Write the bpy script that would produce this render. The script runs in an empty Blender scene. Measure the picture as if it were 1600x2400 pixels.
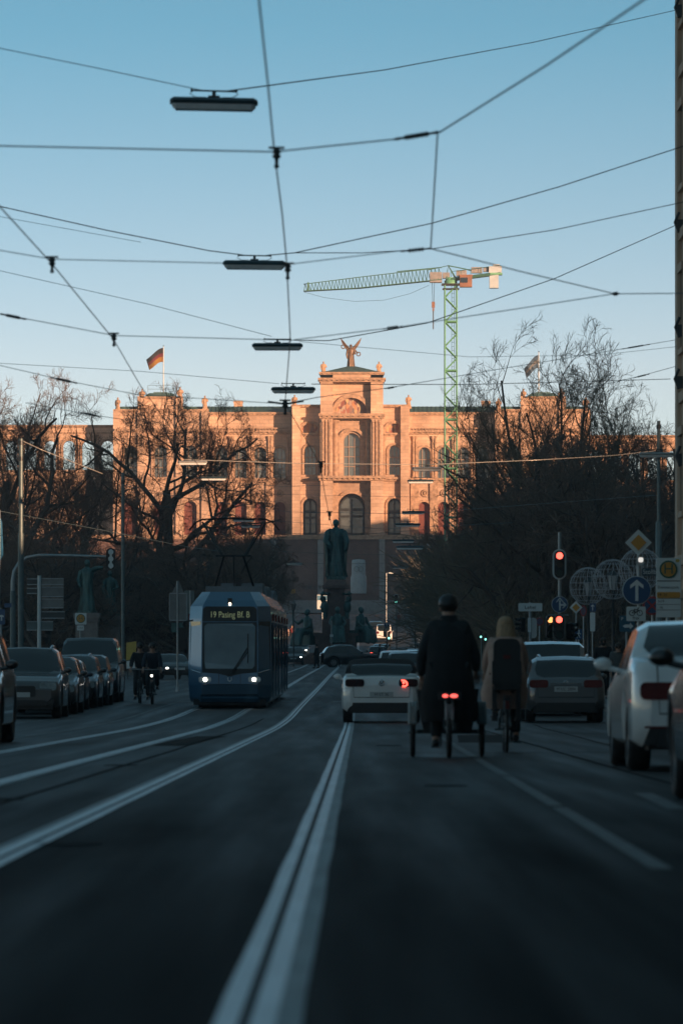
import bpy, bmesh, math, random
import numpy as np
from mathutils import Vector, Matrix
R = math.radians
C = bpy.context.scene.collection
scn = bpy.context.scene
rng = random.Random(7)
# ------------------------------------------------------------------ camera, world, sun, exposure
F, VH, CH = 11690.0, 1615.0, 0.8            # focal length in photo pixels, horizon row, eye height in metres
cam = bpy.data.cameras.new('camera'); co = bpy.data.objects.new('camera', cam); C.objects.link(co)
co.location = (0, 0, CH); co.rotation_euler = (R(90), 0, 0)
cam.sensor_fit = 'HORIZONTAL'; cam.sensor_width = 36; cam.lens = 36 * F / 1600
cam.shift_y = (VH - 1200) / 1600; cam.clip_start = 0.5; cam.clip_end = 20000
cam.dof.use_dof = True; cam.dof.focus_distance = 650; cam.dof.aperture_fstop = 8.0
scn.camera = co
SUN_AZ, SUN_EL = 40.0, 6.0                  # behind the viewer, to the right of the street axis
w = bpy.data.worlds.new('World'); scn.world = w; w.use_nodes = True
nt = w.node_tree; bg = nt.nodes['Background']
sky = nt.nodes.new('ShaderNodeTexSky'); sky.sky_type = 'NISHITA'; sky.sun_disc = False
sky.sun_elevation = R(SUN_EL); sky.sun_rotation = R(180 - SUN_AZ)
sky.air_density = 1.0; sky.dust_density = 0.6; sky.ozone_density = 1.6
tc = nt.nodes.new('ShaderNodeTexCoord'); mp = nt.nodes.new('ShaderNodeMapping')
mp.inputs['Scale'].default_value = (1, 1, 3.2); mp.inputs['Location'].default_value = (0, 0, 0.03)
tint = nt.nodes.new('ShaderNodeMix'); tint.data_type = 'RGBA'; tint.blend_type = 'MULTIPLY'
tint.inputs[0].default_value = 1
sep = nt.nodes.new('ShaderNodeSeparateXYZ'); cr = nt.nodes.new('ShaderNodeValToRGB')      # warm horizon band under a bluer sky, by elevation
cr.color_ramp.elements[0].position = .062; cr.color_ramp.elements[0].color = (1.58, 1.21, 1.07, 1)
cr.color_ramp.elements[1].position = .132; cr.color_ramp.elements[1].color = (.76, 1.12, 1.08, 1)
e3 = cr.color_ramp.elements.new(.55); e3.color = (.80, .98, .80, 1)
nt.links.new(tc.outputs['Generated'], sep.inputs[0]); nt.links.new(sep.outputs[2], cr.inputs[0]); nt.links.new(cr.outputs[0], tint.inputs[7])
nt.links.new(tc.outputs['Generated'], mp.inputs[0]); nt.links.new(mp.outputs[0], sky.inputs[0])
nt.links.new(sky.outputs[0], tint.inputs[6]); nt.links.new(tint.outputs[2], bg.inputs[0])
bg.inputs[1].default_value = 0.15
sl = bpy.data.lights.new('sun', 'SUN'); so = bpy.data.objects.new('sun', sl); C.objects.link(so)
sl.energy = 4.9; sl.angle = R(0.5); sl.color = (1.0, 0.58, 0.34)
sd = Vector((math.sin(R(SUN_AZ)) * math.cos(R(SUN_EL)), -math.cos(R(SUN_AZ)) * math.cos(R(SUN_EL)), math.sin(R(SUN_EL))))
so.rotation_euler = sd.to_track_quat('Z', 'Y').to_euler(); so.location = (40, -60, 60)
scn.view_settings.view_transform = 'Standard'; scn.view_settings.look = 'None'
scn.view_settings.gamma = 1; scn.view_settings.use_curve_mapping = False
scn.view_settings.exposure = 0.85
scn.cycles.use_denoising = True
scn.cycles.max_bounces = 6; scn.cycles.diffuse_bounces = 3; scn.cycles.glossy_bounces = 3
# ------------------------------------------------------------------ geometry of the place
_gy = np.array([-400, 100, 120, 137, 200, 280, 390, 433, 480, 560, 640, 700, 760, 900, 3000.])
_gz = np.array([0, 0, .08, .26, .80, 1.55, 2.5, 2.95, 3.7, 6.0, 8.8, 10.9, 12.2, 13, 13.])
_yy = np.linspace(-400, 3000, 6801); _zz = np.interp(_yy, _gy, _gz)
_k = np.hanning(41); _k /= _k.sum(); _zz = np.convolve(np.pad(_zz, 20, 'edge'), _k, 'valid')
def g(y): return float(np.interp(y, _yy, _zz))
def P(u, v, Y): return Vector(((u - 800) * Y / F, Y, CH + (VH - v) * Y / F))
def gx(u, Y): return (u - 800) * Y / F
def gp(u, Y): return Vector((gx(u, Y), Y, g(Y)))
SL = 0.0038                                   # the street drifts this much to the right per metre
def rx(x, y): return x + SL * y
# ------------------------------------------------------------------ helpers
class MB:
    def __init__(s): s.v = []; s.f = []; s.s = []
    def add(s, vs, fs, smooth=False, M=None):
        o = len(s.v)
        s.v += [tuple(M @ Vector(p)) if M is not None else tuple(p) for p in vs]
        s.f += [tuple(i + o for i in f) for f in fs]; s.s += [smooth] * len(fs); return s
    def box(s, c, d, rz=0, M=None, taper=1.0):
        x, y, z = d[0] / 2, d[1] / 2, d[2] / 2
        vs = [(sx * x * (taper if sz > 0 else 1), sy * y * (taper if sz > 0 else 1), sz * z) for sz in (-1, 1) for sy in (-1, 1) for sx in (-1, 1)]
        T = Matrix.Translation(c) @ Matrix.Rotation(rz, 4, 'Z')
        if M is not None: T = M @ T
        return s.add(vs, [(0, 2, 3, 1), (4, 5, 7, 6), (0, 1, 5, 4), (2, 6, 7, 3), (0, 4, 6, 2), (1, 3, 7, 5)], False, T)
    def tube(s, path, r, n=8, smooth=True, cap=True, M=None):
        path = [Vector(p) for p in path]; k = len(path)
        rr = r if isinstance(r, (list, tuple)) else [r] * k
        vs = []; up = None
        for i, p in enumerate(path):
            d = (path[min(i + 1, k - 1)] - path[max(i - 1, 0)])
            d = d.normalized() if d.length > 1e-9 else Vector((0, 0, 1))
            if up is None: up = Vector((0, 0, 1)) if abs(d.z) < .9 else Vector((1, 0, 0))
            a = d.cross(up).normalized(); b = a.cross(d).normalized(); up = b
            for j in range(n):
                t = 2 * math.pi * j / n
                vs.append(p + (a * math.cos(t) + b * math.sin(t)) * rr[i])
        fs = [(i * n + j, i * n + (j + 1) % n, (i + 1) * n + (j + 1) % n, (i + 1) * n + j) for i in range(k - 1) for j in range(n)]
        s.add(vs, fs, smooth, M)
        if cap: s.add(vs[:n][::-1], [tuple(range(n))], False, M); s.add(vs[-n:], [tuple(range(n))], False, M)
        return s
    def lathe(s, prof, n=16, c=(0, 0, 0), smooth=True, M=None, sx=1, sy=1):
        vs = [(c[0] + r * sx * math.cos(2 * math.pi * j / n), c[1] + r * sy * math.sin(2 * math.pi * j / n), c[2] + z) for r, z in prof for j in range(n)]
        k = len(prof)
        fs = [(i * n + j, i * n + (j + 1) % n, (i + 1) * n + (j + 1) % n, (i + 1) * n + j) for i in range(k - 1) for j in range(n)]
        s.add(vs, fs, smooth, M)
        if prof[0][0] > 1e-6: s.add(vs[:n][::-1], [tuple(range(n))], False, M)
        if prof[-1][0] > 1e-6: s.add(vs[-n:], [tuple(range(n))], False, M)
        return s
    def prism(s, poly, y0, y1, M=None, smooth=False):           # poly in x,z; extruded along y
        n = len(poly)
        vs = [(x, y0, z) for x, z in poly] + [(x, y1, z) for x, z in poly]
        fs = [tuple(range(n)), tuple(range(2 * n - 1, n - 1, -1))] + [(i, i + n, (i + 1) % n + n, (i + 1) % n) for i in range(n)]
        return s.add(vs, fs, smooth, M)
    def ell(s, c, r, nu=12, nv=8, M=None):
        prof = [(math.sin(math.pi * i / nv), -math.cos(math.pi * i / nv)) for i in range(nv + 1)]
        vs = [(c[0] + r[0] * p * math.cos(2 * math.pi * j / nu), c[1] + r[1] * p * math.sin(2 * math.pi * j / nu), c[2] + r[2] * q) for p, q in prof for j in range(nu)]
        fs = [(i * nu + j, i * nu + (j + 1) % nu, (i + 1) * nu + (j + 1) % nu, (i + 1) * nu + j) for i in range(nv) for j in range(nu)]
        return s.add(vs, fs, True, M)
    def torus(s, c, Rr, r, axis='X', n=24, m=8, M=None):
        vs = []
        for i in range(n):
            a = 2 * math.pi * i / n
            for j in range(m):
                b = 2 * math.pi * j / m; q = Rr + r * math.cos(b); h = r * math.sin(b)
                p = {'X': (h, q * math.cos(a), q * math.sin(a)), 'Y': (q * math.cos(a), h, q * math.sin(a)), 'Z': (q * math.cos(a), q * math.sin(a), h)}[axis]
                vs.append((c[0] + p[0], c[1] + p[1], c[2] + p[2]))
        fs = [(i * m + j, ((i + 1) % n) * m + j, ((i + 1) % n) * m + (j + 1) % m, i * m + (j + 1) % m) for i in range(n) for j in range(m)]
        return s.add(vs, fs, True, M)
    def loft(s, secs, closed=True, cap=True, smooth=True, M=None):
        n = len(secs[0]); k = len(secs); vs = [p for q in secs for p in q]
        m = n if closed else n - 1
        fs = [(i * n + j, i * n + (j + 1) % n, (i + 1) * n + (j + 1) % n, (i + 1) * n + j) for i in range(k - 1) for j in range(m)]
        s.add(vs, fs, smooth, M)
        if cap: s.add(secs[0][::-1], [tuple(range(n))], False, M); s.add(secs[-1], [tuple(range(n))], False, M)
        return s
    def build(s, name, mat, parent=None, loc=None):
        me = bpy.data.meshes.new(name); me.from_pydata(s.v, [], s.f)
        me.polygons.foreach_set('use_smooth', s.s); me.update()
        o = bpy.data.objects.new(name, me); C.objects.link(o)
        if isinstance(mat, (list, tuple)):
            for q in mat: me.materials.append(q)
        elif mat is not None: me.materials.append(mat)
        if parent is not None: o.parent = parent
        if loc is not None: o.location = loc
        return o
def np_mesh(name, verts, quads, mat, parent=None, smooth=True):
    me = bpy.data.meshes.new(name); nv, nf = len(verts), len(quads)
    me.vertices.add(nv); me.vertices.foreach_set('co', np.asarray(verts, np.float32).ravel())
    me.loops.add(nf * 4); me.loops.foreach_set('vertex_index', np.asarray(quads, np.int32).ravel())
    me.polygons.add(nf); me.polygons.foreach_set('loop_start', np.arange(nf, dtype=np.int32) * 4)
    me.polygons.foreach_set('use_smooth', np.full(nf, smooth)); me.update(calc_edges=True)
    me.materials.append(mat); o = bpy.data.objects.new(name, me); C.objects.link(o)
    if parent is not None: o.parent = parent
    return o
def tag(o, label=None, cat=None, group=None, kind=None):
    if label: o['label'] = label
    if cat: o['category'] = cat
    if group: o['group'] = group
    if kind: o['kind'] = kind
    return o
def thing(name, label, cat, loc=(0, 0, 0), rz=0, group=None):
    o = bpy.data.objects.new(name, None); C.objects.link(o); o.empty_display_size = .2
    o.location = loc; o.rotation_euler = (0, 0, rz); return tag(o, label, cat, group)
def copy_tree(o, parent=None):
    c = o.copy(); C.objects.link(c)
    if parent is not None: c.parent = parent
    for ch in list(o.children): copy_tree(ch, c)
    return c
def dup(o, loc, rz, label, group=None):
    c = copy_tree(o); c.location = loc; c.rotation_euler = (0, 0, rz); c['label'] = label
    if group: c['group'] = group
    return c
def text(name, s, size, mat, parent, loc, rot=(R(90), 0, 0), align='CENTER', depth=.002, sx=1.0, font=None):
    cu = bpy.data.curves.new(name, 'FONT'); cu.body = s; cu.size = size; cu.align_x = align; cu.align_y = 'CENTER'; cu.extrude = depth
    q = bpy.data.objects.new(name + '_outline', cu); C.objects.link(q); me = bpy.data.meshes.new_from_object(q); bpy.data.objects.remove(q); bpy.data.curves.remove(cu)
    me.name = name; me.materials.clear(); me.materials.append(mat); o = bpy.data.objects.new(name, me); C.objects.link(o)
    o.location = loc; o.rotation_euler = rot; o.scale = (sx, 1, 1)
    if parent is not None: o.parent = parent
    return o
def circ(r, n=24, c=(0, 0), a0=0, a1=2 * math.pi, closed=False):
    m = n if not closed else n + 1
    return [(c[0] + r * math.cos(a0 + (a1 - a0) * i / n), c[1] + r * math.sin(a0 + (a1 - a0) * i / n)) for i in range(m)]
def rrect(w, h, r, n=4, c=(0, 0)):
    p = []
    for sx, sz, a in ((1, -1, -90), (1, 1, 0), (-1, 1, 90), (-1, -1, 180)):
        p += [(c[0] + sx * (w / 2 - r) + r * math.cos(R(a + 90 * i / n)), c[1] + sz * (h / 2 - r) + r * math.sin(R(a + 90 * i / n))) for i in range(n + 1)]
    return p
# ------------------------------------------------------------------ materials (all procedural)
def mat(name, col, rough=.6, metal=0., var=.18, scale=3., bump=0., emit=0., spec=.5, coat=0., detail=6, stretch=None):
    m = bpy.data.materials.new(name); m.use_nodes = True; n = m.node_tree; b = n.nodes['Principled BSDF']
    b.inputs['Roughness'].default_value = rough; b.inputs['Metallic'].default_value = metal
    b.inputs['Specular IOR Level'].default_value = spec; b.inputs['Coat Weight'].default_value = coat
    b.inputs['Coat Roughness'].default_value = .06
    t = n.nodes.new('ShaderNodeTexCoord'); no = n.nodes.new('ShaderNodeTexNoise')
    no.inputs['Scale'].default_value = scale; no.inputs['Detail'].default_value = detail; no.inputs['Roughness'].default_value = .62
    src = t.outputs['Object']
    if stretch:
        q = n.nodes.new('ShaderNodeMapping'); q.inputs['Scale'].default_value = stretch; n.links.new(src, q.inputs[0]); src = q.outputs[0]
    n.links.new(src, no.inputs['Vector'])
    r = n.nodes.new('ShaderNodeValToRGB'); r.color_ramp.elements[0].position = .3; r.color_ramp.elements[1].position = .7
    r.color_ramp.elements[0].color = tuple(c * (1 - var) for c in col) + (1,); r.color_ramp.elements[1].color = tuple(min(1, c * (1 + var)) for c in col) + (1,)
    n.links.new(no.outputs[0], r.inputs[0]); n.links.new(r.outputs[0], b.inputs['Base Color'])
    if bump:
        bp = n.nodes.new('ShaderNodeBump'); bp.inputs['Strength'].default_value = bump; bp.inputs['Distance'].default_value = .05
        n.links.new(no.outputs[0], bp.inputs['Height']); n.links.new(bp.outputs[0], b.inputs['Normal'])
    if emit:
        b.inputs['Emission Color'].default_value = tuple(col) + (1,); b.inputs['Emission Strength'].default_value = emit
    return m
def stone_mat(name, col, bw, bh, mortar=.012, var=.3, scale=.35, dark=.6):
    m = mat(name, col, .85, var=var, scale=scale, bump=.15, detail=9); n = m.node_tree; b = n.nodes['Principled BSDF']
    ramp = [x for x in n.nodes if x.type == 'VALTORGB'][0]; t = [x for x in n.nodes if x.type == 'TEX_COORD'][0]
    sp = n.nodes.new('ShaderNodeSeparateXYZ'); ad = n.nodes.new('ShaderNodeMath'); cb = n.nodes.new('ShaderNodeCombineXYZ')
    n.links.new(t.outputs['Object'], sp.inputs[0]); n.links.new(sp.outputs[0], ad.inputs[0]); n.links.new(sp.outputs[1], ad.inputs[1])
    n.links.new(ad.outputs[0], cb.inputs[0]); n.links.new(sp.outputs[2], cb.inputs[1])
    br = n.nodes.new('ShaderNodeTexBrick'); br.inputs['Scale'].default_value = 1; br.inputs['Brick Width'].default_value = bw; br.inputs['Row Height'].default_value = bh
    br.inputs['Mortar Size'].default_value = mortar; br.inputs['Color1'].default_value = (1, 1, 1, 1); br.inputs['Color2'].default_value = (.78, .75, .72, 1); br.inputs['Mortar'].default_value = (dark, dark, dark, 1)
    n.links.new(cb.outputs[0], br.inputs['Vector'])
    mx = n.nodes.new('ShaderNodeMix'); mx.data_type = 'RGBA'; mx.blend_type = 'MULTIPLY'; mx.inputs[0].default_value = .8
    n.links.new(ramp.outputs[0], mx.inputs[6]); n.links.new(br.outputs[0], mx.inputs[7]); n.links.new(mx.outputs[2], b.inputs['Base Color'])
    return m
MT = dict(
 steel=mat('galvanised steel', (.30, .33, .34), .45, .6, .15, 6), dsteel=mat('dark painted steel', (.035, .045, .05), .4, .2, .2, 5),
 gsteel=mat('grey green painted steel', (.11, .15, .155), .45, .3, .15, 4), black=mat('black plastic', (.012, .013, .014), .45, 0, .2, 9),
 rubber=mat('tyre rubber', (.014, .014, .015), .75, 0, .2, 12), glass=mat('tinted glass', (.012, .018, .02), .04, 0, .1, 2, spec=.8),
 rim=mat('alloy rim', (.28, .29, .3), .3, .9, .1, 9), chrome=mat('chrome', (.6, .62, .63), .12, 1., .05, 5),
 cable=mat('stranded steel cable', (.03, .05, .06), .5, .4, .2, 3), copper=mat('trolley wire', (.06, .075, .08), .4, .6, .2, 3),
 white=mat('white sign film', (.55, .6, .6), .4, 0, .06, 3), red_lit=mat('lit red lens', (1., .09, .06), .4, emit=2.2),
 amber_lit=mat('lit amber lens', (1., .4, .12), .4, emit=1.2), green_lit=mat('lit green lens', (.25, 1., .8), .4, emit=1.6),
 white_lit=mat('lit headlamp', (1., .93, .8), .3, emit=4.), redlens=mat('red tail lens', (.13, .02, .018), .15, 0, .2, 9, coat=.5),
 darklens=mat('smoked tail lens', (.03, .008, .009), .12, 0, .2, 9, coat=.5), clearlens=mat('clear lamp lens', (.28, .33, .34), .12, 0, .3, 9, coat=.6),
 skin=mat('skin', (.42, .25, .18), .55, 0, .08, 9), hair=mat('fair hair', (.36, .23, .13), .6, 0, .35, 14, stretch=(4, 4, .6)), dhair=mat('dark hair', (.02, .014, .01), .55, 0, .3, 14, stretch=(4, 4, .6)),
 dcloth=mat('dark cloth', (.016, .019, .022), .9, 0, .3, 6, bump=.3), ncloth=mat('navy cloth', (.02, .028, .04), .9, 0, .3, 6, bump=.3),
 bcloth=mat('beige cloth', (.42, .28, .225), .9, 0, .22, 5, bump=.3), gcloth=mat('grey cloth', (.09, .1, .1), .9, 0, .25, 6, bump=.3), rcloth=mat('red cloth', (.2, .04, .035), .9, 0, .25, 6),
 blue_sign=mat('blue sign film', (.012, .06, .15), .35, 0, .06, 3), amber_sign=mat('yellow sign film', (.48, .23, .03), .4, 0, .06, 3), red_sign=mat('red sign film', (.32, .03, .035), .4, 0, .06, 3), green_sign=mat('green sign film', (.01, .1, .07), .4, 0, .06, 3),
 signback=mat('sign back aluminium', (.17, .18, .18), .5, .5, .15, 4), bronze=mat('weathered bronze', (.045, .105, .102), .45, .35, .55, 2.2, bump=.25, stretch=(2, 2, .5)),
 granite=mat('pedestal granite', (.17, .155, .145), .7, 0, .25, 3, bump=.1), rgranite=mat('red brown granite', (.13, .08, .066), .55, 0, .3, 2.5),
 plate=mat('number plate', (.42, .45, .45), .4, 0, .04, 3), ink=mat('black ink', (.01, .01, .012), .5),
 bark=mat('bark', (.09, .075, .062), .9, 0, .4, 3, bump=.4, stretch=(3, 3, .5)), twig=mat('twigs', (.17, .13, .105), .9, 0, .35, 1.2), twig2=mat('olive twigs', (.17, .145, .105), .9, 0, .35, 1.2),
 yellow=mat('yellow panel', (.45, .32, .06), .5, 0, .1, 4),
)
# ------------------------------------------------------------------ ground, road, rails, markings
def asphalt():
    m = mat('worn asphalt', (.024, .0245, .0245), .6, var=.3, scale=.35, bump=0); n = m.node_tree; b = n.nodes['Principled BSDF']
    t = [x for x in n.nodes if x.type == 'TEX_COORD'][0]; ramp = [x for x in n.nodes if x.type == 'VALTORGB'][0]
    q = n.nodes.new('ShaderNodeMapping'); q.inputs['Scale'].default_value = (2.2, .06, 1); n.links.new(t.outputs['Object'], q.inputs[0])
    s = n.nodes.new('ShaderNodeTexNoise'); s.inputs['Scale'].default_value = 1.; s.inputs['Detail'].default_value = 5; n.links.new(q.outputs[0], s.inputs['Vector'])
    f = n.nodes.new('ShaderNodeTexNoise'); f.inputs['Scale'].default_value = 60; f.inputs['Detail'].default_value = 3; n.links.new(t.outputs['Object'], f.inputs['Vector'])
    mx = n.nodes.new('ShaderNodeMix'); mx.data_type = 'RGBA'; mx.blend_type = 'OVERLAY'; mx.inputs[0].default_value = .75
    n.links.new(ramp.outputs[0], mx.inputs[6]); n.links.new(s.outputs[0], mx.inputs[7])
    m2 = n.nodes.new('ShaderNodeMix'); m2.data_type = 'RGBA'; m2.blend_type = 'OVERLAY'; m2.inputs[0].default_value = .5
    n.links.new(mx.outputs[2], m2.inputs[6]); n.links.new(f.outputs[0], m2.inputs[7]); n.links.new(m2.outputs[2], b.inputs['Base Color'])
    r = n.nodes.new('ShaderNodeMapRange'); r.inputs[1].default_value = .3; r.inputs[2].default_value = .7; r.inputs[3].default_value = .5; r.inputs[4].default_value = .75
    n.links.new(s.outputs[0], r.inputs[0]); n.links.new(r.outputs[0], b.inputs['Roughness'])
    # colour and specular drop to near black towards the viewer, with a noisy edge
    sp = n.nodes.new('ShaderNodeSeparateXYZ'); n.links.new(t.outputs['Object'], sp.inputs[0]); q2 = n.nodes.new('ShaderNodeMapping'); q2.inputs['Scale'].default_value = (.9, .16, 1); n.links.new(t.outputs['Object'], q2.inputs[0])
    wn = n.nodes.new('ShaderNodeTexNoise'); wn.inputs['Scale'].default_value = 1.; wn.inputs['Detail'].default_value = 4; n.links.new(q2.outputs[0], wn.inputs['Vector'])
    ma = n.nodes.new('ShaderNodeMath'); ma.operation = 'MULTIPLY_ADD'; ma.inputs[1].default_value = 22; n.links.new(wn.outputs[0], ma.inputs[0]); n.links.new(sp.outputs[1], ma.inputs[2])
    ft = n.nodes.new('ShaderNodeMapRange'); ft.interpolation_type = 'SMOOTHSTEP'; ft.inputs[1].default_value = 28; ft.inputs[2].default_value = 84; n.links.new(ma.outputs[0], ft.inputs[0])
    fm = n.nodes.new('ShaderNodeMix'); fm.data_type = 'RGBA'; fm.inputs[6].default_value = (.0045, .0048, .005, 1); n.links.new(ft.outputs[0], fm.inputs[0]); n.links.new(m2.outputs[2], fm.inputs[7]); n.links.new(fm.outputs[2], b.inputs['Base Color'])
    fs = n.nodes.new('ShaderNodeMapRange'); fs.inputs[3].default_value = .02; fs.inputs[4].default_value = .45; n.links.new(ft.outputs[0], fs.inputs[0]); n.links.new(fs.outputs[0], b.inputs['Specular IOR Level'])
    bp = n.nodes.new('ShaderNodeBump'); bp.inputs['Strength'].default_value = .35; bp.inputs['Distance'].default_value = .01
    n.links.new(f.outputs[0], bp.inputs['Height']); n.links.new(bp.outputs[0], b.inputs['Normal']); return m
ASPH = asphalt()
EARTH = mat('winter ground', (.05, .045, .035), .95, var=.4, scale=.3)
PAVE = stone_mat('paving slabs', (.13, .13, .125), .6, .6, .02, .25, .8)
KERB = mat('kerb granite', (.22, .22, .215), .8, var=.25, scale=4)
PAINT = mat('worn road paint', (.11, .118, .118), .7, var=.6, scale=5)
RAILM = mat('polished rail steel', (.42, .45, .46), .38, .85, .2, 3, stretch=(3, .25, 1))
RAILC = mat('rail bedding concrete', (.27, .29, .295), .6, 0, .25, 3, stretch=(3, .3, 1))
GROOVE = mat('rail groove', (.006, .006, .007), .9, 0, .1)
def sheet(name, xs, ys, dz, m, x_of=None, kind='structure', thick=0):
    nx, ny = len(xs), len(ys); vs = []
    for y in ys:
        for x in xs: vs.append((rx(x, y), y, g(y) + dz))
    fs = [(j * nx + i, j * nx + i + 1, (j + 1) * nx + i + 1, (j + 1) * nx + i) for j in range(ny - 1) for i in range(nx - 1)]
    b = MB(); b.add(vs, fs)
    if thick:                                               # side faces down to the ground for kerbed slabs
        lo = [(x, y, z - thick) for x, y, z in vs]; o = len(b.v); b.v += lo; N = nx * ny
        ring = [i for i in range(nx)] + [j * nx + nx - 1 for j in range(1, ny)] + [(ny - 1) * nx + i for i in range(nx - 2, -1, -1)] + [j * nx for j in range(ny - 2, 0, -1)]
        for a, c in zip(ring, ring[1:] + ring[:1]): b.f.append((a, a + o, c + o, c)); b.s.append(False)
    o = b.build(name, m); return tag(o, kind=kind)
YS = list(np.arange(-60, 200, 8)) + list(np.arange(200, 860, 10))
b = MB(); gxs = [-400, -200, -60, -20, 0, 20, 60, 200, 400]; gys = [-300, -60] + YS[1:] + [900, 1100, 1300, 1500]
vs = []
for y in gys:
    for x in gxs:
        z = g(y) - .12
        if y >= 900: z = 27.2
        elif y > 800 and abs(x) > 45: z = g(y) - .12 + (27.2 - g(y)) * (y - 800) / 100.
        vs.append((x, y, z))
nx = len(gxs)
b.add(vs, [(j * nx + i, j * nx + i + 1, (j + 1) * nx + i + 1, (j + 1) * nx + i) for j in range(len(gys) - 1) for i in range(nx - 1) if not (gys[j] < 900 <= gys[j + 1] and abs(gxs[i] + gxs[i + 1]) < 100)])
tag(b.build('ground', EARTH), kind='structure')
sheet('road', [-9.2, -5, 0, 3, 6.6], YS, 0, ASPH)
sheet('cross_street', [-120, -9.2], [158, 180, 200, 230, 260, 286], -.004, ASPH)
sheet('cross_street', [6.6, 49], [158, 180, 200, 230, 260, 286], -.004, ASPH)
def pavement(x0, x1, y0, y1, kx):
    ys = [y0] + [y for y in YS if y0 < y < y1] + [y1]
    sheet('pavement', [x0, x1], ys, .12, PAVE, thick=.3)
    sheet('kerb', [kx - .14, kx + .14], ys, .126, KERB, thick=.3)
pavement(-17, -9.34, -60, 156, -9.2); pavement(6.74, 10.4, -60, 150, 6.6)
pavement(-60, -9.34, 288, 425, -9.2); pavement(6.74, 60, 288, 425, 6.6)
sheet('kerb', [-60, -9.36], [287.7, 288], .127, KERB, thick=.3)
pavement(-16, -9.34, 470, 850, -9.2); pavement(6.74, 14, 470, 850, 6.6)
# grooved tram rails: keeper lip, groove, head, bedding strip
def rail(xr, side, y0=-5, y1=700):
    ys = list(np.arange(y0, 60, 3.)) + list(np.arange(60, y1, 8.)); b = MB(); mi = []
    for k, (a0, a1, dz) in enumerate(((-.085, -.028, .008), (-.028, 0.0, .003), (0.0, .062, .010), (.062, .125, .007))):
        a0, a1 = (a0, a1) if side > 0 else (-a1, -a0)
        vs = []
        for i, y in enumerate(ys):
            wob = .004 * math.sin(i * 2.3 + k) if k in (0, 3) else 0
            vs += [(rx(xr + a0 - (wob if (side > 0) == (k == 0) else 0), y), y, g(y) + dz), (rx(xr + a1 + (wob if (side > 0) == (k == 3) else 0), y), y, g(y) + dz)]
        o = len(b.v); b.add(vs, [(2 * i, 2 * i + 1, 2 * i + 3, 2 * i + 2) for i in range(len(ys) - 1)]); mi += [(0, 2, 0, 1)[k]] * (len(ys) - 1)
    o = b.build('tram_rail', [RAILM, RAILC, GROOVE]); o.data.polygons.foreach_set('material_index', mi)
    return tag(o, kind='structure')
for c in (-.98, -3.78):
    rail(c - .7175, -1); rail(c + .7175, 1)
def stripe(pts, wd, dz=.005, name='lane_marking'):
    b = MB(); vs = []
    for x, y in pts: vs += [(rx(x - wd / 2, y), y, g(y) + dz), (rx(x + wd / 2, y), y, g(y) + dz)]
    b.add(vs, [(2 * i, 2 * i + 1, 2 * i + 3, 2 * i + 2) for i in range(len(pts) - 1)]); return tag(b.build(name, PAINT), kind='structure')
for y in range(22, 150, 12): stripe([(1.33, y), (1.33, y + 6), (1.33, y + 11.5)], .10)
stripe([(2.1, 33.), (2.13, 36), (2.15, 38)], .14); stripe([(2.15, 37.4), (4.3, 37.5)], .5)
for y in range(55, 150, 8): stripe([(-5.6, y), (-5.6, y + 4), (-5.6, y + 7.6)], .10)
for i in range(9): stripe([(-8.6 + i * 1.6, 152), (-8.6 + i * 1.6, 156)], .5)
CIRON = mat('cast iron cover', (.02, .022, .024), .9, .0, .3, 9, spec=.1)
for x, y in ((-1.5, 25.6), (-2.6, 36), (-2.5, 52), (.4, 70), (.7, 41)):
    o = MB().lathe([(.0, .006), (.17, .006), (.18, .001)], 20, smooth=False).build('manhole_cover', CIRON); o.location = (rx(x, y), y, g(y) + .002); tag(o, kind='structure')


TAR = mat('tar seam', (.008, .008, .009), .95, 0, .2, 4, spec=.05); REPAIR = mat('asphalt repair', (.012, .0125, .013), .95, 0, .3, 3, spec=.15)
def seam(x0, y0, x1, y1, wd, seed, m=TAR, name='tar_seam', n=22):
    r = random.Random(seed); b = MB(); vs = []; d = 0
    for i in range(n):
        t = i / (n - 1); d += r.uniform(-.015, .015); x, y = x0 + (x1 - x0) * t, y0 + (y1 - y0) * t
        if abs(x1 - x0) > abs(y1 - y0) * .3: vs += [(rx(x, y), y + d * 2 - wd * 2, g(y) + .004), (rx(x, y), y + d * 2 + wd * 2, g(y) + .004)]
        else: vs += [(rx(x + d - wd / 2, y), y, g(y) + .004), (rx(x + d + wd / 2, y), y, g(y) + .004)]
    b.add(vs, [(2 * i, 2 * i + 2, 2 * i + 3, 2 * i + 1) for i in range(n - 1)]); tag(b.build(name, m), kind='structure')
for k, a in enumerate(((2.6, 40, 2.3, 96, .05), (-2.5, 34, -2.3, 120, .05), (.2, 62, 4.6, 63, .05), (-5.3, 92, -1.9, 90, .05), (.25, 88, 5.5, 90, .06), (3.4, 60, 3.7, 108, .04))): seam(*a, k)
seam(-2.7, 70, -2.5, 84, .5, 32, REPAIR, 'asphalt_repair', 6); seam(1.9, 74, 2.1, 86, .9, 33, REPAIR, 'asphalt_repair', 6)
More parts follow.
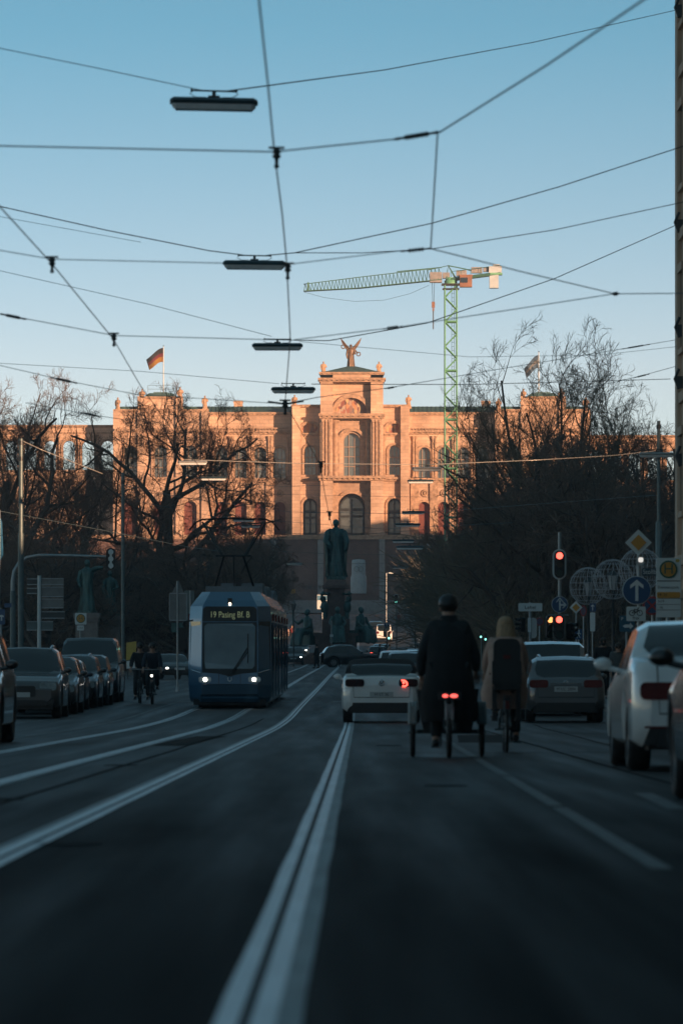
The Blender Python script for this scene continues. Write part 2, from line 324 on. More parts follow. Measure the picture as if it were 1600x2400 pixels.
# ------------------------------------------------------------------ terrace wall and palace (facade measured at 12.8 px per metre)
PY = 913.0; KP = F / PY; PZ0 = CH + (VH - 1262) / KP
STONE = stone_mat('warm sandstone', (.54, .37, .265), 1.6, .62, .03, .42, .14, .5)
STONED = mat('carved sandstone', (.37, .24, .16), .85, 0, .45, 1.6, bump=.5)
COPPER = mat('green copper roof', (.055, .12, .115), .6, 0, .3, .5, stretch=(3, 1, 1))
PGLASS = mat('palace window glass', (.10, .125, .135), .12, 0, .35, .5, spec=.7)
PFRAME = mat('palace window frame', (.30, .21, .15), .7, 0, .1, 3)
DOORM = mat('dark oak door', (.012, .016, .018), .5, 0, .2, 3)
DGLASS = mat('door glass', (.075, .09, .095), .15, 0, .4, 1.2)
PANELM = mat('red brown recess plaster', (.16, .055, .045), .9, 0, .2, 1)
BRICK = stone_mat('dark brick', (.15, .09, .075), .5, .16, .02, .35, .2, .8)
GREYST = mat('grey dressed stone', (.27, .265, .26), .85, 0, .2, 1)
def mosaic():
    m = mat('painted mosaic', (.3, .2, .15), .8, 0, .3, 2); n = m.node_tree; b = n.nodes['Principled BSDF']
    t = [x for x in n.nodes if x.type == 'TEX_COORD'][0]; v = n.nodes.new('ShaderNodeTexVoronoi'); v.inputs['Scale'].default_value = 1.6
    q = n.nodes.new('ShaderNodeMapping'); q.inputs['Scale'].default_value = (1.6, 1, .8); n.links.new(t.outputs['Object'], q.inputs[0]); n.links.new(q.outputs[0], v.inputs['Vector'])
    r = n.nodes.new('ShaderNodeValToRGB'); e = r.color_ramp; e.elements[0].color = (.10, .06, .06, 1); e.elements[1].color = (.55, .40, .22, 1)
    for p, c in ((.25, (.28, .09, .06, 1)), (.45, (.42, .33, .26, 1)), (.6, (.14, .12, .13, 1)), (.8, (.45, .2, .1, 1))):
        x = e.elements.new(p); x.color = c
    s = n.nodes.new('ShaderNodeSeparateColor'); n.links.new(v.outputs['Color'], s.inputs[0]); n.links.new(s.outputs[0], r.inputs[0]); n.links.new(r.outputs[0], b.inputs['Base Color']); return m
MOS = mosaic()
def fx(u): return (u - 824) / KP
def fz(v): return (1262 - v) / KP
def arched_wall(b, x0, x1, z0, z1, ops, y, depth, seg=12, rect=False):
    """wall face at local y with arched openings (xc, w, zbottom, ztop) cut through, reveals going depth back"""
    ops = sorted(ops); cur = x0
    def q(a, c, d, e): b.add([a, c, d, e], [(0, 1, 2, 3)])
    def r(xa, xb, za, zb):
        if xb - xa > 1e-4 and zb - za > 1e-4: q((xa, y, za), (xb, y, za), (xb, y, zb), (xa, y, zb))
    for xc, w_, zb, zt in ops:
        r(cur, xc - w_ / 2, z0, z1); r(xc - w_ / 2, xc + w_ / 2, z0, zb); zs = zt - w_ / 2
        pts = [(xc - w_ / 2, zb), (xc - w_ / 2, zs)] + [(xc - w_ / 2 * math.cos(math.pi * i / seg), zs + w_ / 2 * math.sin(math.pi * i / seg)) for i in range(1, seg)] + [(xc + w_ / 2, zs), (xc + w_ / 2, zb)]
        for (xa, za), (xb, zb2) in zip(pts[1:-1], pts[2:-1]): q((xa, y, za), (xb, y, zb2), (xb, y, z1), (xa, y, z1))
        for (xa, za), (xb, zb2) in zip(pts, pts[1:] + pts[:1]): q((xa, y, za), (xa, y + depth, za), (xb, y + depth, zb2), (xb, y, zb2))
        cur = xc + w_ / 2
    r(cur, x1, z0, z1)
def arch_poly(xc, w_, zb, zt, seg=14):
    zs = zt - w_ / 2
    return [(xc - w_ / 2, zb), (xc + w_ / 2, zb)] + [(xc + w_ / 2 * math.cos(math.pi * i / seg), zs + w_ / 2 * math.sin(math.pi * i / seg)) for i in range(seg + 1)]
def arch_trim(b, xc, w_, zb, zt, t, y0, y1, seg=14, legs=True):
    zs = zt - w_ / 2; ro, ri = w_ / 2 + t, w_ / 2 - .02
    for i in range(seg):
        a, c = math.pi * i / seg, math.pi * (i + 1) / seg
        p = [(xc + ri * math.cos(a), zs + ri * math.sin(a)), (xc + ro * math.cos(a), zs + ro * math.sin(a)), (xc + ro * math.cos(c), zs + ro * math.sin(c)), (xc + ri * math.cos(c), zs + ri * math.sin(c))]
        b.prism(p, y0, y1)
    if legs:
        for sgn in (-1, 1): b.box((xc + sgn * (ri + ro) / 2, (y0 + y1) / 2, (zb + zs) / 2), (ro - ri, y1 - y0, zs - zb))
pal = thing('palace', 'long sunlit sandstone palace with arched windows and tall central block on the hill', 'palace', (fx(824) + gx(824, PY), PY, PZ0))
def window(xc, w_, zb, zt, y, mull=1, door=False, trans=(.5,)):
    """glazed arched window or door: frame with mullions, and its pane one level deeper"""
    f = MB(); t = .12 if not door else .28
    arch_trim(f, xc, w_ - 2 * t, zb, zt - t, t, y - .12, y + .1)
    for i in range(mull):
        x = xc - w_ / 2 + w_ * (i + 1) / (mull + 1); f.box((x, y - .02, (zb + zt - w_ * .12) / 2), (.12 if not door else .3, .16, zt - zb - w_ * .12))
    for k in trans: f.box((xc, y - .01, zb + (zt - zb) * k), (w_ - .1, .14, .14 if not door else .35))
    if door: f.box((xc, y, zb + .35), (w_ - .2, .2, .7)); f.box((xc, y, zb + (zt - zb) * .66), (w_ - .1, .22, .5))
    fo = f.build('door' if door else 'window', DOORM if door else PFRAME, pal)
    p = MB(); p.prism(arch_poly(xc, w_, zb, zt), y + .12, y + .2); p.build('pane', DGLASS if door else PGLASS, fo)
def column(b, x, y, z0, z1, r):
    b.lathe([(r * 1.35, 0), (r * 1.35, .25), (r, .45), (r * .9, z1 - z0 - .9), (r * 1.25, z1 - z0 - .5), (r * 1.5, z1 - z0 - .1), (r * 1.5, z1 - z0)], 10, (x, y, z0))
def cornice(b, x0, x1, z, h, y0, proj, depth):
    b.box(((x0 + x1) / 2, y0 - proj * .5 + depth / 2, z + h * .75), (x1 - x0 + 2 * proj * .5, depth + proj, h * .5)); b.box(((x0 + x1) / 2, y0 - proj * .25 + depth / 2, z + h * .26), (x1 - x0 + proj * .5, depth + proj * .5, h * .44))
    n = int((x1 - x0) / .9)
    for i in range(n): b.box((x0 + (i + .5) * (x1 - x0) / n, y0 - proj * .62, z + h * .38), (.3, proj * .5, h * .2))
# --- central block (projects furthest), y of its face
YC, YB, YW = -6.0, -2.8, 0.0
b = MB(); zc = fz(883); x0, x1 = fx(751), fx(897)
arched_wall(b, fx(778), fx(870), 0, fz(1124), [(0, 5.0, .25, fz(1158))], YC + 2.4, 2.2)                # door storey, recessed a little
arched_wall(b, fx(778), fx(870), fz(1124), fz(985), [(0, 3.1, fz(1117), fz(1017))], YC + 2.4, 1.2)
arched_wall(b, fx(778), fx(870), fz(985), fz(900), [(0, 5.72, fz(972), fz(935.4))], YC + 1.7, .7)
for a, c in ((751, 780), (868, 897)):                                                                    # corner piers
    b.box(((fx(a) + fx(c)) / 2, YC + 3, zc / 2), (fx(c) - fx(a), 6, zc)); b.box(((fx(a) + fx(c)) / 2, YC + 2.9, fz(1250) / 2), (fx(c) - fx(a) + .4, 6.2, fz(1250)))
    for zz in (1215, 1170): b.box(((fx(a) + fx(c)) / 2, YC + 2.97, fz(zz)), (fx(c) - fx(a) + .12, 6.1, .25))
b.box((0, YC + 2.4, fz(890)), (x1 - x0, 4.8, fz(884) - fz(899)))
b.box((0, 5, zc / 2 - .3), (x1 - x0 - .2, 10, zc - .6))
b.build('central_block', STONE, pal)
b = MB()
arch_trim(b, 0, 5.72, fz(972), fz(935.4), .75, YC + 1.2, YC + 1.75, legs=False); arch_trim(b, 0, 5.0, .25, fz(1158), .6, YC + 2.0, YC + 2.45)
arch_trim(b, 0, 4.4, fz(1117), fz(1012), .55, YC + 1.9, YC + 2.42); 
cornice(b, x0, x1, fz(900), .75, YC, .9, 5); cornice(b, x0, x1, fz(883), .5, YC, .5, 5); cornice(b, x0, x1, fz(985), .9, YC, .7, 1.2); cornice(b, x0, x1, fz(1130), .9, YC, .9, 1.4)
for u in (786, 862): column(b, fx(u), YC + 1.7, fz(1122), fz(987), .5); b.box((fx(u), YC + 1.8, fz(1192)), (1.1, .9, fz(1134) - fz(1250)))
for u in (757, 765, 773, 874, 882, 890): b.box((fx(u), YC - .14, fz(1056)), (.34, .3, fz(992) - fz(1118))); b.box((fx(u), YC - .2, fz(990)), (.5, .42, .5))
for u in (760, 888): b.torus((fx(u), YC - .1, fz(985)), .4, .12, 'Y', 16, 6)
b.build('central_trim', STONED, pal)
MB().prism([(5.72 / 2 * math.cos(math.pi * i / 16), fz(972) + 5.72 / 2 * math.sin(math.pi * i / 16)) for i in range(17)], YC + 2.3, YC + 2.42).build('mosaic', MOS, pal)
window(0, 3.1, fz(1117), fz(1017), YC + 3.4, 2, trans=(.22, .45, .68)); window(0, 4.6, .25, fz(1163), YC + 4.4, 1, True)
b = MB(); b.add([(x0 + .3, YC, zc + .5), (x1 - .3, YC, zc + .5), (x1 - .3, 9, zc + .5), (x0 + .3, 9, zc + .5), (-.8, YC + 4, zc + 1.8), (.8, YC + 4, zc + 1.8)], [(0, 1, 5, 4), (1, 2, 5), (2, 3, 4, 5), (3, 0, 4)]); b.build('roof', COPPER, pal)
# --- side bays
for xa, xb, xc in ((685, 751, 727), (897, 957, 924)):
    b = MB(); t = fz(955); cx = fx(xc)
    arched_wall(b, fx(xa), fx(xb), 0, fz(1124), [(cx, 2.6, .3, fz(1169))], YB, 1.6); arched_wall(b, fx(xa), fx(xb), fz(1124), fz(1020), [(cx, 2.15, fz(1114), fz(1045))], YB, 1.1)
    arched_wall(b, fx(xa), fx(xb), fz(1020), t, [(cx, 3.5, fz(1016), fz(994))], YB, .6); b.box(((fx(xa) + fx(xb)) / 2, 5, t / 2 - .3), (fx(xb) - fx(xa) - .1, 10, t - .6))
    edge = xa if xa < 800 else xb; sg = 1 if xa < 800 else -1
    b.box((fx(edge) + sg * .75, YB - .4, t / 2), (1.5, 1.8, t)); b.box((fx(edge), YB + 1.6, t / 2), (.3, 3, t)); b.build('side_bay', STONE, pal)
    b = MB(); arch_trim(b, cx, 3.5, fz(1016), fz(994), .5, YB - .3, YB, legs=False); arch_trim(b, cx, 2.6, .3, fz(1169), .4, YB - .25, YB); arch_trim(b, cx, 2.15, fz(1114), fz(1045), .4, YB - .25, YB)
    cornice(b, fx(xa), fx(xb), fz(957), .5, YB - .5, .5, 3); cornice(b, fx(xa), fx(xb), fz(1024), .6, YB, .6, 2); cornice(b, fx(xa), fx(xb), fz(1130), .8, YB, .7, 2)
    for s_ in (-1, 1): column(b, cx + s_ * 1.95, YB - .15, fz(1122), fz(1026), .3)
    b.build('side_bay_trim', STONED, pal)
    MB().prism([(cx + 1.75 * math.cos(math.pi * i / 12), fz(1016) + 1.75 * math.sin(math.pi * i / 12)) for i in range(13)], YB + .5, YB + .6).build('mosaic', MOS, pal)
    window(cx, 2.15, fz(1114), fz(1045), YB + 1.0, 2, trans=(.3, .6)); window(cx, 2.5, .3, fz(1170), YB + 1.5, 1, True)
# --- wings
def wing(ua, ub, cs, top, gr, ybase=YW, pav=False):
    b = MB(); xa, xb = fx(ua), fx(ub)
    up = [(fx(c), 2.3, fz(1120), fz(1048)) for c in cs]; lo = [(fx(c), 2.2, .3, fz(1176)) for c in cs]
    arched_wall(b, xa, xb, 0, fz(1130), lo, ybase, .9); arched_wall(b, xa, xb, fz(1130), fz(1012), up, ybase, .9)
    b.box(((xa + xb) / 2, ybase + .6, (fz(1012) + top) / 2), (xb - xa, 1.2, top - fz(1012))); b.box(((xa + xb) / 2, ybase + 6, top / 2 - .2), (xb - xa - .05, 9, top - .4)); b.build('wing_wall', STONE, pal)
    b = MB(); cornice(b, xa, xb, top - .6, .6, ybase, .6, 1.2); cornice(b, xa, xb, fz(1018), .7, ybase, .8, 1); cornice(b, xa, xb, fz(1130), .7, ybase, .5, 1); 
    b.box(((xa + xb) / 2, ybase - .75, fz(1004)), (xb - xa, .25, .22))
    n = int((xb - xa) / .55)
    for i in range(n): b.box((xa + (i + .5) * (xb - xa) / n, ybase - .75, fz(1009)), (.2, .16, .8))
    for c in list(cs) + [2 * cs[-1] - cs[-2]]:
        for o in (-19.5, -25.5):
            x = fx(c + o)
            if xa + .3 < x < xb - .3: column(b, x, ybase - .25, fz(1120), fz(1022), .24)
        x = fx(c - 22.5)
        if xa + .8 < x < xb - .8: b.box((x, ybase - .2, fz(1196) + .2), (1.5, .4, fz(1134) - fz(1258)))
    for c in cs: arch_trim(b, fx(c), 2.3, fz(1120), fz(1048), .4, ybase - .25, ybase); arch_trim(b, fx(c), 2.2, .3, fz(1176), .4, ybase - .2, ybase); b.torus((fx(c), ybase - .1, fz(1156)), .5, .18, 'Y', 14, 6); b.ell((fx(c), ybase - .1, fz(1156)), (.3, .3, .4), 8, 6)
    b.build('wing_trim', STONED, pal)
    for c in cs: window(fx(c), 2.3, fz(1120), fz(1048), ybase + .8, 2, trans=(.3, .6)); MB().prism(arch_poly(fx(c), 2.2, .3, fz(1176)), ybase + .8, ybase + .95).build('blind_arch', PANELM, pal)
wing(481, 685, (519, 564, 610, 655), fz(966), 0); wing(957, 1167, (994, 1039, 1085, 1130), fz(966), 0)
for ua, ub in ((481, 686), (956, 1167)):
    b = MB(); xa, xb = fx(ua), fx(ub); b.add([(xa, .5, fz(966)), (xb, .5, fz(966)), (xb, 3.5, fz(950)), (xa, 3.5, fz(950)), (xa, 12, fz(950)), (xb, 12, fz(950))], [(0, 1, 2, 3), (3, 2, 5, 4)])
    for i in range(int((xb - xa) / .8)): b.box((xa + .8 * i + .4, 2.0, fz(958)), (.08, 3.05, .06), M=Matrix.Translation((0, 2, fz(958))) @ Matrix.Rotation(math.atan2(fz(950) - fz(966), 3), 4, 'X') @ Matrix.Translation((0, -2, -fz(958) + .08)))
    b.build('roof', COPPER, pal)
    b = MB(); c = fx(557 if ua < 800 else 1140); b.box((c, 5, fz(946)), (1.6, 1.6, 1.6)); b.box((c, 5, fz(939)), (1.8, 1.8, .2)); b.build('chimney', STONE, pal)
# --- pavilions at both ends, with a raised attic
for sg in (-1, 1):
    U = lambda d: 824 + sg * d
    xa, xb = sorted((fx(U(342)), fx(U(548)))); ma, mb = sorted((fx(U(402)), fx(U(491)))); b = MB(); yb = -4.; t = fz(962); t2 = fz(932)
    cs = [fx(U(d)) for d in (376, 446, 516)]
    arched_wall(b, xa, xb, 0, fz(1130), [(c, 2.3, .3, fz(1176)) for c in cs], yb, .9); arched_wall(b, xa, xb, fz(1130), fz(1012), [(c, 2.4, fz(1120), fz(1046)) for c in cs], yb, .9)
    b.box(((xa + xb) / 2, yb + 1, (fz(1012) + t) / 2), (xb - xa, 2, t - fz(1012))); b.box(((xa + xb) / 2, 4, t / 2 - .2), (xb - xa - .05, 14, t - .4)); b.box(((ma + mb) / 2, yb + 3, (t + t2) / 2), (mb - ma, 6, t2 - t))
    for d in (342, 402, 491, 548): b.box((fx(U(d)), yb + .3, (t if d in (342, 548) else t2) / 2), (1.3, 1.6, (t if d in (342, 548) else t2))) 
    b.build('pavilion', STONE, pal)
    b = MB(); cornice(b, xa, xb, t - .6, .6, yb, .6, 2); cornice(b, ma, mb, t2 - .5, .5, yb, .5, 3); cornice(b, xa, xb, fz(1018), .8, yb, .8, 1); cornice(b, xa, xb, fz(1130), .7, yb, .6, 1)
    for c in cs: arch_trim(b, c, 2.4, fz(1120), fz(1046), .5, yb - .25, yb); arch_trim(b, c, 2.3, .3, fz(1176), .4, yb - .25, yb)
    b.build('pavilion_trim', STONED, pal)
    for c in cs: window(c, 2.4, fz(1120), fz(1046), yb + .8, 2, trans=(.3, .6)); MB().prism(arch_poly(c, 2.3, .3, fz(1176)), yb + .8, yb + .95).build('blind_arch', PANELM, pal)
    b = MB(); b.box(((ma + mb) / 2, yb + 3, t2 + .35), (mb - ma - 1, 5, .7), taper=.7); b.box(((ma + mb) / 2, yb + 3, t2 + .75), (2.6, 2.6, .3)); b.box(((xa + ma) / 2, yb + 4, t + .3), (ma - xa - .3, 6, .6), taper=.8); b.box(((xb + mb) / 2, yb + 4, t + .3), (xb - mb - .3, 6, .6), taper=.8); b.build('roof', COPPER, pal)
    if sg < 0:
        b = MB()
        for x in (-2.3, 0, 2.3): b.tube([((ma + mb) / 2 + x, yb + 1, t2 + .8), ((ma + mb) / 2 + x, yb + 1, t2 + 2.1)], .04, 5)
        for z in (1.4, 2.1): b.tube([((ma + mb) / 2 - 2.3, yb + 1, t2 + z), ((ma + mb) / 2 + 2.3, yb + 1, t2 + z)], .035, 5)
        b.build('roof_railing', MT['gsteel'], pal)
    # open arcade beyond the pavilion
    top = fz(1001 if sg < 0 else 1025); dz = top - fz(1001); b = MB(); xs = sorted((fx(U(548)), fx(U(1060)))); cc = [fx(U(574 + 45 * i)) for i in range(11)]
    for yy, dp in ((2.0, 2.2),): arched_wall(b, xs[0], xs[1], fz(1130), top, [(c, 2.25, fz(1100) + dz, fz(1031) + dz) for c in cc], yy, dp); arched_wall(b, xs[0], xs[1], fz(1130), top, [(c, 2.25, fz(1100) + dz, fz(1031) + dz) for c in cc], yy + dp, -.01)
    b.box(((xs[0] + xs[1]) / 2, 3.1, fz(1130) / 2), (xs[1] - xs[0], 2.2, fz(1130))); b.box(((xs[0] + xs[1]) / 2, 3.1, top - .02), (xs[1] - xs[0], 2.1, .1)); b.build('arcade', STONE, pal)
    b = MB(); cornice(b, xs[0], xs[1], top, .5, 2, .6, 2.2); cornice(b, xs[0], xs[1], fz(1016) + dz, .4, 2, .3, .3); cornice(b, xs[0], xs[1], fz(1134), .6, 2, .4, .4)
    for c in cc: arch_trim(b, c, 2.25, fz(1100) + dz, fz(1031) + dz, .3, 1.8, 2.0); column(b, c + 1.76, 1.7, fz(1100) + dz, fz(1018) + dz, .2)
    b.build('arcade_trim', STONED, pal)
# --- terrace wall below
tw = thing('terrace_wall', 'dark brick terrace wall with pale stone strips below the palace', 'wall', (0, 888, 0))
b = MB(); b.box((2, 8, 20), (120, 16, 15.)); b.build('wall', BRICK, tw)
b = MB()
for u in (641, 751, 895, 1006): b.box((gx(u, 888), -.12, 20), (1.0, .3, 15.))
b.build('stone_strip', GREYST, tw)
b = MB(); b.box((2, 7.9, 27.7), (120.5, 16.4, .5)); b.box((2, 7.9, 28.1), (120, 15.8, .3)); b.build('coping', STONED, tw)
b = MB(); b.box((2, -8, 15.2), (120, 16.5, 2.2)); b.build('plinth', GREYST, tw)
# parapet of the bridge approach, and the low river wall
rw = thing('river_wall', 'low dark wall across the street end below the terrace', 'wall', (0, 860, g(850)))
b = MB()
for xa, xb in ((-60, -9.5), (-3.5, 60)): b.box(((xa + xb) / 2, 0, .6), (xb - xa, .6, 1.9))
b.build('wall', GREYST, rw)
b = MB()
for xa, xb in ((-60, -9.5), (-3.5, 60)): b.box(((xa + xb) / 2, 0, 1.65), (xb - xa, .8, .2))
b.build('coping', GREYST, rw)
# ------------------------------------------------------------------ street fronts beside the camera and unseen added blocks (they shade the street) 
PLASTER = mat('pale ochre plaster', (.5, .38, .29), .9, 0, .2, .5)
PLAST2 = mat('grey plaster', (.20, .19, .18), .9, 0, .2, .5)
ROOFT = mat('dark roof tiles', (.06, .045, .04), .85, 0, .3, 2)
def townhouse(name, label, cat, x0, x1, y0, y1, h, m, front=-1, storeys=5, z=None):
    """block with its street front on the side front (-1: faces -x, +1: faces +x)"""
    t = thing(name, label, cat, ((x0 + x1) / 2, (y0 + y1) / 2, z if z is not None else g((y0 + y1) / 2)))
    wx, wy = x1 - x0, y1 - y0; b = MB(); b.box((0, 0, h / 2 - .5), (wx, wy, h + 1)); b.build('wall', m, t)
    b = MB(); fxx = front * wx / 2
    for k in range(1, storeys + 1):
        pr = .22 if k == storeys else (.14 if k == 1 else .1)
        b.box((fxx + front * pr / 2, 0, h * k / storeys - .25), (pr, wy + pr * 2, .5 if k == storeys else .3))
        if k in (1, storeys):
            for i in range(int(wy / .9)): b.box((fxx + front * pr * .4, -wy / 2 + .45 + .9 * i, h * k / storeys - .6), (pr * .6, .3, .3))
    for yy in (-wy / 2 + .5, wy / 2 - .5): b.box((fxx + front * .06, yy, h / 2), (.14, 1.0, h - 1))
    for k in range(storeys): b.box((0, wy / 2 + .05, h * (k + 1) / storeys - .25), (wx, .12, .3))
    b.build('cornice', m, t)
    f = MB(); p = MB(); n = max(2, int(wy / 3.4))
    for k in range(storeys):
        zc = h * (k + .48) / storeys
        for i in range(n):
            yy = -wy / 2 + (i + .5) * wy / n
            for s in (-1, 1): f.box((fxx + front * .03, yy + s * .72, zc), (.1, .18, 2.3))
            f.box((fxx + front * .05, yy, zc + 1.25), (.16, 1.9, .25)); f.box((fxx + front * .04, yy, zc - 1.2), (.14, 1.8, .16)); p.box((fxx + front * .02, yy, zc), (.06, 1.3, 2.3))
    fo = f.build('window_frames', m, t); fo['kind'] = 'stuff'; po = p.build('window_panes', MT['glass'], t); po['kind'] = 'stuff'
    b = MB(); b.add([(-wx / 2, -wy / 2, h + .5), (wx / 2, -wy / 2, h + .5), (wx / 2, wy / 2, h + .5), (-wx / 2, wy / 2, h + .5), (0, -wy / 2 + 2, h + 4), (0, wy / 2 - 2, h + 4)], [(0, 1, 4), (1, 2, 5, 4), (2, 3, 5), (3, 0, 4, 5)]); b.build('roof', ROOFT, t); return t
tr = townhouse('townhouse', 'tall ochre corner house with moulded cornices at the edge of the pavement', 'building', 10.02, 19, 60, 148, 24, PLASTER, -1, 5)
for z_, y_ in ((20.9, 85.9), (14.6, 86.0), (10.0, 86.05), (7.7, 85.5), (11.5, 85.8)):                       # wire anchors at the far corner
    b = MB(); b.box((-4.55, y_ - 43.5, z_ - .2), (.25, .25, .35)); b.tube([(-4.6, y_ - 43.5, z_ - .4), (-4.72, y_ - 43.5, z_ - .1), (-4.6, y_ - 43.5, z_ + .2)], .05, 6)
    b.build('wire_bracket', MT['dsteel'], tr)
townhouse('townhouse', 'grey plastered house beside the near pavement', 'building', 10.02, 30, -140, 58, 22, PLAST2, -1, 5)
townhouse('street_end_block', 'unseen wide block closing the street behind the viewer', 'building', -60, 60, -210, -180, 24, PLAST2, 1, 4)  # unseen, added to keep the sunset glow out of reflections
townhouse('office_block', 'unseen long block behind the garden trees', 'building', 50, 75, 150, 455, 27, PLAST2, -1, 6)  # unseen; length and height shaped to keep the trees shaded
townhouse('crossing_shade_block', 'unseen low block added to shade the cross street', 'building', 50, 70, 60, 149, 14, PLASTER, -1, 4)  # unseen low block added to shade the crossing but not the wires
townhouse('terrace_shade_block', 'unseen block added to shade the terrace', 'building', 70, 90, 560, 830, 28.2, PLAST2, -1, 6, z=11)  # unseen, added and sized only to shade the terrace wall
townhouse('office_block', 'long block facing the garden from the other side', 'building', -80, -62, 290, 430, 20, PLAST2, 1, 5)
# ------------------------------------------------------------------ tower crane behind the trees
CY = 780.0; kc = F / CY
GRN = mat('crane green paint', (.13, .36, .21), .55, 0, .15, 1); GRND = mat('dark green crane paint', (.045, .14, .11), .55, 0, .2, 1)
CWT = mat('concrete counterweight', (.42, .49, .54), .85, 0, .15, 1); CORG = mat('orange machinery paint', (.24, .12, .08), .5, 0, .2, 1); CGREY = mat('machinery grey', (.25, .25, .26), .5, .2, .2, 2)
cx0 = gx(1056, CY); cz0 = g(CY); top = CH + (VH - 668) / kc - cz0
cr_ = thing('tower_crane', 'green lattice tower crane with long raised jib behind the bare trees', 'crane', (cx0, CY, cz0))
b = MB(); wv = .93; th = .085; nb = 27
for sx in (-1, 1):
    for sy in (-1, 1): b.tube([(sx * wv, sy * wv, 0), (sx * wv, sy * wv, top)], .12, 5, False)
for i in range(nb):
    z0, z1 = top * i / nb, top * (i + 1) / nb
    for k, (p, q) in enumerate((((-1, -1), (1, -1)), ((-1, 1), (1, 1)), ((-1, -1), (-1, 1)), ((1, -1), (1, 1)))):
        if i % 2: p, q = q, p
        b.tube([(p[0] * wv, p[1] * wv, z0), (q[0] * wv, q[1] * wv, z1)], th, 4, False, False)
    if i % 4 == 0:
        for p, q in (((-1, -1), (1, -1)), ((-1, 1), (1, 1)), ((-1, -1), (-1, 1)), ((1, -1), (1, 1))): b.tube([(p[0] * wv, p[1] * wv, z0), (q[0] * wv, q[1] * wv, z0)], .15, 4, False, False)
b.build('mast', GRN, cr_)
b = MB()
for i in range(0, nb * 3): b.tube([(.15, .2, top * i / nb / 3), (.55, .2, top * i / nb / 3)], .03, 4, False, False)
for x in (.15, .55): b.tube([(x, .2, 0), (x, .2, top)], .035, 4, False, False)
b.build('ladder', GRND, cr_)
MB().box((0, 0, top + .1), (2.9, 2.9, .18)).box((0, 0, top - .6), (2.6, 2.6, .12)).build('platform', MT['dsteel'], cr_)
MB().lathe([(1.0, 0), (1.0, .5), (.8, .6), (.8, 1.0)], 14, (0, 0, top + .2)).build('slewing_ring', GRN, cr_)
def lat(b, A, B, hw, h0, h1, n, r=.07, r2=.045):
    """triangular lattice girder from A to B (along x, z), bottom chords at +-hw in y, one top chord"""
    A, B = Vector(A), Vector(B); up = Vector((-(B - A).normalized().z, 0, (B - A).normalized().x)); up = up if up.z > 0 else -up
    pt = lambda t, s: A.lerp(B, t) + Vector((0, s * hw, 0)); tp = lambda t: A.lerp(B, t) + up * (h0 + (h1 - h0) * t)
    for s in (-1, 1): b.tube([pt(0, s), pt(1, s)], r, 5, False)
    b.tube([tp(0), tp(1)], r, 5, False)
    for i in range(n):
        t0, t1, tm = i / n, (i + 1) / n, (i + .5) / n
        for s in (-1, 1): b.tube([pt(t0, s), tp(tm)], r2, 4, False, False); b.tube([tp(tm), pt(t1, s)], r2, 4, False, False)
        b.tube([pt(t0, -1), pt(t0, 1)], r2, 4, False, False); b.tube([pt(t0, -1), pt(t1, 1)], r2, 4, False, False)
def cp(u, v): q = P(u, v, CY); return (q.x - cx0, 0, q.z - cz0)
b = MB(); lat(b, cp(1035, 655), cp(840, 675), .8, 1.9, 1.7, 22); b.tube([cp(1035, 626), cp(930, 636)], .08, 5); lat(b, cp(840, 675), cp(712, 682), .7, 1.7, 1.1, 16); b.box((cp(722, 672)[0], 0, cp(722, 672)[2]), (.3, 1.4, 1.3)); b.build('jib', GRND, cr_)
b = MB(); a, c = cp(1056, 655), cp(1172, 640); b.tube([(a[0], -.6, a[2]), (c[0], -.6, c[2])], .28, 6, False); b.tube([(a[0], .6, a[2]), (c[0], .6, c[2])], .28, 6, False)
for i in range(7): p = Vector(a).lerp(Vector(c), i / 6); b.tube([p + Vector((0, -.6, 0)), p + Vector((0, .6, 0))], .15, 5, False)
for i in range(5):
    p = Vector(a).lerp(Vector(c), i / 5); b.tube([p + Vector((0, -.7, 0)), p + Vector((0, -.7, 1.2))], .04, 4, False)
b.tube([(a[0], -.7, a[2] + 1.2), (c[0], -.7, c[2] + 1.2)], .04, 4, False); b.build('counter_jib', GRND, cr_)
b = MB(); a = cp(1056, 655); t_ = cp(1050, 622)
for s in (-.6, .6): b.tube([(a[0] - .7, s, a[2]), (t_[0], s * .3, t_[2]), (a[0] + .9, s, a[2])], .13, 5, False)
b.tube([t_, cp(1090, 630), cp(1125, 640)], .09, 5, False); b.tube([t_, cp(1000, 633)], .06, 5, False); b.build('tower_head', GRND, cr_)
p = cp(1160, 632); q = cp(1157, 655)
MB().box((p[0], 0, p[2]), (2.0, 1.6, 1.0)).box((q[0], 0, q[2] - .25), (1.4, 1.5, 2.2)).box((p[0] + .2, 0, p[2] + .6), (1.0, .8, .5)).build('counterweight', CWT, cr_)
p = cp(1162, 642); MB().box((p[0], -.02, p[2]), (1.9, 1.75, .3)).build('counterweight_clamp', GRN, cr_)
p = cp(1091, 661); k = MB().box((p[0], -.9, p[2]), (1.9, 1.6, 1.7)).box((p[0], -.9, p[2] + .95), (2.1, 1.8, .2)).build('cab', CORG, cr_); MB().box((p[0] - .3, -1.75, p[2] + .2), (1.1, .06, .8)).box((p[0] - .98, -.9, p[2] + .2), (.06, 1.3, .8)).build('window', MT['glass'], k)
p = cp(1081, 640); MB().box((p[0], .3, p[2]), (1.6, 1.2, .9)).box((p[0] + 2.4, .3, p[2] + .5), (1.7, 1.1, .9)).box((p[0] + 3.9, .2, p[2] + .6), (1.0, 1.0, .7)).build('winch', CGREY, cr_)
p = cp(1021, 650); MB().box((p[0], 0, p[2]), (1.9, 1.5, 1.6)).box((p[0] + 1.6, 0, p[2] + .3), (1.1, 1.2, .9)).build('trolley', CGREY, cr_)
b = MB()
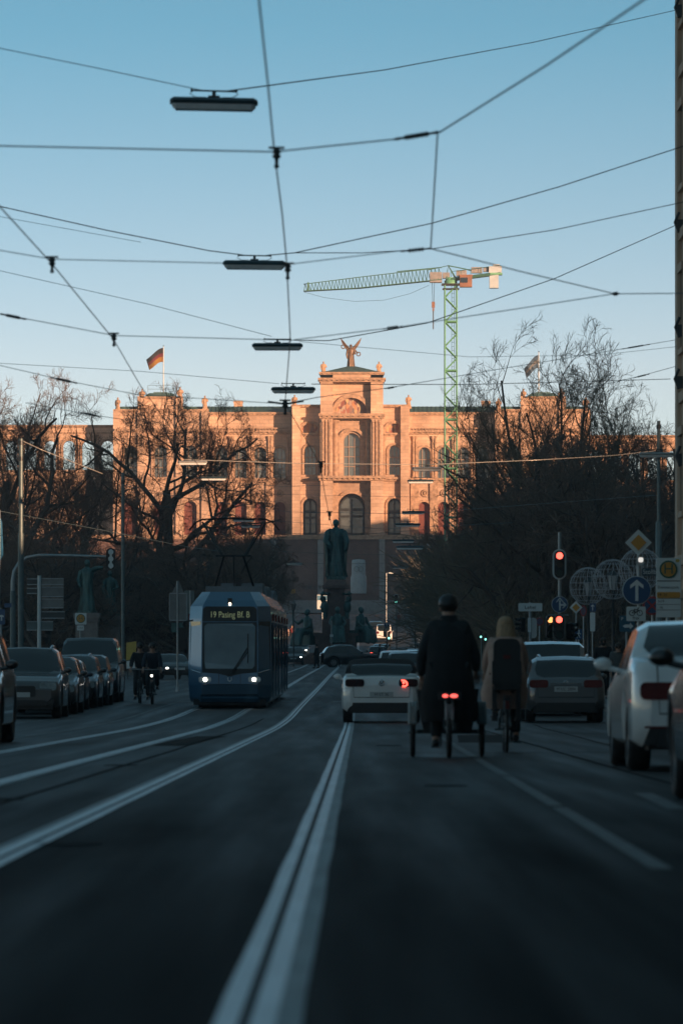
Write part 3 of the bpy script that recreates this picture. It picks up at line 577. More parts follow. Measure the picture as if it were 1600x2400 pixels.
for s in (-.18, .18): b.tube([(cp(1015, 660)[0] + s, 0, cp(1015, 660)[2]), (cp(1015, 708)[0] + s * .5, 0, cp(1015, 708)[2])], .035, 4, False)
b.build('hoist_rope', MT['cable'], cr_)
p = cp(1015, 714); b = MB().box((p[0], 0, p[2]), (.5, .35, .95)).box((p[0], 0, p[2] - .75), (.3, .3, .4)); b.build('hook_block', CORG, cr_)
b = MB().tube([cp(1015, 722), cp(1015, 771)], .09, 5); b.build('hook_chain', MT['dsteel'], cr_)
b = MB(); pts = [cp(712, 684), cp(760, 697), cp(830, 706), cp(900, 703), cp(960, 688), cp(1005, 668)]; b.tube(pts, .025, 4); b.build('slack_cable', MT['cable'], cr_)
# ------------------------------------------------------------------ bare trees: branches grown level by level
def grow(seed, levels, trunk_h, trunk_r, lean=(0, 0)):
    """levels: list of dict(n children per parent, len ratio or absolute, angle, up, wander, k points, r ratio, t0)"""
    r = np.random.default_rng(seed); out = []
    K = 8; t = np.linspace(0, 1, K + 1)
    pts = np.zeros((1, K + 1, 3)); pts[0, :, 2] = t * trunk_h; pts[0, :, 0] = lean[0] * t ** 1.5 + .25 * np.sin(t * 5 + seed) * t; pts[0, :, 1] = lean[1] * t ** 1.5 + .2 * np.cos(t * 4 + seed) * t
    rad = trunk_r * (1.25 - .65 * t)[None, :]; rad[0, 0] *= 1.35
    out.append((pts, rad, None, None)); length = np.array([trunk_h])
    for L in levels:
        N, K1, _ = pts.shape; n = L['n']; M = N * n
        par = np.repeat(np.arange(N), n)
        tt = L['t0'] + (1 - L['t0']) * ((np.tile(np.arange(n), N) + r.random(M)) / n)
        x = tt * (K1 - 1); i0 = np.minimum(x.astype(int), K1 - 2); f = (x - i0)[:, None]
        base = pts[par, i0] * (1 - f) + pts[par, i0 + 1] * f
        d = pts[par, i0 + 1] - pts[par, i0]; d /= np.linalg.norm(d, axis=1, keepdims=True) + 1e-9
        az = r.random(M) * 2 * np.pi if N > 1 else (np.arange(M) * 2.4 + r.random(M) * .8)
        ref = np.where(np.abs(d[:, 2:3]) > .9, np.array([[1., 0, 0]]), np.array([[0, 0, 1.]]))
        a = np.cross(d, ref); a /= np.linalg.norm(a, axis=1, keepdims=True); b_ = np.cross(d, a)
        ang = R(L['ang']) * (1 + L.get('angv', .3) * (r.random(M) * 2 - 1))
        nd = d * np.cos(ang)[:, None] + (a * np.cos(az)[:, None] + b_ * np.sin(az)[:, None]) * np.sin(ang)[:, None]
        ln = (L['abs'] if 'abs' in L else length[par] * L['len']) * (1 - L.get('fall', .45) * tt) * (.75 + .5 * r.random(M))
        K = L['k']; q = np.zeros((M, K + 1, 3)); q[:, 0] = base; cur = nd.copy()
        for k in range(K):
            cur = cur + r.normal(0, L['wander'], (M, 3)); cur[:, 2] += L['up'] * (1 if 'upk' not in L else (k / K) * L['upk'])
            cur /= np.linalg.norm(cur, axis=1, keepdims=True); q[:, k + 1] = q[:, k] + cur * (ln / K)[:, None]
        r0 = (rad[par, i0] * (1 - f[:, 0]) + rad[par, np.minimum(i0 + 1, rad.shape[1] - 1)] * f[:, 0]) * L['r']
        r0 = np.clip(r0, L.get('rmin', .012), None)
        rad = r0[:, None] * np.linspace(1, L.get('tip', .35), K + 1)[None, :]; rad = np.maximum(rad, L.get('rmin', .012) * .7); pts = q; length = ln
        out.append((pts, rad, par, x))
    return out
def tubes_np(pts, rad, sides):
    N, K1, _ = pts.shape
    d = np.gradient(pts, axis=1); d /= np.linalg.norm(d, axis=2, keepdims=True) + 1e-9
    ref = np.where(np.abs(d[:, :1, 2:3]) > .85, np.array([[[1., 0, 0]]]), np.array([[[0, 0, 1.]]])); ref = np.broadcast_to(ref, d.shape)
    a = np.cross(d, ref); a /= np.linalg.norm(a, axis=2, keepdims=True) + 1e-9; b_ = np.cross(d, a)
    th = np.arange(sides) * 2 * np.pi / sides
    v = pts[:, :, None, :] + rad[:, :, None, None] * (a[:, :, None, :] * np.cos(th)[None, None, :, None] + b_[:, :, None, :] * np.sin(th)[None, None, :, None])
    idx = np.arange(N * K1 * sides).reshape(N, K1, sides); nx_ = np.roll(idx, -1, axis=2)
    qd = np.stack([idx[:, :-1], nx_[:, :-1], nx_[:, 1:], idx[:, 1:]], axis=-1).reshape(-1, 4)
    return v.reshape(-1, 3), qd
def tree_meshes(out, split, fit, tm):
    """fit = (half width, height): trunk mesh (first levels) and crown mesh (the rest), scaled to a real size"""
    allp = np.concatenate([p.reshape(-1, 3) for p, *_ in out]); hw = np.percentile(np.abs(allp[:, :2] - allp[:, :2].mean(0) * 0), 99); hh = np.percentile(allp[:, 2], 99.3); hw = np.percentile(np.abs(allp[:, :2]), 97.5)
    S = np.array([fit[0] / hw, fit[0] / hw, fit[1] / hh]); rs = []; prev = None
    for part, sel in (('trunk', out[:split]), ('crown', out[split:])):
        vs, fs, o = [], [], 0
        for li, (p, r_, par, bx) in enumerate(sel):
            sd = 8 if (part == 'trunk' and li == 0) else (6 if part == 'trunk' else 3)
            q = p * S; rr = np.linalg.norm(q[..., :2], axis=-1); zz = q[..., 2] / fit[1]                    # keep the crown inside a rounded outline
            rl = fit[0] * np.where(zz > .45, np.sqrt(np.clip(1 - ((zz - .45) / .57) ** 2, 0, 1)), 1.) * (1 + .10 * np.sin(q[..., 0] * 2.1 + q[..., 2] * 1.7) + .06 * np.sin(q[..., 1] * 3.3 + q[..., 2] * 2.9))
            ok = np.logical_and.accumulate((rr < rl) | (zz < .12), axis=1); keep = ok[:, 1].copy()
            if par is not None: keep &= prev[par] >= bx - .35                       # a branch goes with the limb it grew from
            prev = np.where(keep, ok.sum(1) - 1, -1); q, ok, r_ = q[keep], ok[keep], r_[keep].copy()
            last = ok.sum(1) - 1; ii = np.minimum(np.arange(q.shape[1])[None, :], last[:, None]); q = np.take_along_axis(q, ii[..., None], axis=1); tr = last < q.shape[1] - 1; tp = np.clip(1 - (np.arange(q.shape[1])[None, :] / (last[:, None] + .4)) ** 1.5, .05, 1); r_[tr] = r_[tr] * tp[tr]; r_[~ok] = .002
            v, f = tubes_np(q, r_, sd); vs.append(v); fs.append(f + o); o += len(v)
        rs.append((part, np.concatenate(vs), np.concatenate(fs)))
    return rs
def tree(name, label, loc, out, split, fit, tm=None, group='bare trees along the street'):
    t = thing(name, label, 'tree', loc, 0, group)
    for part, v, f in tree_meshes(out, split, fit, tm): np_mesh(part, v, f, MT['bark'] if part == 'trunk' else (tm or MT['twig']), t)
    return t
def L(n, ln, ang, up, wd, k, r, t0=.25, **kw): return dict(n=n, len=ln, ang=ang, up=up, wander=wd, k=k, r=r, t0=t0, **kw)
gnarled = lambda s: grow(s, [L(8, 1.0, 58, .05, .17, 9, .68, .35, fall=.2), L(7, .62, 52, .06, .2, 7, .6, .25, fall=.2), L(8, .55, 50, .05, .22, 6, .5, .2), L(7, .56, 48, .04, .24, 4, .5, .15, rmin=.016), L(8, .7, 46, .02, .24, 3, .6, .1, rmin=.0095)], 7.5, .42, (.4, 0))
vase = lambda s: grow(s, [L(12, 1.75, 36, .04, .09, 10, .52, .25, fall=.2), L(8, .46, 36, .06, .12, 7, .5, .2, fall=.15), L(7, .52, 38, .06, .14, 5, .5, .15, fall=.2), L(5, .55, 38, .05, .16, 4, .55, .1, rmin=.016), L(6, .65, 38, .03, .18, 3, .6, .1, rmin=.0095)], 5.5, .45)
bushy = lambda s: grow(s, [L(12, 1.2, 48, .03, .13, 8, .5, .15, fall=.3), L(8, .55, 46, .02, .17, 6, .5, .15), L(7, .55, 46, .0, .2, 5, .5, .15), L(6, .6, 48, -.02, .22, 3, .55, .1, rmin=.014), L(4, .65, 46, -.03, .22, 3, .6, .1, rmin=.009)], 4., .3)
def at(u, Y): return (gx(u, Y), Y, g(Y) - .1)
A = tree('oak_tree', 'gnarled dark bare tree with a broad crown in front of the flagged palace wing', at(375, 330), gnarled(11), 3, (8.7, 20.2))
D = tree('elm_tree', 'tallest bare tree with fanning upright limbs in front of the crane foot', at(1300, 300), vase(5), 3, (8.0, 21.8), MT['twig2'])
B_ = tree('bushy_tree', 'low bushy bare tree whose twigs reach towards the tram roof', at(560, 345), bushy(3), 3, (4.6, 11.0))
def more(src, label, u, Y, sc, rz, sz=None):
    c = dup(src, at(u, Y), rz, label); c.scale = (sc, sc, sz or sc); return c
more(A, 'bare tree cut by the photo edge behind the curved signal mast', 18, 325, .98, 2.2, 1.04)
more(D, 'slim bare tree rising behind the signal mast arm, in front of the arcade', 75, 370, .72, 1.1, .92)
more(A, 'bare tree between the two statues and the palace arcade', 205, 360, .72, 4.0, .84)
more(B_, 'bare tree crowding behind the sign backs near the tram', 455, 300, 1.25, 1.0, 0.85)
more(B_, 'dark bare thicket tree above the two bronze statues', 230, 310, 1.35, 2.5, 0.85)
more(B_, 'bare tree low behind the white post with sign backs', 100, 290, 1.3, 4.1, 0.85)
more(B_, 'small bare tree with twigs hanging over the tram pantograph', 520, 390, 1.25, 3.3, 1.0)
more(B_, 'bare tree just behind the bend of the signal mast', -20, 300, 1.3, 5.2, 0.85)
more(B_, 'farthest small bare tree beside the monument, tram side', 608, 470, .95, .6)
more(B_, 'bare tree with lowest limbs behind the parked van', 290, 420, 1.3, 1.3, 1.0)
more(D, 'second tall bare tree, thinner, close to the thick grey pole', 1440, 320, .76, .7, .88)
more(B_, 'olive bare tree directly behind the caped rider', 1205, 330, 1.3, .3, 1.35)
more(B_, 'dense bare tree behind the red traffic light', 1290, 270, 1.5, 2.0, 1.25)
more(B_, 'dense bare tree behind the wire globes', 1420, 265, 1.5, 3.6, 1.2)
more(B_, 'bare tree squeezed between the thick pole and the ochre house', 1560, 290, 1.4, 5.0, 1.3)
more(B_, 'bare tree leaning towards the far green signals', 1200, 400, 1.2, 4.4, 1.3)
more(B_, 'slender bare tree right of the terrace strip, twigs catching light', 1078, 470, 1.0, 1.9, 1.35)
more(D, 'bare tree with upright limbs standing behind the tallest one', 1270, 380, .8, 2.8, .82)
more(D, 'bare tree half hidden behind the ochre house corner', 1530, 400, .9, 5.8, .8)
more(A, 'sturdy bare tree over the hedge behind the pedestrians', 1350, 350, .8, 3.0, .8)
# clipped hedges and undergrowth: countless twigs, one mass each
def thicket(name, label, x0, x1, y0, y1, h, n, m, seed):
    r = np.random.default_rng(seed); p0 = np.stack([r.uniform(x0, x1, n), r.uniform(y0, y1, n), np.zeros(n)], 1); p0[:, 2] = [g(y) - .1 for y in p0[:, 1]]
    K = 4; q = np.zeros((n, K + 1, 3)); q[:, 0] = p0; q[:, 0, 2] += r.random(n) * h * .5; d = np.stack([r.normal(0, .55, n), r.normal(0, .55, n), np.ones(n)], 1)
    ln = h * (.35 + .45 * r.random(n))
    for k in range(K):
        d = d + r.normal(0, .3, (n, 3)); d /= np.linalg.norm(d, axis=1, keepdims=True); q[:, k + 1] = q[:, k] + d * (ln / K)[:, None]
    q[:, :, 2] = np.minimum(q[:, :, 2], q[:, :1, 2] * 0 + p0[:, 2][:, None] + h * (1 + .12 * np.sin(p0[:, 0] * 3))[:, None])
    v, f = tubes_np(q, np.full((n, K + 1), .022), 3); o = np_mesh(name, v, f, m); return tag(o, label, 'undergrowth', kind='stuff')
HEDGE = mat('russet hedge twigs', (.065, .032, .024), .95, 0, .4, 1.)
thicket('hedge', 'russet beech hedge behind the parked cars and statues', -30, -9.8, 310, 330, 4.2, 26000, HEDGE, 1)
thicket('undergrowth', 'tangled bare undergrowth below the trees behind the statues', -34, -8.5, 345, 400, 7.5, 30000, MT['twig'], 2)
thicket('hedge', 'dull olive hedge behind the pedestrians and lantern posts', 8.5, 30, 265, 285, 4.6, 30000, MT['twig2'], 3)
thicket('undergrowth', 'tangled olive undergrowth below the trees behind the traffic lights', 8.0, 32, 300, 400, 9.5, 42000, MT['twig2'], 4)
thicket('undergrowth', 'tangled undergrowth on the slope beside the far bridge', -30, -15, 560, 700, 8, 16000, MT['twig'], 5)
thicket('undergrowth', 'olive undergrowth on the bank beyond the green signals', 11, 45, 600, 720, 10, 24000, MT['twig2'], 6)
# ------------------------------------------------------------------ people, statues
JN = ['pelvis', 'waist', 'chest', 'neck', 'head0', 'head', 'crown', 'shL', 'elL', 'wrL', 'shR', 'elR', 'wrR', 'hipL', 'knL', 'anL', 'toL', 'hipR', 'knR', 'anR', 'toR']
BON = [(0, 1), (1, 2), (2, 3), (3, 4), (4, 5), (5, 6), (2, 7), (7, 8), (8, 9), (2, 10), (10, 11), (11, 12), (0, 13), (13, 14), (14, 15), (15, 16), (0, 17), (17, 18), (18, 19), (19, 20)]
RAD = [.135, .125, .15, .058, .07, .092, .06, .062, .045, .03, .062, .045, .03, .092, .062, .042, .035, .092, .062, .042, .035]
def stand(h=1.75, stride=.0, armL=(0, 0), armR=(0, 0), lean=0):
    """joint positions of a standing or walking person facing +y; arms = (forward swing, bend) in radians"""
    k = h / 1.75; p = dict(pelvis=(0, 0, .95), waist=(0, .0 + lean * .1, 1.12), chest=(0, lean * .25, 1.36), neck=(0, lean * .35 + .01, 1.5), head0=(0, lean * .4 + .02, 1.57), head=(0, lean * .42 + .03, 1.64), crown=(0, lean * .44 + .01, 1.70))
    for s, n, arm in ((-1, 'L', armL), (1, 'R', armR)):
        f = stride * s; p['sh' + n] = (s * .19, lean * .27, 1.43); a, bnd = arm
        e = (s * .23, lean * .27 + .29 * math.sin(a), 1.43 - .29 * math.cos(a)); p['el' + n] = e; p['wr' + n] = (s * .21, e[1] + .25 * math.sin(a + bnd), e[2] - .25 * math.cos(a + bnd))
        p['hip' + n] = (s * .09, 0, .9); p['kn' + n] = (s * .1, f * .22 + .02, .5); p['an' + n] = (s * .1, f * .42, .09); p['to' + n] = (s * .11, f * .42 + .16, .04)
    return {q: Vector(v) * k for q, v in p.items()}
def skin_mesh(name, verts, edges, radii, m, parent, root=0, sub=1):
    me = bpy.data.meshes.new(name); me.from_pydata([tuple(v) for v in verts], edges, []); me.materials.append(m)
    o = bpy.data.objects.new(name, me); C.objects.link(o)
    if parent is not None: o.parent = parent
    sk = o.modifiers.new('skin', 'SKIN'); sk.use_smooth_shade = True
    for i, d in enumerate(me.skin_vertices[0].data):
        r_ = radii[i]; d.radius = r_ if isinstance(r_, tuple) else (r_, r_); d.use_root = (i == root)
    if sub: ss = o.modifiers.new('smooth', 'SUBSURF'); ss.levels = sub; ss.render_levels = sub
    return o
def human(label, loc, rz, pose, top, trousers, hairm=None, cat='person', hair='short', shoes=None, coat=None, helmet=None, group=None, grip=False, k=None):
    t = thing('person', label, cat, loc, rz, group); k = k or (pose['crown'].z - min(pose['toL'].z, pose['toR'].z)) / 1.66
    vs = [pose[j] for j in JN]; ed = list(BON); ra = [r * k for r in RAD]
    # hands: palm, four unequal fingers and a thumb
    for n in 'LR':
        w_, e = pose['wr' + n], pose['el' + n]; iw = JN.index('wr' + n); d = (w_ - e).normalized(); sd_ = d.cross(Vector((0, 1, .2))).normalized(); dn = d.cross(sd_).normalized()
        pm = len(vs); vs.append(w_ + d * .06 * k); ed.append((iw, pm)); ra.append((.034 * k, .02 * k))
        for q, ln in enumerate((.075, .085, .08, .062)):
            a0 = vs[pm] + sd_ * (.03 - .02 * q) * k + d * .03 * k; c0 = d * ln * .55 * k; cu = d * ln * (.2 if grip else .4) * k + dn * ln * (.5 if grip else .18) * k
            i = len(vs); vs += [a0, a0 + c0, a0 + c0 + cu]; ed += [(pm, i), (i, i + 1), (i + 1, i + 2)]; ra += [.0095 * k, .0085 * k, .007 * k]
        i = len(vs); a0 = w_ + d * .03 * k + sd_ * .036 * k; vs += [a0, a0 + (d * .04 + sd_ * .025 + dn * .015) * k]; ed += [(pm, i), (i, i + 1)]; ra += [.011 * k, .009 * k]
    skin_mesh('body', vs, ed, ra, MT['skin'], t)
    J = lambda ns: [pose[n] for n in ns]
    ns = ['waist', 'chest', 'neck', 'shL', 'elL', 'wrL', 'shR', 'elR', 'wrR', 'pelvis']
    pv = J(ns); pv[2] = pose['chest'].lerp(pose['neck'], .75); pv[5] = pose['elL'].lerp(pose['wrL'], .93); pv[8] = pose['elR'].lerp(pose['wrR'], .93)
    skin_mesh('jacket', pv, [(9, 0), (0, 1), (1, 2), (1, 3), (3, 4), (4, 5), (1, 6), (6, 7), (7, 8)], [q * k for q in (.152, .175, .078, .088, .066, .05, .088, .066, .05, .16)], top, t)
    lv = J(['pelvis', 'hipL', 'knL', 'anL', 'hipR', 'knR', 'anR'])
    skin_mesh('trousers', lv, [(0, 1), (1, 2), (2, 3), (0, 4), (4, 5), (5, 6)], [q * k for q in (.148, .115, .083, .066, .115, .083, .066)], trousers, t)
    for n in 'LR':
        a, b_ = pose['an' + n], pose['to' + n]; d = (b_ - a); d.z = 0
        d = d.normalized() if d.length > .01 else Vector((0, 1, 0))
        skin_mesh('shoe', [a - d * .05 * k - Vector((0, 0, .045 * k)), a + d * .06 * k - Vector((0, 0, .045 * k)), b_ + d * .05 * k - Vector((0, 0, .01 * k))], [(0, 1), (1, 2)], [.045 * k, .05 * k, .035 * k], shoes or MT['black'], t)
    h = pose['head']; n_ = pose['neck']
    fm = MB()                                                                    # face: nose, ears, mouth line
    fm.ell(h + Vector((0, .098, -.01)) * k, (.013 * k, .022 * k, .022 * k), 6, 5)
    for s in (-1, 1): fm.ell(h + Vector((s * .09, 0, -.01)) * k, (.012 * k, .022 * k, .032 * k), 6, 5)
    fm.build('face', MT['skin'], t)
    ey = MB()
    for s in (-1, 1): ey.ell(h + Vector((s * .032, .086, .012)) * k, (.012 * k, .008 * k, .008 * k), 6, 5)
    ey.ell(h + Vector((0, .088, -.05)) * k, (.024 * k, .008 * k, .006 * k), 6, 5); ey.build('eyes_and_mouth', MT['ink'], t)
    if helmet:
        b = MB(); b.lathe([(.0, .175), (.06, .168), (.105, .13), (.125, .07), (.128, .03), (.118, .02)], 14, h + Vector((0, -.01, -.02 * k)), sx=.92, sy=1.12)
        for i in range(-1, 2): b.tube([h + Vector((i * .05, -.13, .04)), h + Vector((i * .05, 0, .158 - abs(i) * .02)), h + Vector((i * .05, .12, .06))], .012, 5)
        b.build('helmet', helmet, t)
    if hair != 'none' and hairm:
        b = MB(); b.ell(h + Vector((0, -.015, .022)) * k, (.098 * k, .11 * k, .1 * k), 14, 10)
        if hair == 'long':
            r = random.Random(3)
            for i in range(46):
                a = -math.pi * (.02 + .96 * i / 45); x, y = math.cos(a) * .098 * k, math.sin(a) * .105 * k; l = (.34 + .16 * math.sin(-a)) * k * (.85 + .3 * r.random())
                b.tube([h + Vector((x * .8, y * .8, .07 * k)), h + Vector((x * 1.05, y * 1.1, -.04 * k)), h + Vector((x * 1.05 + r.uniform(-.04, .04), y * 1.3 - .03, -.04 * k - l * .5)), h + Vector((x * .55 + r.uniform(-.05, .05), y * 1.15 - .05 + r.uniform(-.03, .01), -.04 * k - l * (.7 + .6 * r.random())))], [.016, .017, .014, .004], 5)
        elif hair == 'beard': b.ell(h + Vector((0, .045, -.07)) * k, (.07 * k, .055 * k, .05 * k), 10, 7)
        b.build('hair', hairm, t)
    if coat:
        secs = []; n = 28
        for z, cx_, cy_, a, b_, f in coat[0]:
            secs.append([(cx_ + a * math.cos(2 * math.pi * j / n) * (1 + f * math.sin(j * 2.7 + z * 2)), cy_ + b_ * math.sin(2 * math.pi * j / n) * (1 + f * math.sin(j * 3.9 + z)), z) for j in range(n)])
        MB().loft(secs).build('coat', coat[1], t)
    return t
def robed(b, h, pose='stand', seed=1, cloak=1.0):
    """draped figure of height h as one mesh: folds run down a lofted robe, arms and head grow out of it"""
    r = random.Random(seed); n = 30; ph = [r.random() * 6.3 for _ in range(5)]; secs = []
    prof = [(0, .150, .135), (.03, .155, .14), (.2, .135, .12), (.4, .118, .1), (.52, .115, .095), (.62, .105, .08), (.72, .125, .085), (.79, .14, .08), (.825, .10, .065), (.85, .042, .042), (.875, .036, .04)]
    for z, a, d in prof:
        f = .16 * (1 - z) * cloak + .03
        secs.append([(a * h * math.cos(q) * (1 + f * math.sin(9 * q + ph[0] + z * 4) + .5 * f * math.sin(5 * q + ph[1] - z * 6)), d * h * math.sin(q) * (1 + f * math.sin(8 * q + ph[2] + z * 3)), z * h) for q in (2 * math.pi * j / n for j in range(n))])
    b.loft(secs); b.ell((0, -.006 * h, .925 * h), (.048 * h, .056 * h, .066 * h), 12, 9); b.ell((0, .012 * h, .94 * h), (.056 * h, .058 * h, .062 * h), 10, 8)
    b.ell((0, -.06 * h, .92 * h), (.01 * h, .016 * h, .016 * h), 6, 5)
    def arm(p): b.tube([Vector(q) * h for q in p], [.05 * h, .042 * h, .03 * h, .024 * h][:len(p)], 8); b.ell(Vector(p[-1]) * h, (.024 * h, .022 * h, .032 * h), 7, 6)
    if pose == 'king': arm([(-.12, 0, .79), (-.175, -.03, .62), (-.10, -.12, .52)]); arm([(.12, 0, .79), (.185, 0, .62), (.165, -.08, .47)])
    elif pose == 'point': arm([(.11, 0, .80), (.20, -.02, .84), (.33, -.04, .85)]); arm([(-.12, 0, .79), (-.17, -.02, .62), (-.1, -.1, .5)])
    elif pose == 'folded': arm([(.12, 0, .79), (.17, -.03, .62), (.04, -.12, .58)]); arm([(-.12, 0, .79), (-.165, 0, .6), (-.13, -.04, .44)])
    else: arm([(.12, 0, .79), (.165, -.02, .62), (.10, -.11, .60)]); arm([(-.12, 0, .79), (-.16, 0, .6), (-.14, -.03, .45)])
    return b
# roofline statues of the palace
SSTAT = mat('roofline statue stone', (.40, .26, .17), .85, 0, .35, 3, bump=.3)
def roof_statue(u, vb, Y, hpx, label, seed, pose='stand'):
    h = hpx / (F / Y); b = MB(); b.box((0, 0, .2), (.9, .9, .4)); robed(b, h, pose, seed, .8)
    for i in range(len(b.v)):
        x, y, z = b.v[i]; b.v[i] = (x * 1.15, y, z)
    o = b.build('statue', SSTAT); o.location = P(u, vb, Y) ; o.rotation_euler[2] = (seed % 5 - 2) * .25
    return tag(o, label, 'statue', 'stone figures along the palace roofline')
YP = PY - 3.6
for i, (u, vb, l) in enumerate(((276, 966, 'stone figure at the outer corner of the flagged pavilion roof'), (333, 946, 'stone figure on the flagged attic, arcade side of the flagpole'), (422, 942, 'stone figure on the flagged attic, just beside the flagpole, nearer the centre'), (480, 962, 'stone figure at the inner corner of the flagged pavilion roof'), (1168, 968, 'stone figure on the far pavilion corner nearest the crane'), (1226, 946, 'stone figure on the unlit attic seen through the tallest tree'), (1315, 946, 'stone figure above the tree-covered attic, outer side'), (1372, 966, 'stone figure at the outermost corner behind the tallest tree'))):
    roof_statue(u, vb, YP, 35, l, i)
roof_statue(690, 958, PY - 2, 33, 'stone figure on the side bay beside the hanging lamps', 11); roof_statue(957, 958, PY - 2, 33, 'stone figure on the side bay nearest the crane mast', 12)
roof_statue(758, 881, PY - 4, 34, 'stone figure on the top corner of the central block, lamp side', 13, 'folded'); roof_statue(888, 881, PY - 4, 34, 'stone figure on the top corner of the central block, crane side', 14, 'folded')
# winged figure on the summit
an = thing('winged_statue', 'bronze winged figure holding wreaths on top of the central block', 'statue', P(822, 881, PY - 1))
ABR = mat('brown bronze', (.16, .10, .065), .5, .3, .4, 2, bump=.2)
b = MB(); b.lathe([(1.9, 0), (1.9, .5), (1.5, .7), (1.3, 1.2), (.95, 1.4)], 8, smooth=False); b.build('base', COPPER, an)
H_ = 4.6; b = MB(); robed(b, H_, 'x', 21, 1.2)
b.v = [(x, y, z + 1.2) for x, y, z in b.v]
b.tube([(.5, 0, 4.9), (1.0, -.1, 4.5), (1.25, -.2, 4.1)], [.17, .13, .09], 7); b.tube([(-.5, 0, 4.9), (-.9, -.1, 5.1), (-1.2, -.2, 5.2)], [.17, .13, .09], 7); b.build('figure', ABR, an)
for s in (-1, 1):
    w_ = MB(); out = [(0, 4.9), (s * .7, 5.4), (s * 1.35, 6.3), (s * 1.95, 7.0), (s * 1.6, 6.0), (s * 1.1, 5.2), (s * .55, 4.5), (0, 4.1)]
    w_.prism(out if s < 0 else out[::-1], .25, .4); w_.tube([(0, .3, 4.8), (s * .75, .25, 5.5), (s * 1.4, .25, 6.35), (s * 1.95, .3, 7.0)], [.2, .17, .12, .03], 6); w_.build('wing', ABR, an)
    MB().torus((s * 1.4, -.25, 4.0 if s > 0 else 5.35), .34, .09, 'Y', 18, 6).build('wreath', ABR, an)
# flag and flagpole
fp = thing('flagpole', 'white flagpole on the pavilion roof beside two stone figures', 'flagpole', P(383, 924, PY - 2)); MB().tube([(0, 0, 0), (0, 0, 8.8)], [.11, .07], 8).build('pole', MT['white'], fp); MB().ell((0, 0, 8.85), (.13, .13, .13), 8, 6).build('finial', MT['chrome'], fp)
def flag(loc, label, mats, wlen=3.1, ht=2.6, sag=2.1):
    b = MB(); n, m = 16, 9; vs = []
    for j in range(m):
        for i in range(n):
            t, q = i / (n - 1), j / (m - 1); vs.append((-wlen * t * (.82 + .18 * (1 - q)) , .35 * math.sin(t * 7 + q) * t, -ht * q * (1 - .28 * t) - sag * t ** 1.3 + .12 * math.sin(t * 6)))
    b.add(vs, [(j * n + i, j * n + i + 1, (j + 1) * n + i + 1, (j + 1) * n + i) for j in range(m - 1) for i in range(n - 1)], True)
    o = b.build('flag', mats); o.location = loc
    o.data.polygons.foreach_set('material_index', [min(2, int(3 * (j + .5) / (m - 1))) for j in range(m - 1) for i in range(n - 1)])
    s_ = o.modifiers.new('cloth thickness', 'SOLIDIFY'); s_.thickness = .03
    return tag(o, label, 'flag')
FB, FR, FG = mat('black flag cloth', (.02, .02, .024), .9), mat('red flag cloth', (.13, .016, .024), .9), mat('gold flag cloth', (.26, .13, .02), .9)
flag(P(382.2, 815, PY - 2), 'black, red and gold flag blowing from the white flagpole', [FB, FR, FG])
FW, FBL = mat('white flag cloth', (.16, .17, .18), .9), mat('pale blue flag cloth', (.05, .09, .14), .9)
fp2 = thing('flagpole', 'flagpole on the pavilion roof behind the tallest tree', 'flagpole', P(1262, 940, PY - 2)); MB().tube([(0, 0, 0), (0, 0, 9.)], [.11, .07], 8).build('pole', MT['white'], fp2); MB().ell((0, 0, 9.05), (.13, .13, .13), 8, 6).build('finial', MT['chrome'], fp2)
flag(P(1261, 832, PY - 2), 'faded blue and white flag seen through the tallest tree', [FBL, FW, FBL], 2.6, 2.4, 2.4)
# ------------------------------------------------------------------ king monument on the street axis
MY = 433.; km = F / MY; mx = gx(787, MY); mz = g(MY)
def mz_(v): return CH + (VH - v) / km - mz
mo = thing('monument', 'stepped granite monument base with tall shaft in the middle of the street', 'monument', (mx, MY, mz))
b = MB()
for i in range(6): b.lathe([(5.0 - .36 * i, .16 * i), (5.0 - .36 * i, .16 * i + .17)], 8, smooth=False)
b.build('steps', MT['rgranite'], mo)
b = MB(); z0 = .95; zt = mz_(1372)
b.box((0, 0, z0 + .75), (3.6, 3.6, 1.5)); b.box((0, 0, z0 + 1.6), (3.9, 3.9, .25)); b.box((0, 0, z0 + 2.3), (2.4, 2.4, 1.3)); b.build('plinth', MT['rgranite'], mo)
b = MB(); b.box((0, 0, (z0 + 2.9 + zt) / 2), (1.55, 1.55, zt - z0 - 2.9)); b.box((0, 0, zt - .15), (2.3, 2.3, .3)); b.box((0, 0, zt + .2), (2.0, 2.0, .4), taper=.8); b.box((0, 0, z0 + 3.1), (1.9, 1.9, .4)); b.build('shaft', MT['rgranite'], mo)
for i, (sx, sy) in enumerate(((-1, -1), (1, -1), (1, 1), (-1, 1))):
    b = MB(); b.ell((sx * 1.0, sy * 1.0, zt - 1.9), (.34, .3, .55), 10, 8); b.ell((sx * 1.05, sy * 1.05, zt - 1.2), (.2, .2, .24), 9, 7); b.tube([(sx * .85, sy * 1.1, zt - 1.5), (sx * 1.25, sy * 1.2, zt - 1.1), (sx * 1.05, sy * 1.15, zt - .55)], [.12, .1, .07], 6); b.tube([(sx * 1.1, sy * .85, zt - 1.5), (sx * 1.3, sy * 1.0, zt - 1.2), (sx * 1.15, sy * 1.0, zt - .55)], [.12, .1, .07], 6)
    b.torus((sx * .95, sy * .95, zt - .75), .34, .11, 'Z', 14, 6); b.ell((sx * .95, sy * .95, zt - 2.6), (.22, .2, .5), 9, 7); b.build('putto', MT['bronze'], mo)
ks = MB(); robed(ks, mz_(1222) - mz_(1358), 'king', 4, 1.5); kz = mz_(1358)
hk = mz_(1222) - mz_(1358)
secs = []                                                                      # wide coronation cloak hanging from the shoulders
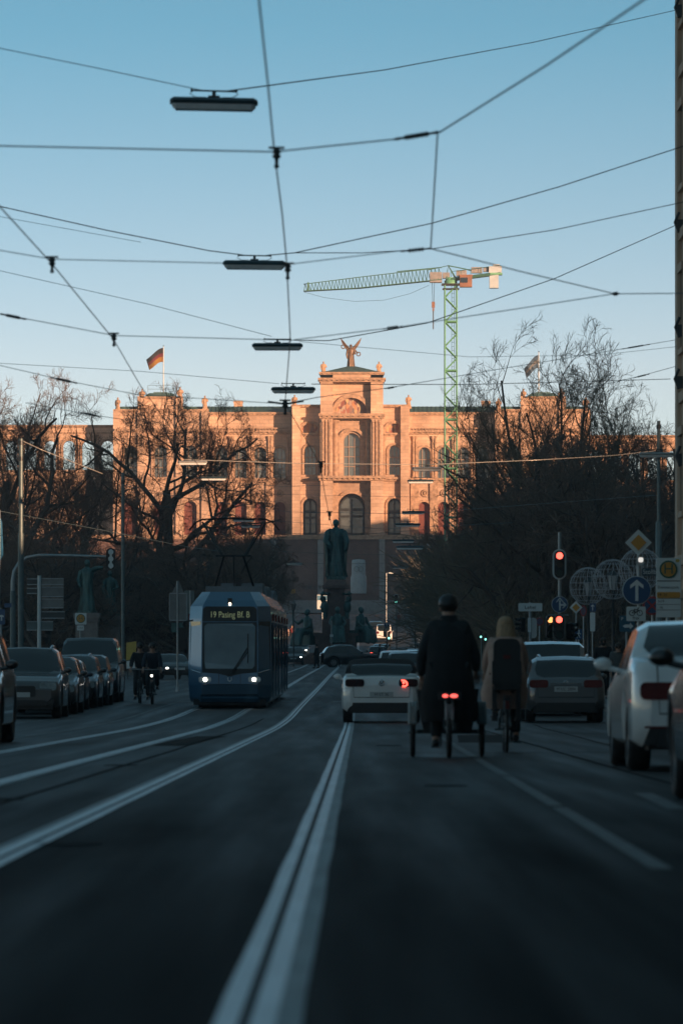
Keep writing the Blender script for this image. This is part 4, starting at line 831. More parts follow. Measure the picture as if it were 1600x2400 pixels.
for z, a, d, f in ((.02, .17, .15, .1), (.25, .165, .145, .13), (.5, .185, .14, .12), (.66, .205, .13, .08), (.78, .19, .11, .04), (.84, .12, .085, .02)):
    secs.append([(a * hk * math.cos(q) * (1 + f * math.sin(10 * q + z * 5)), (.02 + d * math.sin(q) * (1 + f * math.sin(9 * q))) * hk, z * hk) for q in (math.pi * (-.22 + 1.44 * j / 26) for j in range(27))])
ks.loft(secs, closed=False, cap=False); ks.box((0, 0, -.05), (1.7, 1.7, .3))
o = ks.build('statue', MT['bronze']); o.location = (mx, MY, mz + kz + .18); sm = o.modifiers.new('thickness', 'SOLIDIFY'); sm.thickness = .05
tag(o, 'green bronze king in a long cloak standing on the tall monument shaft', 'statue')
def seated(loc, rz, label, seed, arm_out=False):
    b = MB(); n = 22; h = 2.5
    path = [(0, .15, .95), (0, .12, 1.25), (0, .05, 1.6), (0, .03, 1.95), (0, .03, 2.1)]; rad_ = [.42, .36, .38, .24, .12]
    b.loft([[(r * math.cos(q) * (1 + .07 * math.sin(6 * q + seed)), p[1] + r * .75 * math.sin(q), p[2]) for q in (2 * math.pi * j / n for j in range(n))] for p, r in zip(path, rad_)])
    b.ell((0, -.02, 2.32), (.17, .19, .22), 12, 9); b.ell((0, .05, 2.4), (.19, .19, .19), 10, 8)
    for s in (-1, 1): b.tube([(s * .2, .1, .95), (s * .24, -.65, 1.0), (s * .25, -.8, .5), (s * .26, -.85, .02), (s * .26, -1.05, 0.0)], [.3, .25, .2, .15, .1], 10)
    for j in range(7):
        x = -.33 + .11 * j; b.tube([(x, -.5, 1.05), (x * 1.1, -.9, .85), (x * 1.25, -.98, .4), (x * 1.35, -1.0, .0)], [.09, .1, .11, .13], 6)
    if arm_out: b.tube([(-.36, .0, 1.85), (-.72, -.2, 1.55), (-1.05, -.35, 1.75)], [.14, .11, .08], 8); b.tube([(-1.05, -.36, .1), (-1.15, -.36, 2.7)], .05, 6)
    else: b.tube([(-.36, .0, 1.85), (-.5, -.2, 1.4), (-.35, -.6, 1.15)], [.14, .11, .08], 8)
    b.tube([(.36, .0, 1.85), (.52, -.1, 1.4), (.36, -.55, 1.15)], [.14, .11, .08], 8); b.box((0, .3, .45), (1.0, .9, .9))
    b.v = [(x * 1.25, y * 1.25, z * 1.2) for x, y, z in b.v]; o = b.build('seated_statue', MT['bronze']); o.location = loc; o.rotation_euler[2] = rz; return tag(o, label, 'statue', 'seated bronze figures round the monument')
sz = mz + .95
seated((mx + .15, MY - 2.5, sz + .9), 0, 'seated bronze woman facing down the street at the monument foot', 1); seated((mx - 2.5, MY - 1.0, sz + .7), -.9, 'seated bronze figure with a staff on the tram side of the monument', 2, True)
seated((mx + 2.2, MY - 1.4, sz + .9), .75, 'seated bronze figure with bowed head on the car side of the monument', 3)
# two bronze statues on tall pedestals by the garden
def pedestal_statue(u, Y, vt, vp, w_, label, pl, pose, seed, rz):
    k = F / Y; z0 = g(Y); zp = CH + (VH - vp) / k; b = MB(); base = (gx(u, Y), Y, z0)
    t = thing('pedestal', pl, 'pedestal', base); hp = zp - z0; b.box((0, 0, .35), (w_ * 1.25, w_ * 1.25, .7)); b.box((0, 0, hp / 2), (w_, w_, hp - .3)); b.build('shaft', MT['granite'], t)
    b = MB(); b.box((0, 0, hp - .15), (w_ * 1.2, w_ * 1.2, .3)); b.box((0, 0, hp - .4), (w_ * 1.1, w_ * 1.1, .2)); b.build('cap', MT['granite'], t)
    b = MB(); b.box((0, 0, .06), (.9, .9, .12)); robed(b, (vp - vt) / k, pose, seed, 1.0); o = b.build('statue', MT['bronze']); o.location = (base[0], Y, zp); o.rotation_euler[2] = rz; tag(o, label, 'statue')
pedestal_statue(204, 285, 1312, 1437, 1.25, 'bronze man in a long coat stretching one arm out, on a tall pedestal', 'grey stone pedestal partly hidden by the small stop sign', 'point', 6, -.35)
pedestal_statue(257, 291, 1338, 1443, 1.2, 'bronze robed man with folded arm beside the pointing statue', 'grey stone pedestal between the parked van roof and the yellow board', 'folded', 8, .4)
# wrapped sculpture in front of the terrace
o = MB().lathe([(1.25, 0), (1.3, 1.5), (1.28, 2.6), (1.15, 2.9), (1.12, 3.2), (1.1, 5.0), (1.0, 5.4), (0, 5.5)], 12, sx=1, sy=.8).build('wrapped_sculpture', mat('white tarpaulin', (.42, .44, .45), .6, 0, .12, 1.5, bump=.5)); o.location = P(840, 1391, 800); tag(o, 'white tarpaulin wrapped column below the terrace beside the king statue', 'sculpture')
cu = MB().torus((-.35, 0, 0), .38, .035, 'Y', 20, 5).torus((.35, 0, 0), .38, .035, 'Y', 20, 5).build('emblem', MT['gsteel'], o); cu.location = (0, -.93, 3.9)
# ------------------------------------------------------------------ cars: one lofted shell split into body and glazing
def lerpk(t, ks):
    ks = list(ks)
    if t <= ks[0][0]: return ks[0][1]
    for (a, va), (b, vb) in zip(ks, ks[1:]):
        if t <= b:
            q = (t - a) / (b - a); q = q * q * (3 - 2 * q) * .5 + q * .5
            return va + (vb - va) * q
    return ks[-1][1]
PAINTS = {}
def paint(name, col, met=.25, rough=.28):
    if name not in PAINTS: PAINTS[name] = mat('car paint ' + name, col, rough, met, .06, 2, coat=.9, spec=.5)
    return PAINTS[name]
# silhouettes: t from rear (0) to front (1); belt line and roof line heights in metres
SHAPES = dict(
 hatch=dict(L=4.25, W=1.79, belt=[(0, .80), (.02, .98), (.25, .96), (.6, .92), (.72, .93), (.9, .82), (.97, .72), (1, .58)], roof=[(.03, .9), (.14, 1.38), (.3, 1.47), (.52, 1.45), (.74, .92)], rw=(.03, .15), ws=(.53, .73), pillar=(.42, .45), wb=(.19, .81)),
 cabrio=dict(L=4.25, W=1.78, belt=[(0, .80), (.015, 1.0), (.10, 1.03), (.25, .96), (.6, .92), (.72, .93), (.9, .82), (.97, .72), (1, .58)], roof=[(.09, 1.0), (.17, 1.28), (.3, 1.42), (.52, 1.42), (.74, .92)], rw=(.095, .185), ws=(.53, .73), pillar=(.40, .43), wb=(.19, .81)),
 wagon=dict(L=4.85, W=1.80, belt=[(0, .78), (.02, .98), (.2, .97), (.6, .92), (.7, .94), (.9, .82), (.975, .72), (1, .55)], roof=[(.025, .95), (.10, 1.38), (.22, 1.46), (.5, 1.45), (.71, .93)], rw=(.03, .105), ws=(.52, .70), pillar=(.42, .45), wb=(.21, .81)),
 sedan=dict(L=4.9, W=1.86, belt=[(0, .80), (.02, 1.05), (.12, 1.1), (.3, 1.0), (.6, .94), (.7, .96), (.9, .84), (.975, .73), (1, .56)], roof=[(.12, 1.05), (.3, 1.43), (.42, 1.47), (.53, 1.45), (.72, .95)], rw=(.135, .30), ws=(.54, .71), pillar=(.44, .465), wb=(.21, .81)),
 suv=dict(L=4.85, W=1.96, belt=[(0, .88), (.02, 1.10), (.25, 1.08), (.6, 1.04), (.7, 1.06), (.88, .98), (.965, .86), (1, .66)], roof=[(.03, 1.05), (.12, 1.58), (.3, 1.70), (.5, 1.69), (.71, 1.05)], rw=(.035, .125), ws=(.515, .70), pillar=(.41, .44), wb=(.2, .8)),
 van=dict(L=4.95, W=1.94, belt=[(0, 1.0), (.01, 1.18), (.3, 1.14), (.7, 1.10), (.8, 1.13), (.92, 1.0), (.98, .85), (1, .66)], roof=[(.01, 1.15), (.04, 1.88), (.2, 1.96), (.62, 1.95), (.83, 1.12)], rw=(.012, .045), ws=(.65, .82), pillar=(.42, .45), wb=(.19, .81)),
 sport=dict(L=4.45, W=1.86, belt=[(0, .72), (.02, .86), (.2, .95), (.4, .90), (.62, .84), (.72, .82), (.88, .80), (.96, .66), (1, .5)], roof=[(.1, .92), (.4, 1.26), (.52, 1.27), (.72, .84)], rw=(.14, .38), ws=(.54, .71), pillar=(.45, .47), wb=(.2, .82)),
)
def car(name, label, shape, loc, rz, pm, cat='car', group=None, roofm=None, tail='red', lit=None, front=None, plate=None, rails=False, low=None, H=1.0, detail=True):
    S = SHAPES[shape]; Lc, W = S['L'], S['W']; t = thing(name, label, cat, loc, rz, group)
    N = 64; ts = [0, .004, .012] + [.02 + .96 * i / N for i in range(N + 1)] + [.988, .996, 1]; rw_ = .33 if shape not in ('suv', 'van') else .37
    rows = []; info = []
    for tt in ts:
        y = tt * Lc - Lc / 2; zb = lerpk(tt, S['belt']) * H; zr = lerpk(tt, S['roof']) * H if S['roof'][0][0] <= tt <= S['roof'][-1][0] else 0
        zt = max(zb, zr); e = min(tt, 1 - tt); pl = 1 - .17 * max(0, 1 - e / .05) ** 2.2 - .045 * max(0, 1 - e / .22) ** 2
        wv = W / 2 * pl; zlo = .24 + .16 * max(0, 1 - e / .05)
        ra = rw_ + .045
        for wt in S['wb']:
            dy = y - (wt * Lc - Lc / 2)
            if abs(dy) < ra: zlo = max(zlo, rw_ + math.sqrt(ra * ra - dy * dy) * .97)
        z1 = zlo + .07; z2 = max(zb * .58, z1 + .03); z3 = max(zb * .88, z2 + .02); dz = max(0, zt - zb); bl = min(1, dz / .14); ins = dz * (.30 if shape != 'van' else .17)
        a5 = (wv * .86, zb + .012); a6 = (wv * .55, zb + .022); a7 = (0, zb + .03)
        c5 = (wv * .945 - ins * .86, zb + dz * .87); c6 = (max(.05, wv * .945 - ins - .09), zt); c7 = (0, zt + .025)
        mixp = lambda p, q: (p[0] * (1 - bl) + q[0] * bl, p[1] * (1 - bl) + q[1] * bl)
        half = [(wv * .88, zlo), (wv * .985, z1), (wv, z2), (wv * .985, z3), (wv * .945, zb), mixp(a5, c5), mixp(a6, c6)]
        rows.append([(x, y, z) for x, z in half] + [mixp(a7, c7)[:1] + (y, mixp(a7, c7)[1])] + [(-x, y, z) for x, z in half[::-1]]); info.append((tt, dz))
    n = len(rows[0]); groups = {}
    def pick(i, k):
        tt = (ts[i] + ts[i + 1]) / 2; d = min(info[i][1], info[i + 1][1]); kk = min(k, n - 2 - k); bel = info[i][1]
        if kk == 6:
            if S['rw'][0] <= tt <= S['rw'][1]: return 'rear_window'
            if S['ws'][0] <= tt <= S['ws'][1]: return 'windscreen'
        if kk == 5 and (S['ws'][0] + .01 <= tt <= S['ws'][1] - .02): return 'windscreen' if d > .1 else 'body'
        if kk == 4 and d > .16 * H and S['rw'][1] - .02 < tt < S['ws'][1] - .02 and not (S['pillar'][0] < tt < S['pillar'][1]): return 'side_window'
        if roofm and kk in (4, 5, 6) and d > .06 and tt < S['ws'][0] + .01: return 'soft_top'
        return 'body'
    for i in range(len(rows) - 1):
        for k in range(n - 1): groups.setdefault(pick(i, k), []).append((i * n + k, i * n + k + 1, (i + 1) * n + k + 1, (i + 1) * n + k))
    V = [p for r_ in rows for p in r_]
    for nm, fs in groups.items():
        if nm == 'side_window':
            for sgn, sub in ((1, [f for f in fs if V[f[0]][0] + V[f[1]][0] > 0]), (-1, [f for f in fs if V[f[0]][0] + V[f[1]][0] < 0])): sub_mesh(nm, V, sub, MT['glass'], t)
        else: sub_mesh(nm, V, fs + ([tuple(range(n))[::-1], tuple(range((len(rows) - 1) * n, len(rows) * n))] if nm == 'body' else []), {'body': pm, 'soft_top': roofm}.get(nm, MT['glass']), t)
    MB().box((0, 0, .42), (W * .8, Lc * .93, .42)).box((0, 0, .62), (W * .6, Lc * .8, .3)).build('underbody', MT['black'], t)
    for wt in S['wb']:
        for s in (-1, 1):
            yc = wt * Lc - Lc / 2; xo = W / 2 - .03; M_ = Matrix.Translation((s * (xo - .11), yc, rw_)) @ Matrix.Rotation(R(90) * s, 4, 'Y')
            w_ = MB().lathe([(rw_ * .62, -.10), (rw_ * .93, -.11), (rw_, -.07), (rw_, .07), (rw_ * .93, .11), (rw_ * .64, .105), (rw_ * .62, .06)], 24, M=M_).build('wheel', MT['rubber'], t)
            b = MB().lathe([(.0, .05), (.06, .06), (.07, .05)], 12, M=M_).lathe([(rw_ * .58, .06), (rw_ * .64, .10), (rw_ * .66, .08), (rw_ * .6, -.05)], 24, M=M_)
            for q in range(5):
                b.box((rw_ * .34, 0, .06), (rw_ * .6, .07, .03), M=M_ @ Matrix.Rotation(q * 2 * math.pi / 5, 4, 'Z'))
            b.build('rim', MT['rim'], w_)
    zb0 = lerpk(.02, S['belt']) * H; yr = -Lc / 2; yf = Lc / 2; wr = W / 2
    mz0 = lerpk(S['ws'][1] - .03, S['belt']) * H; my = (S['ws'][1] - .045) * Lc - Lc / 2
    for s in (-1, 1):
        b = MB(); b.ell((s * (wr + .09), my, mz0 + .1), (.095, .07, .068), 10, 7); b.tube([(s * (wr - .08), my, mz0 + .03), (s * (wr + .04), my, mz0 + .06)], .03, 6); b.build('mirror', pm if shape not in ('sport',) else MT['black'], t)
    # rear lamps, plate, bumper
    tl = {'red': MT['redlens'], 'dark': MT['darklens']}[tail]
    for s in (-1, 1):
        zc = zb0 - (.27 if shape == 'sedan' else .12); b = MB()
        if shape in ('van', 'suv'): b.prism(rrect(.30, .26, .06, 3, (s * (wr * .72), zc - .02)), yr - .012, yr + .12)
        elif shape == 'hatch': b.prism(rrect(.36, .24, .07, 3, (s * (wr * .69), zc - .02)), yr - .012, yr + .12)
        else: b.prism(rrect(.42, .17, .055, 3, (s * (wr * .67), zc)), yr - .014, yr + .13)
        lo = b.build('taillight', tl, t)
        if lit == 'brake': MB().box((s * wr * .68, yr - .016, zc), (.22, .012, .05)).build('glow', MT['red_lit'], lo)
    MB().box((0, yr - .004, .34), (W * .72, .05, .2)).build('rear_bumper_insert', low or MT['black'], t)
    if plate is not None or detail:
        pz = .62 if shape not in ('wagon', 'sedan') else .74
        po = MB().box((0, yr - .012, pz), (.52, .016, .12)).build('number_plate', MT['plate'], t)
        if plate: text('plate_text', plate, .1, MT['ink'], po, (0, yr - .022, pz - .002), depth=.001, sx=.9)
    if detail:
        b = MB(); z0_, z1_, xw = .56, zb0 - .03, W * .36
        b.tube([(-xw, yr - .002, z1_), (-xw * .96, yr - .002, z0_), (xw * .96, yr - .002, z0_), (xw, yr - .002, z1_)], .007, 4, False); b.build('boot_seam', MT['black'], t)
        MB().torus((0, yr - .006, zb0 - .09), .04, .009, 'Y', 16, 5).build('badge', MT['chrome'], t)
    # front: lamps, grille, bumper
    zf = lerpk(.965, S['belt']) * H
    for s in (-1, 1):
        b = MB(); hs = {'sport': .18, 'suv': .2, 'van': .26}.get(shape, .17); pol = rrect(.40 if shape != 'sport' else .22, hs, .07, 3, (s * wr * .70, zf - .1))
        b.prism(pol, yf - .24, yf - .035 if shape != 'sport' else yf - .02); ho = b.build('headlight', MT['clearlens'], t)
        if front == 'lit': MB().ell((s * wr * .70, yf - .03, zf - .1), (.09, .03, .055), 10, 7).build('bulb', MT['white_lit'], ho)
    b = MB(); gz = zf - .14; gh = {'suv': .26, 'van': .22, 'sport': .1}.get(shape, .2)
    b.prism(rrect(W * .40, gh, .05, 3, (0, gz - .08)), yf - .1, yf + .008)
    for i in range(4): b.box((0, yf + .01, gz - .08 + gh * (i - 1.5) / 5), (W * .37, .012, .015))
    b.build('grille', MT['black'], t)
    b = MB().prism(rrect(W * .66, .14, .04, 3, (0, .36)), yf - .1, yf + .006)
    for s in (-1, 1): b.prism(rrect(.24, .16, .05, 3, (s * wr * .72, .40)), yf - .2, yf - .02)
    b.build('air_intake', MT['black'], t)
    po = MB().box((0, yf + .014, .52 if shape != 'suv' else .56), (.52, .014, .115)).build('number_plate', MT['plate'], t)
    if rails:
        for s in (-1, 1): MB().tube([(s * (wr * .945 - .34), (.2 * Lc) - Lc / 2, S['roof'][2][1] * H - .02), (s * (wr * .945 - .30), (.26 * Lc) - Lc / 2, S['roof'][2][1] * H + .05), (s * (wr * .945 - .30), (.48 * Lc) - Lc / 2, S['roof'][2][1] * H + .04), (s * (wr * .945 - .33), (.53 * Lc) - Lc / 2, S['roof'][2][1] * H - .04)], .022, 6).build('roof_rail', MT['chrome'], t)
    return t
def sub_mesh(nm, V, fs, m, parent):
    used = sorted({i for f in fs for i in f}); mp_ = {v: i for i, v in enumerate(used)}; b = MB()
    b.v = [V[i] for i in used]; b.f = [tuple(mp_[i] for i in f) for f in fs]; b.s = [len(f) == 4 for f in fs]
    return b.build(nm, m, parent)
def rear(u, Y, x=None): return (x if x is not None else gx(u, Y), Y, g(Y))
def away(name, label, shape, u, Y, pm, rz=0, **k):        # rear bumper at distance Y
    Lc = SHAPES[shape]['L']; return car(name, label, shape, (gx(u, Y) + SL * Lc / 2, Y + Lc / 2, g(Y + Lc / 2)), rz, pm, **k)
def toward(name, label, shape, u, Y, pm, rz=0, **k):      # front bumper at distance Y, driving towards the viewer
    Lc = SHAPES[shape]['L']; return car(name, label, shape, (gx(u, Y) + SL * Lc / 2, Y + Lc / 2, g(Y + Lc / 2)), math.pi + rz, pm, **k)
WHITE = paint('white', (.74, .76, .75), .0); SILV = paint('silver', (.34, .36, .37), .5); DGREY = paint('dark grey', (.06, .065, .07), .4); BLACKP = paint('black', (.012, .013, .015), .2); GREYP = paint('mid grey', (.13, .135, .14), .45); NAVY = paint('navy', (.02, .03, .05), .3); BRONZEP = paint('grey brown', (.085, .08, .08), .5)
SOFT = mat('black soft top cloth', (.014, .014, .015), .85, 0, .2, 9, bump=.1)
gcar = away('convertible', 'white convertible with black fabric roof and one lit tail lamp ahead of the cargo trike', 'cabrio', 893, 111, WHITE, roofm=SOFT, tail='dark', plate='M·VT 36')
yb_ = -SHAPES['cabrio']['L'] / 2
b = MB()
b.tube([(.44, yb_ - .02, .94), (.52, yb_ - .022, .93), (.56, yb_ - .022, .89), (.57, yb_ - .022, .84), (.53, yb_ - .022, .81), (.46, yb_ - .022, .81)], .022, 6); b.ell((.49, yb_ - .02, .885), (.03, .015, .03), 8, 6); b.build('lit_tail_strip', MT['red_lit'], [c for c in gcar.children if c.name.startswith('taillight')][1])
MB().torus((0, yb_ - .016, .88), .058, .012, 'Y', 20, 6).prism([(-.04, .915), (-.022, .915), (0, .865), (.022, .915), (.04, .915), (.008, .84), (-.008, .84)], yb_ - .02, yb_ - .008).build('emblem', MT['chrome'], gcar)
MB().box((0, yb_ + .12, 1.015), (.34, .05, .02)).build('brake_light', MT['redlens'], gcar)
MB().prism([(-.68, .24), (.68, .24), (.64, .44), (-.64, .44)], yb_ - .02, yb_ + .1).build('diffuser', MT['black'], gcar)
wg = away('estate_car', 'dark grey estate car with red tail lamps beside the second cyclist', 'wagon', 1325, 111, GREYP, plate='M·UC 5894', rails=True)
yb_ = -SHAPES['wagon']['L'] / 2; MB().box((0, yb_ - .012, .86), (.7, .02, .03)).build('chrome_strip', MT['chrome'], wg)
away('van', 'dark van with a pale roof in front of the estate car', 'van', 1293, 124, DGREY, roofm=SILV, H=.93)
away('parked_car', 'small silver car squeezed between the woman cyclist and the estate car', 'hatch', 1290, 133, SILV)
wm = away('saloon_car', 'large white saloon car parked at the kerb, cut by the photo edge', 'sedan', 1700, 48, WHITE, plate='')
yb_ = -SHAPES['sedan']['L'] / 2; MB().box((-.62, yb_ - .02, .43), (.34, .02, .02)).box((.62, yb_ - .02, .43), (.34, .02, .02)).build('reflector', MT['redlens'], wm)
MB().prism([(-.8, .26), (.8, .26), (.74, .42), (-.74, .42)], yb_ - .015, yb_ + .1).build('diffuser', MT['black'], wm)
away('parked_car', 'dark car at the frame edge, nearer than the white saloon', 'hatch', 1962, 33.0, BLACKP)
toward('suv', 'dark grey sports utility car leading the parked row', 'suv', 44, 119, BRONZEP, group='cars parked along the tram side kerb', rails=True, plate='')
toward('parked_car', 'black car with big door mirror at the photo edge, before the parked row', 'suv', -168, 71, BLACKP, group='cars parked along the tram side kerb')
for u, Y, sh, pm_, l, kw in ((96, 126, 'wagon', DGREY, 'dark estate car right behind the leading parked sports utility car', {}), (116, 132, 'hatch', NAVY, 'small navy hatchback in the middle of the parked row', dict(H=.93)), (150, 137, 'wagon', BLACKP, 'black estate car with roof rails in the parked row', dict(rails=True)), (180, 143, 'hatch', DGREY, 'dark grey hatchback just before the parked van', {}), (203, 151, 'van', BLACKP, 'tall black van with roof rails at the end of the parked row', dict(rails=False))):
    toward('parked_car' if sh != 'van' else 'van', l, sh, u, Y, pm_, group='cars parked along the tram side kerb', cat='car' if sh != 'van' else 'van', **kw)
toward('sports_car', 'black sports car with one bright headlamp turning beside the tram', 'sport', 392, 250, BLACKP, rz=.28, front='lit')
# crossing estate in front of the monument, and the cars beyond
c = car('estate_car', 'black estate car crossing the street in front of the monument', 'suv', (gx(822, 388), 388, g(388)), -math.pi / 2 + .12, BLACKP, rails=True, tail='red')
for u, Y, sh, pm_, l, d, kw in ((953, 205, 'wagon', DGREY, 'dark estate car directly ahead of the white convertible', 0, {}), (928, 228, 'hatch', WHITE, 'white car with red lamps peeking past the convertible roof', 0, dict(lit='brake')), (975, 240, 'sedan', SILV, 'silver car queuing ahead of the dark estate car', 0, {}), (980, 300, 'hatch', DGREY, 'small dark car farther up the queue beside the caped rider', 0, {}), (893, 470, 'hatch', SILV, 'pale car stopped beside the monument steps', 0, dict(lit='brake')), (886, 445, 'wagon', BLACKP, 'dark car with lit brake lamps beside the monument steps', 0, dict(lit='brake')), (899, 560, 'van', WHITE, 'white van climbing towards the bridge', 0, {}), (880, 590, 'suv', BLACKP, 'dark car climbing towards the bridge ahead of the white van', 0, dict(lit='brake')), (700, 480, 'suv', GREYP, 'grey car with lit headlamps passing the monument towards the viewer', 1, dict(front='lit')), (687, 420, 'hatch', BLACKP, 'dark car with lit headlamps beside the tram flank', 1, dict(front='lit'))):
    (toward if d else away)('car', l, sh, u, Y, pm_, detail=False, **kw)
# ------------------------------------------------------------------ tram
TBLUE = paint('tram blue', (.045, .14, .235), .15, .3); TBLUE2 = paint('tram blue dark', (.032, .085, .135), .15, .35)
TY = 137.; tx = gx(538, TY); tz = g(TY) - .02
tr_ = thing('tram', 'blue articulated tram with lit headlamps and a lettered destination display', 'tram', (tx, TY, tz)); tr_.rotation_euler = (math.atan2(g(TY + 30) - g(TY), 30), 0, -SL)
def plan(half, y0): return [(-half * .68, y0), (half * .68, y0), (half, y0 + .62)]
hwid = 1.14
def ring(z, hw, yf_, cut=.68, back=34.):
    return [(-hw, back, z), (-hw, yf_ + .62, z), (-hw * cut, yf_, z), (hw * cut, yf_, z), (hw, yf_ + .62, z), (hw, back, z)]
# the shell follows the street bend in three sections; each is a loft of rings going up
def section(y0, y1, front):
    b = MB(); rs = []
    for z, hw, yo in ((.2, 1.08, .10), (.32, 1.12, .02), (.66, 1.15, 0), (1.1, 1.15, 0.02), (2.5, 1.13, .22), (2.84, 1.10, .27), (3.0, .98, .42), (3.24, .80, .75)):
        if front: rs.append(ring(z, hw, y0 + yo, .68, y1))
        else: rs.append([(-hw, y1, z), (-hw, y0, z), (hw, y0, z), (hw, y1, z)])
    b.loft(rs, smooth=False); return b.build('body', TBLUE, tr_)
section(0, 9.2, True); section(9.7, 20.6, False); section(21.1, 31.0, False)
for y in (9.45, 20.85): MB().box((0, y, 1.65), (2.0, .6, 2.7)).build('bellows', MT['rubber'], tr_)
for y in range(0, 31, 10): MB().box((0, min(y + 4.6, 27), .32), (1.9, 3.4, .6)).build('bogie', MT['black'], tr_)
MB().box((0, 15.5, .2), (2.0, 30.5, .16)).build('skirt', MT['black'], tr_)
b = MB()
for y, l in ((6.2, 4.4), (15, 8.4), (26, 8.0)): b.box((0, y + .6, 3.33), (1.6, l, .22)); b.box((.2, y + .6, 3.48), (1.2, l * .5, .12))
b.build('roof_box', mat('tram roof grey', (.17, .2, .22), .6, .1, .2, 3), tr_)
def fy(z):                                                       # y of the front face at height z
    return lerpk(z, [(.2, .10), (.32, .02), (.66, 0), (1.1, .02), (2.5, .22), (2.84, .27), (3.0, .42), (3.24, .75)])
def fpanel(b, poly, off=-.012):
    vs = [(x, fy(z) + off, z) for x, z in poly]; o = [(x, fy(z) + .05, z) for x, z in poly]; n = len(poly)
    b.add(vs + o, [tuple(range(n))] + [(i, i + n, (i + 1) % n + n, (i + 1) % n) for i in range(n)])
b = MB(); fpanel(b, [(-.755, 1.02), (-.3, .98), (0, .9), (.3, .98), (.755, 1.02), (.75, 2.4), (-.75, 2.4)]); wsf = b.build('windscreen_surround', MT['black'], tr_)
TGL = mat('tram windscreen', (.13, .165, .175), .08, 0, .25, .8, spec=.8)
b = MB(); fpanel(b, [(-.66, 1.12), (.62, 1.12), (.69, 1.2), (.70, 2.28), (.62, 2.36), (-.62, 2.36), (-.70, 2.28), (-.69, 1.3)], -.02); b.build('windscreen', TGL, tr_)
b = MB(); fpanel(b, [(-.75, 2.42), (.75, 2.42), (.74, 2.76), (.66, 2.83), (-.66, 2.83), (-.74, 2.76)], -.016); ds = b.build('destination_display', MT['black'], tr_)
LED = mat('amber display dots', (.42, .46, .25), .5, emit=.12)
tilt = math.atan2(.05, .34); text('display_text', '19 Pasing Bf. B', .24, LED, ds, (0, fy(2.6) - .03, 2.6), (R(90) - tilt, 0, 0), depth=.002, sx=.78)
b = MB(); fpanel(b, [(-.77, .12 + .3), (.77, .42), (.77, .68), (-.77, .68)], -.05); b.build('bumper', TBLUE2, tr_)
b = MB(); fpanel(b, [(-.8, .2), (.8, .2), (.8, .40), (-.8, .40)], -.02); b.build('lower_apron', TBLUE2, tr_)
for s in (-1, 1):
    b = MB(); fpanel(b, rrect(.34, .15, .05, 3, (s * .68, .82)), -.02); h = b.build('headlight', MT['clearlens'], tr_)
    MB().ell((s * .67, fy(.82) - .03, .82), (.055, .025, .055), 12, 8).build('bulb', MT['white_lit'], h)
    b = MB(); yA, yB = .32, .78                                          # angled cheek window
    b.add([(s * (.80), .25 + .02, 1.1), (s * 1.10, .60, 1.1), (s * 1.085, .78, 2.42), (s * .79, .28, 2.42)], [(0, 1, 2, 3)]); 
    for i, v in enumerate(b.v): b.v[i] = (v[0] + s * .012, v[1] - .03, v[2])
    b.build('cheek_window', MT['glass'], tr_)
    b = MB().tube([(s * 1.02, .35, 2.45), (s * 1.28, .2, 2.4), (s * 1.3, .2, 2.3)], .025, 6); b.box((s * 1.31, .2, 1.95), (.2, .1, .6)); 
    if s < 0: b.build('mirror', MT['black'], tr_)
    b = MB(); b.add([(s * .78, .26, 2.84), (s * 1.10, .85, 2.84), (s * .98, 1.0, 3.0), (s * .66, .42, 3.0)], [(0, 1, 2, 3)]); 
for s in (-1, 1):
    b = MB(); q = MB()
    for k, (ya, yb2) in enumerate(((1.6, 8.9), (10.0, 20.3), (21.4, 30.8))):
        b.box((s * 1.142, (ya + yb2) / 2, 1.75), (.03, yb2 - ya, 1.15))
        for j in range(int((yb2 - ya) / 1.3)): q.box((s * 1.15, ya + .65 + 1.3 * j, 1.75), (.035, .09, 1.2))
    b.build('side_window', MT['glass'], tr_); q.build('window_post', TBLUE2, tr_)
    for yy in (2.6, 7.0, 12.0, 18.0, 23.5, 28.5):
        b = MB().box((s * 1.158, yy, 1.35), (.03, 1.25, 2.1)).box((s * 1.165, yy, 1.35), (.03, .05, 2.1)); d_ = b.build('door', TBLUE2, tr_); MB().box((s * 1.178, yy - .3, 1.65), (.02, .45, 1.2)).box((s * 1.178, yy + .3, 1.65), (.02, .45, 1.2)).build('pane', MT['glass'], d_)
        MB().box((s * 1.17, yy - .8, 2.55), (.05, .14, .18)).build('door_lamp', MT['redlens'], tr_)
MB().tube([(.05, fy(1.0) - .06, 1.0), (.28, fy(1.35) - .06, 1.35), (.48, fy(1.66) - .06, 1.68)], .018, 6).tube([(.09, fy(1.0) - .06, .99), (.50, fy(1.6) - .06, 1.60)], .012, 6).tube([(.5, fy(1.28) - .055, 1.28), (.5, fy(2.08) - .055, 2.08)], .016, 6).build('wiper', MT['black'], tr_)
MB().prism([(-.06, 1.0 - .12), (-.06, .80), (0, .75), (.06, .80), (.06, .88), (.035, .88), (.035, .81), (0, .785), (-.035, .81), (-.035, .88)], fy(.82) - .03, fy(.82) - .01).build('emblem', MT['white'], tr_)
b = MB().box((0, fy(2.95) - .02, 2.95), (.12, .12, .22)); mk = b.build('marker_lamp_housing', MT['black'], tr_); MB().ell((0, fy(2.95) - .1, 2.9), (.035, .02, .035), 8, 6).build('bulb', mat('marker glow', (1, .8, .6), .4, emit=4), mk)
for s in (-1, 1): MB().tube([(s * .78, fy(.92), 1.0), (s * 1.06, .5, 1.08)], .02, 5).build('trim_strip', MT['chrome'], tr_)
pn = MB(); py = 5.2; zt_ = 5.32; zb_ = 3.28; zk = 4.30; pyk = py - 1.0
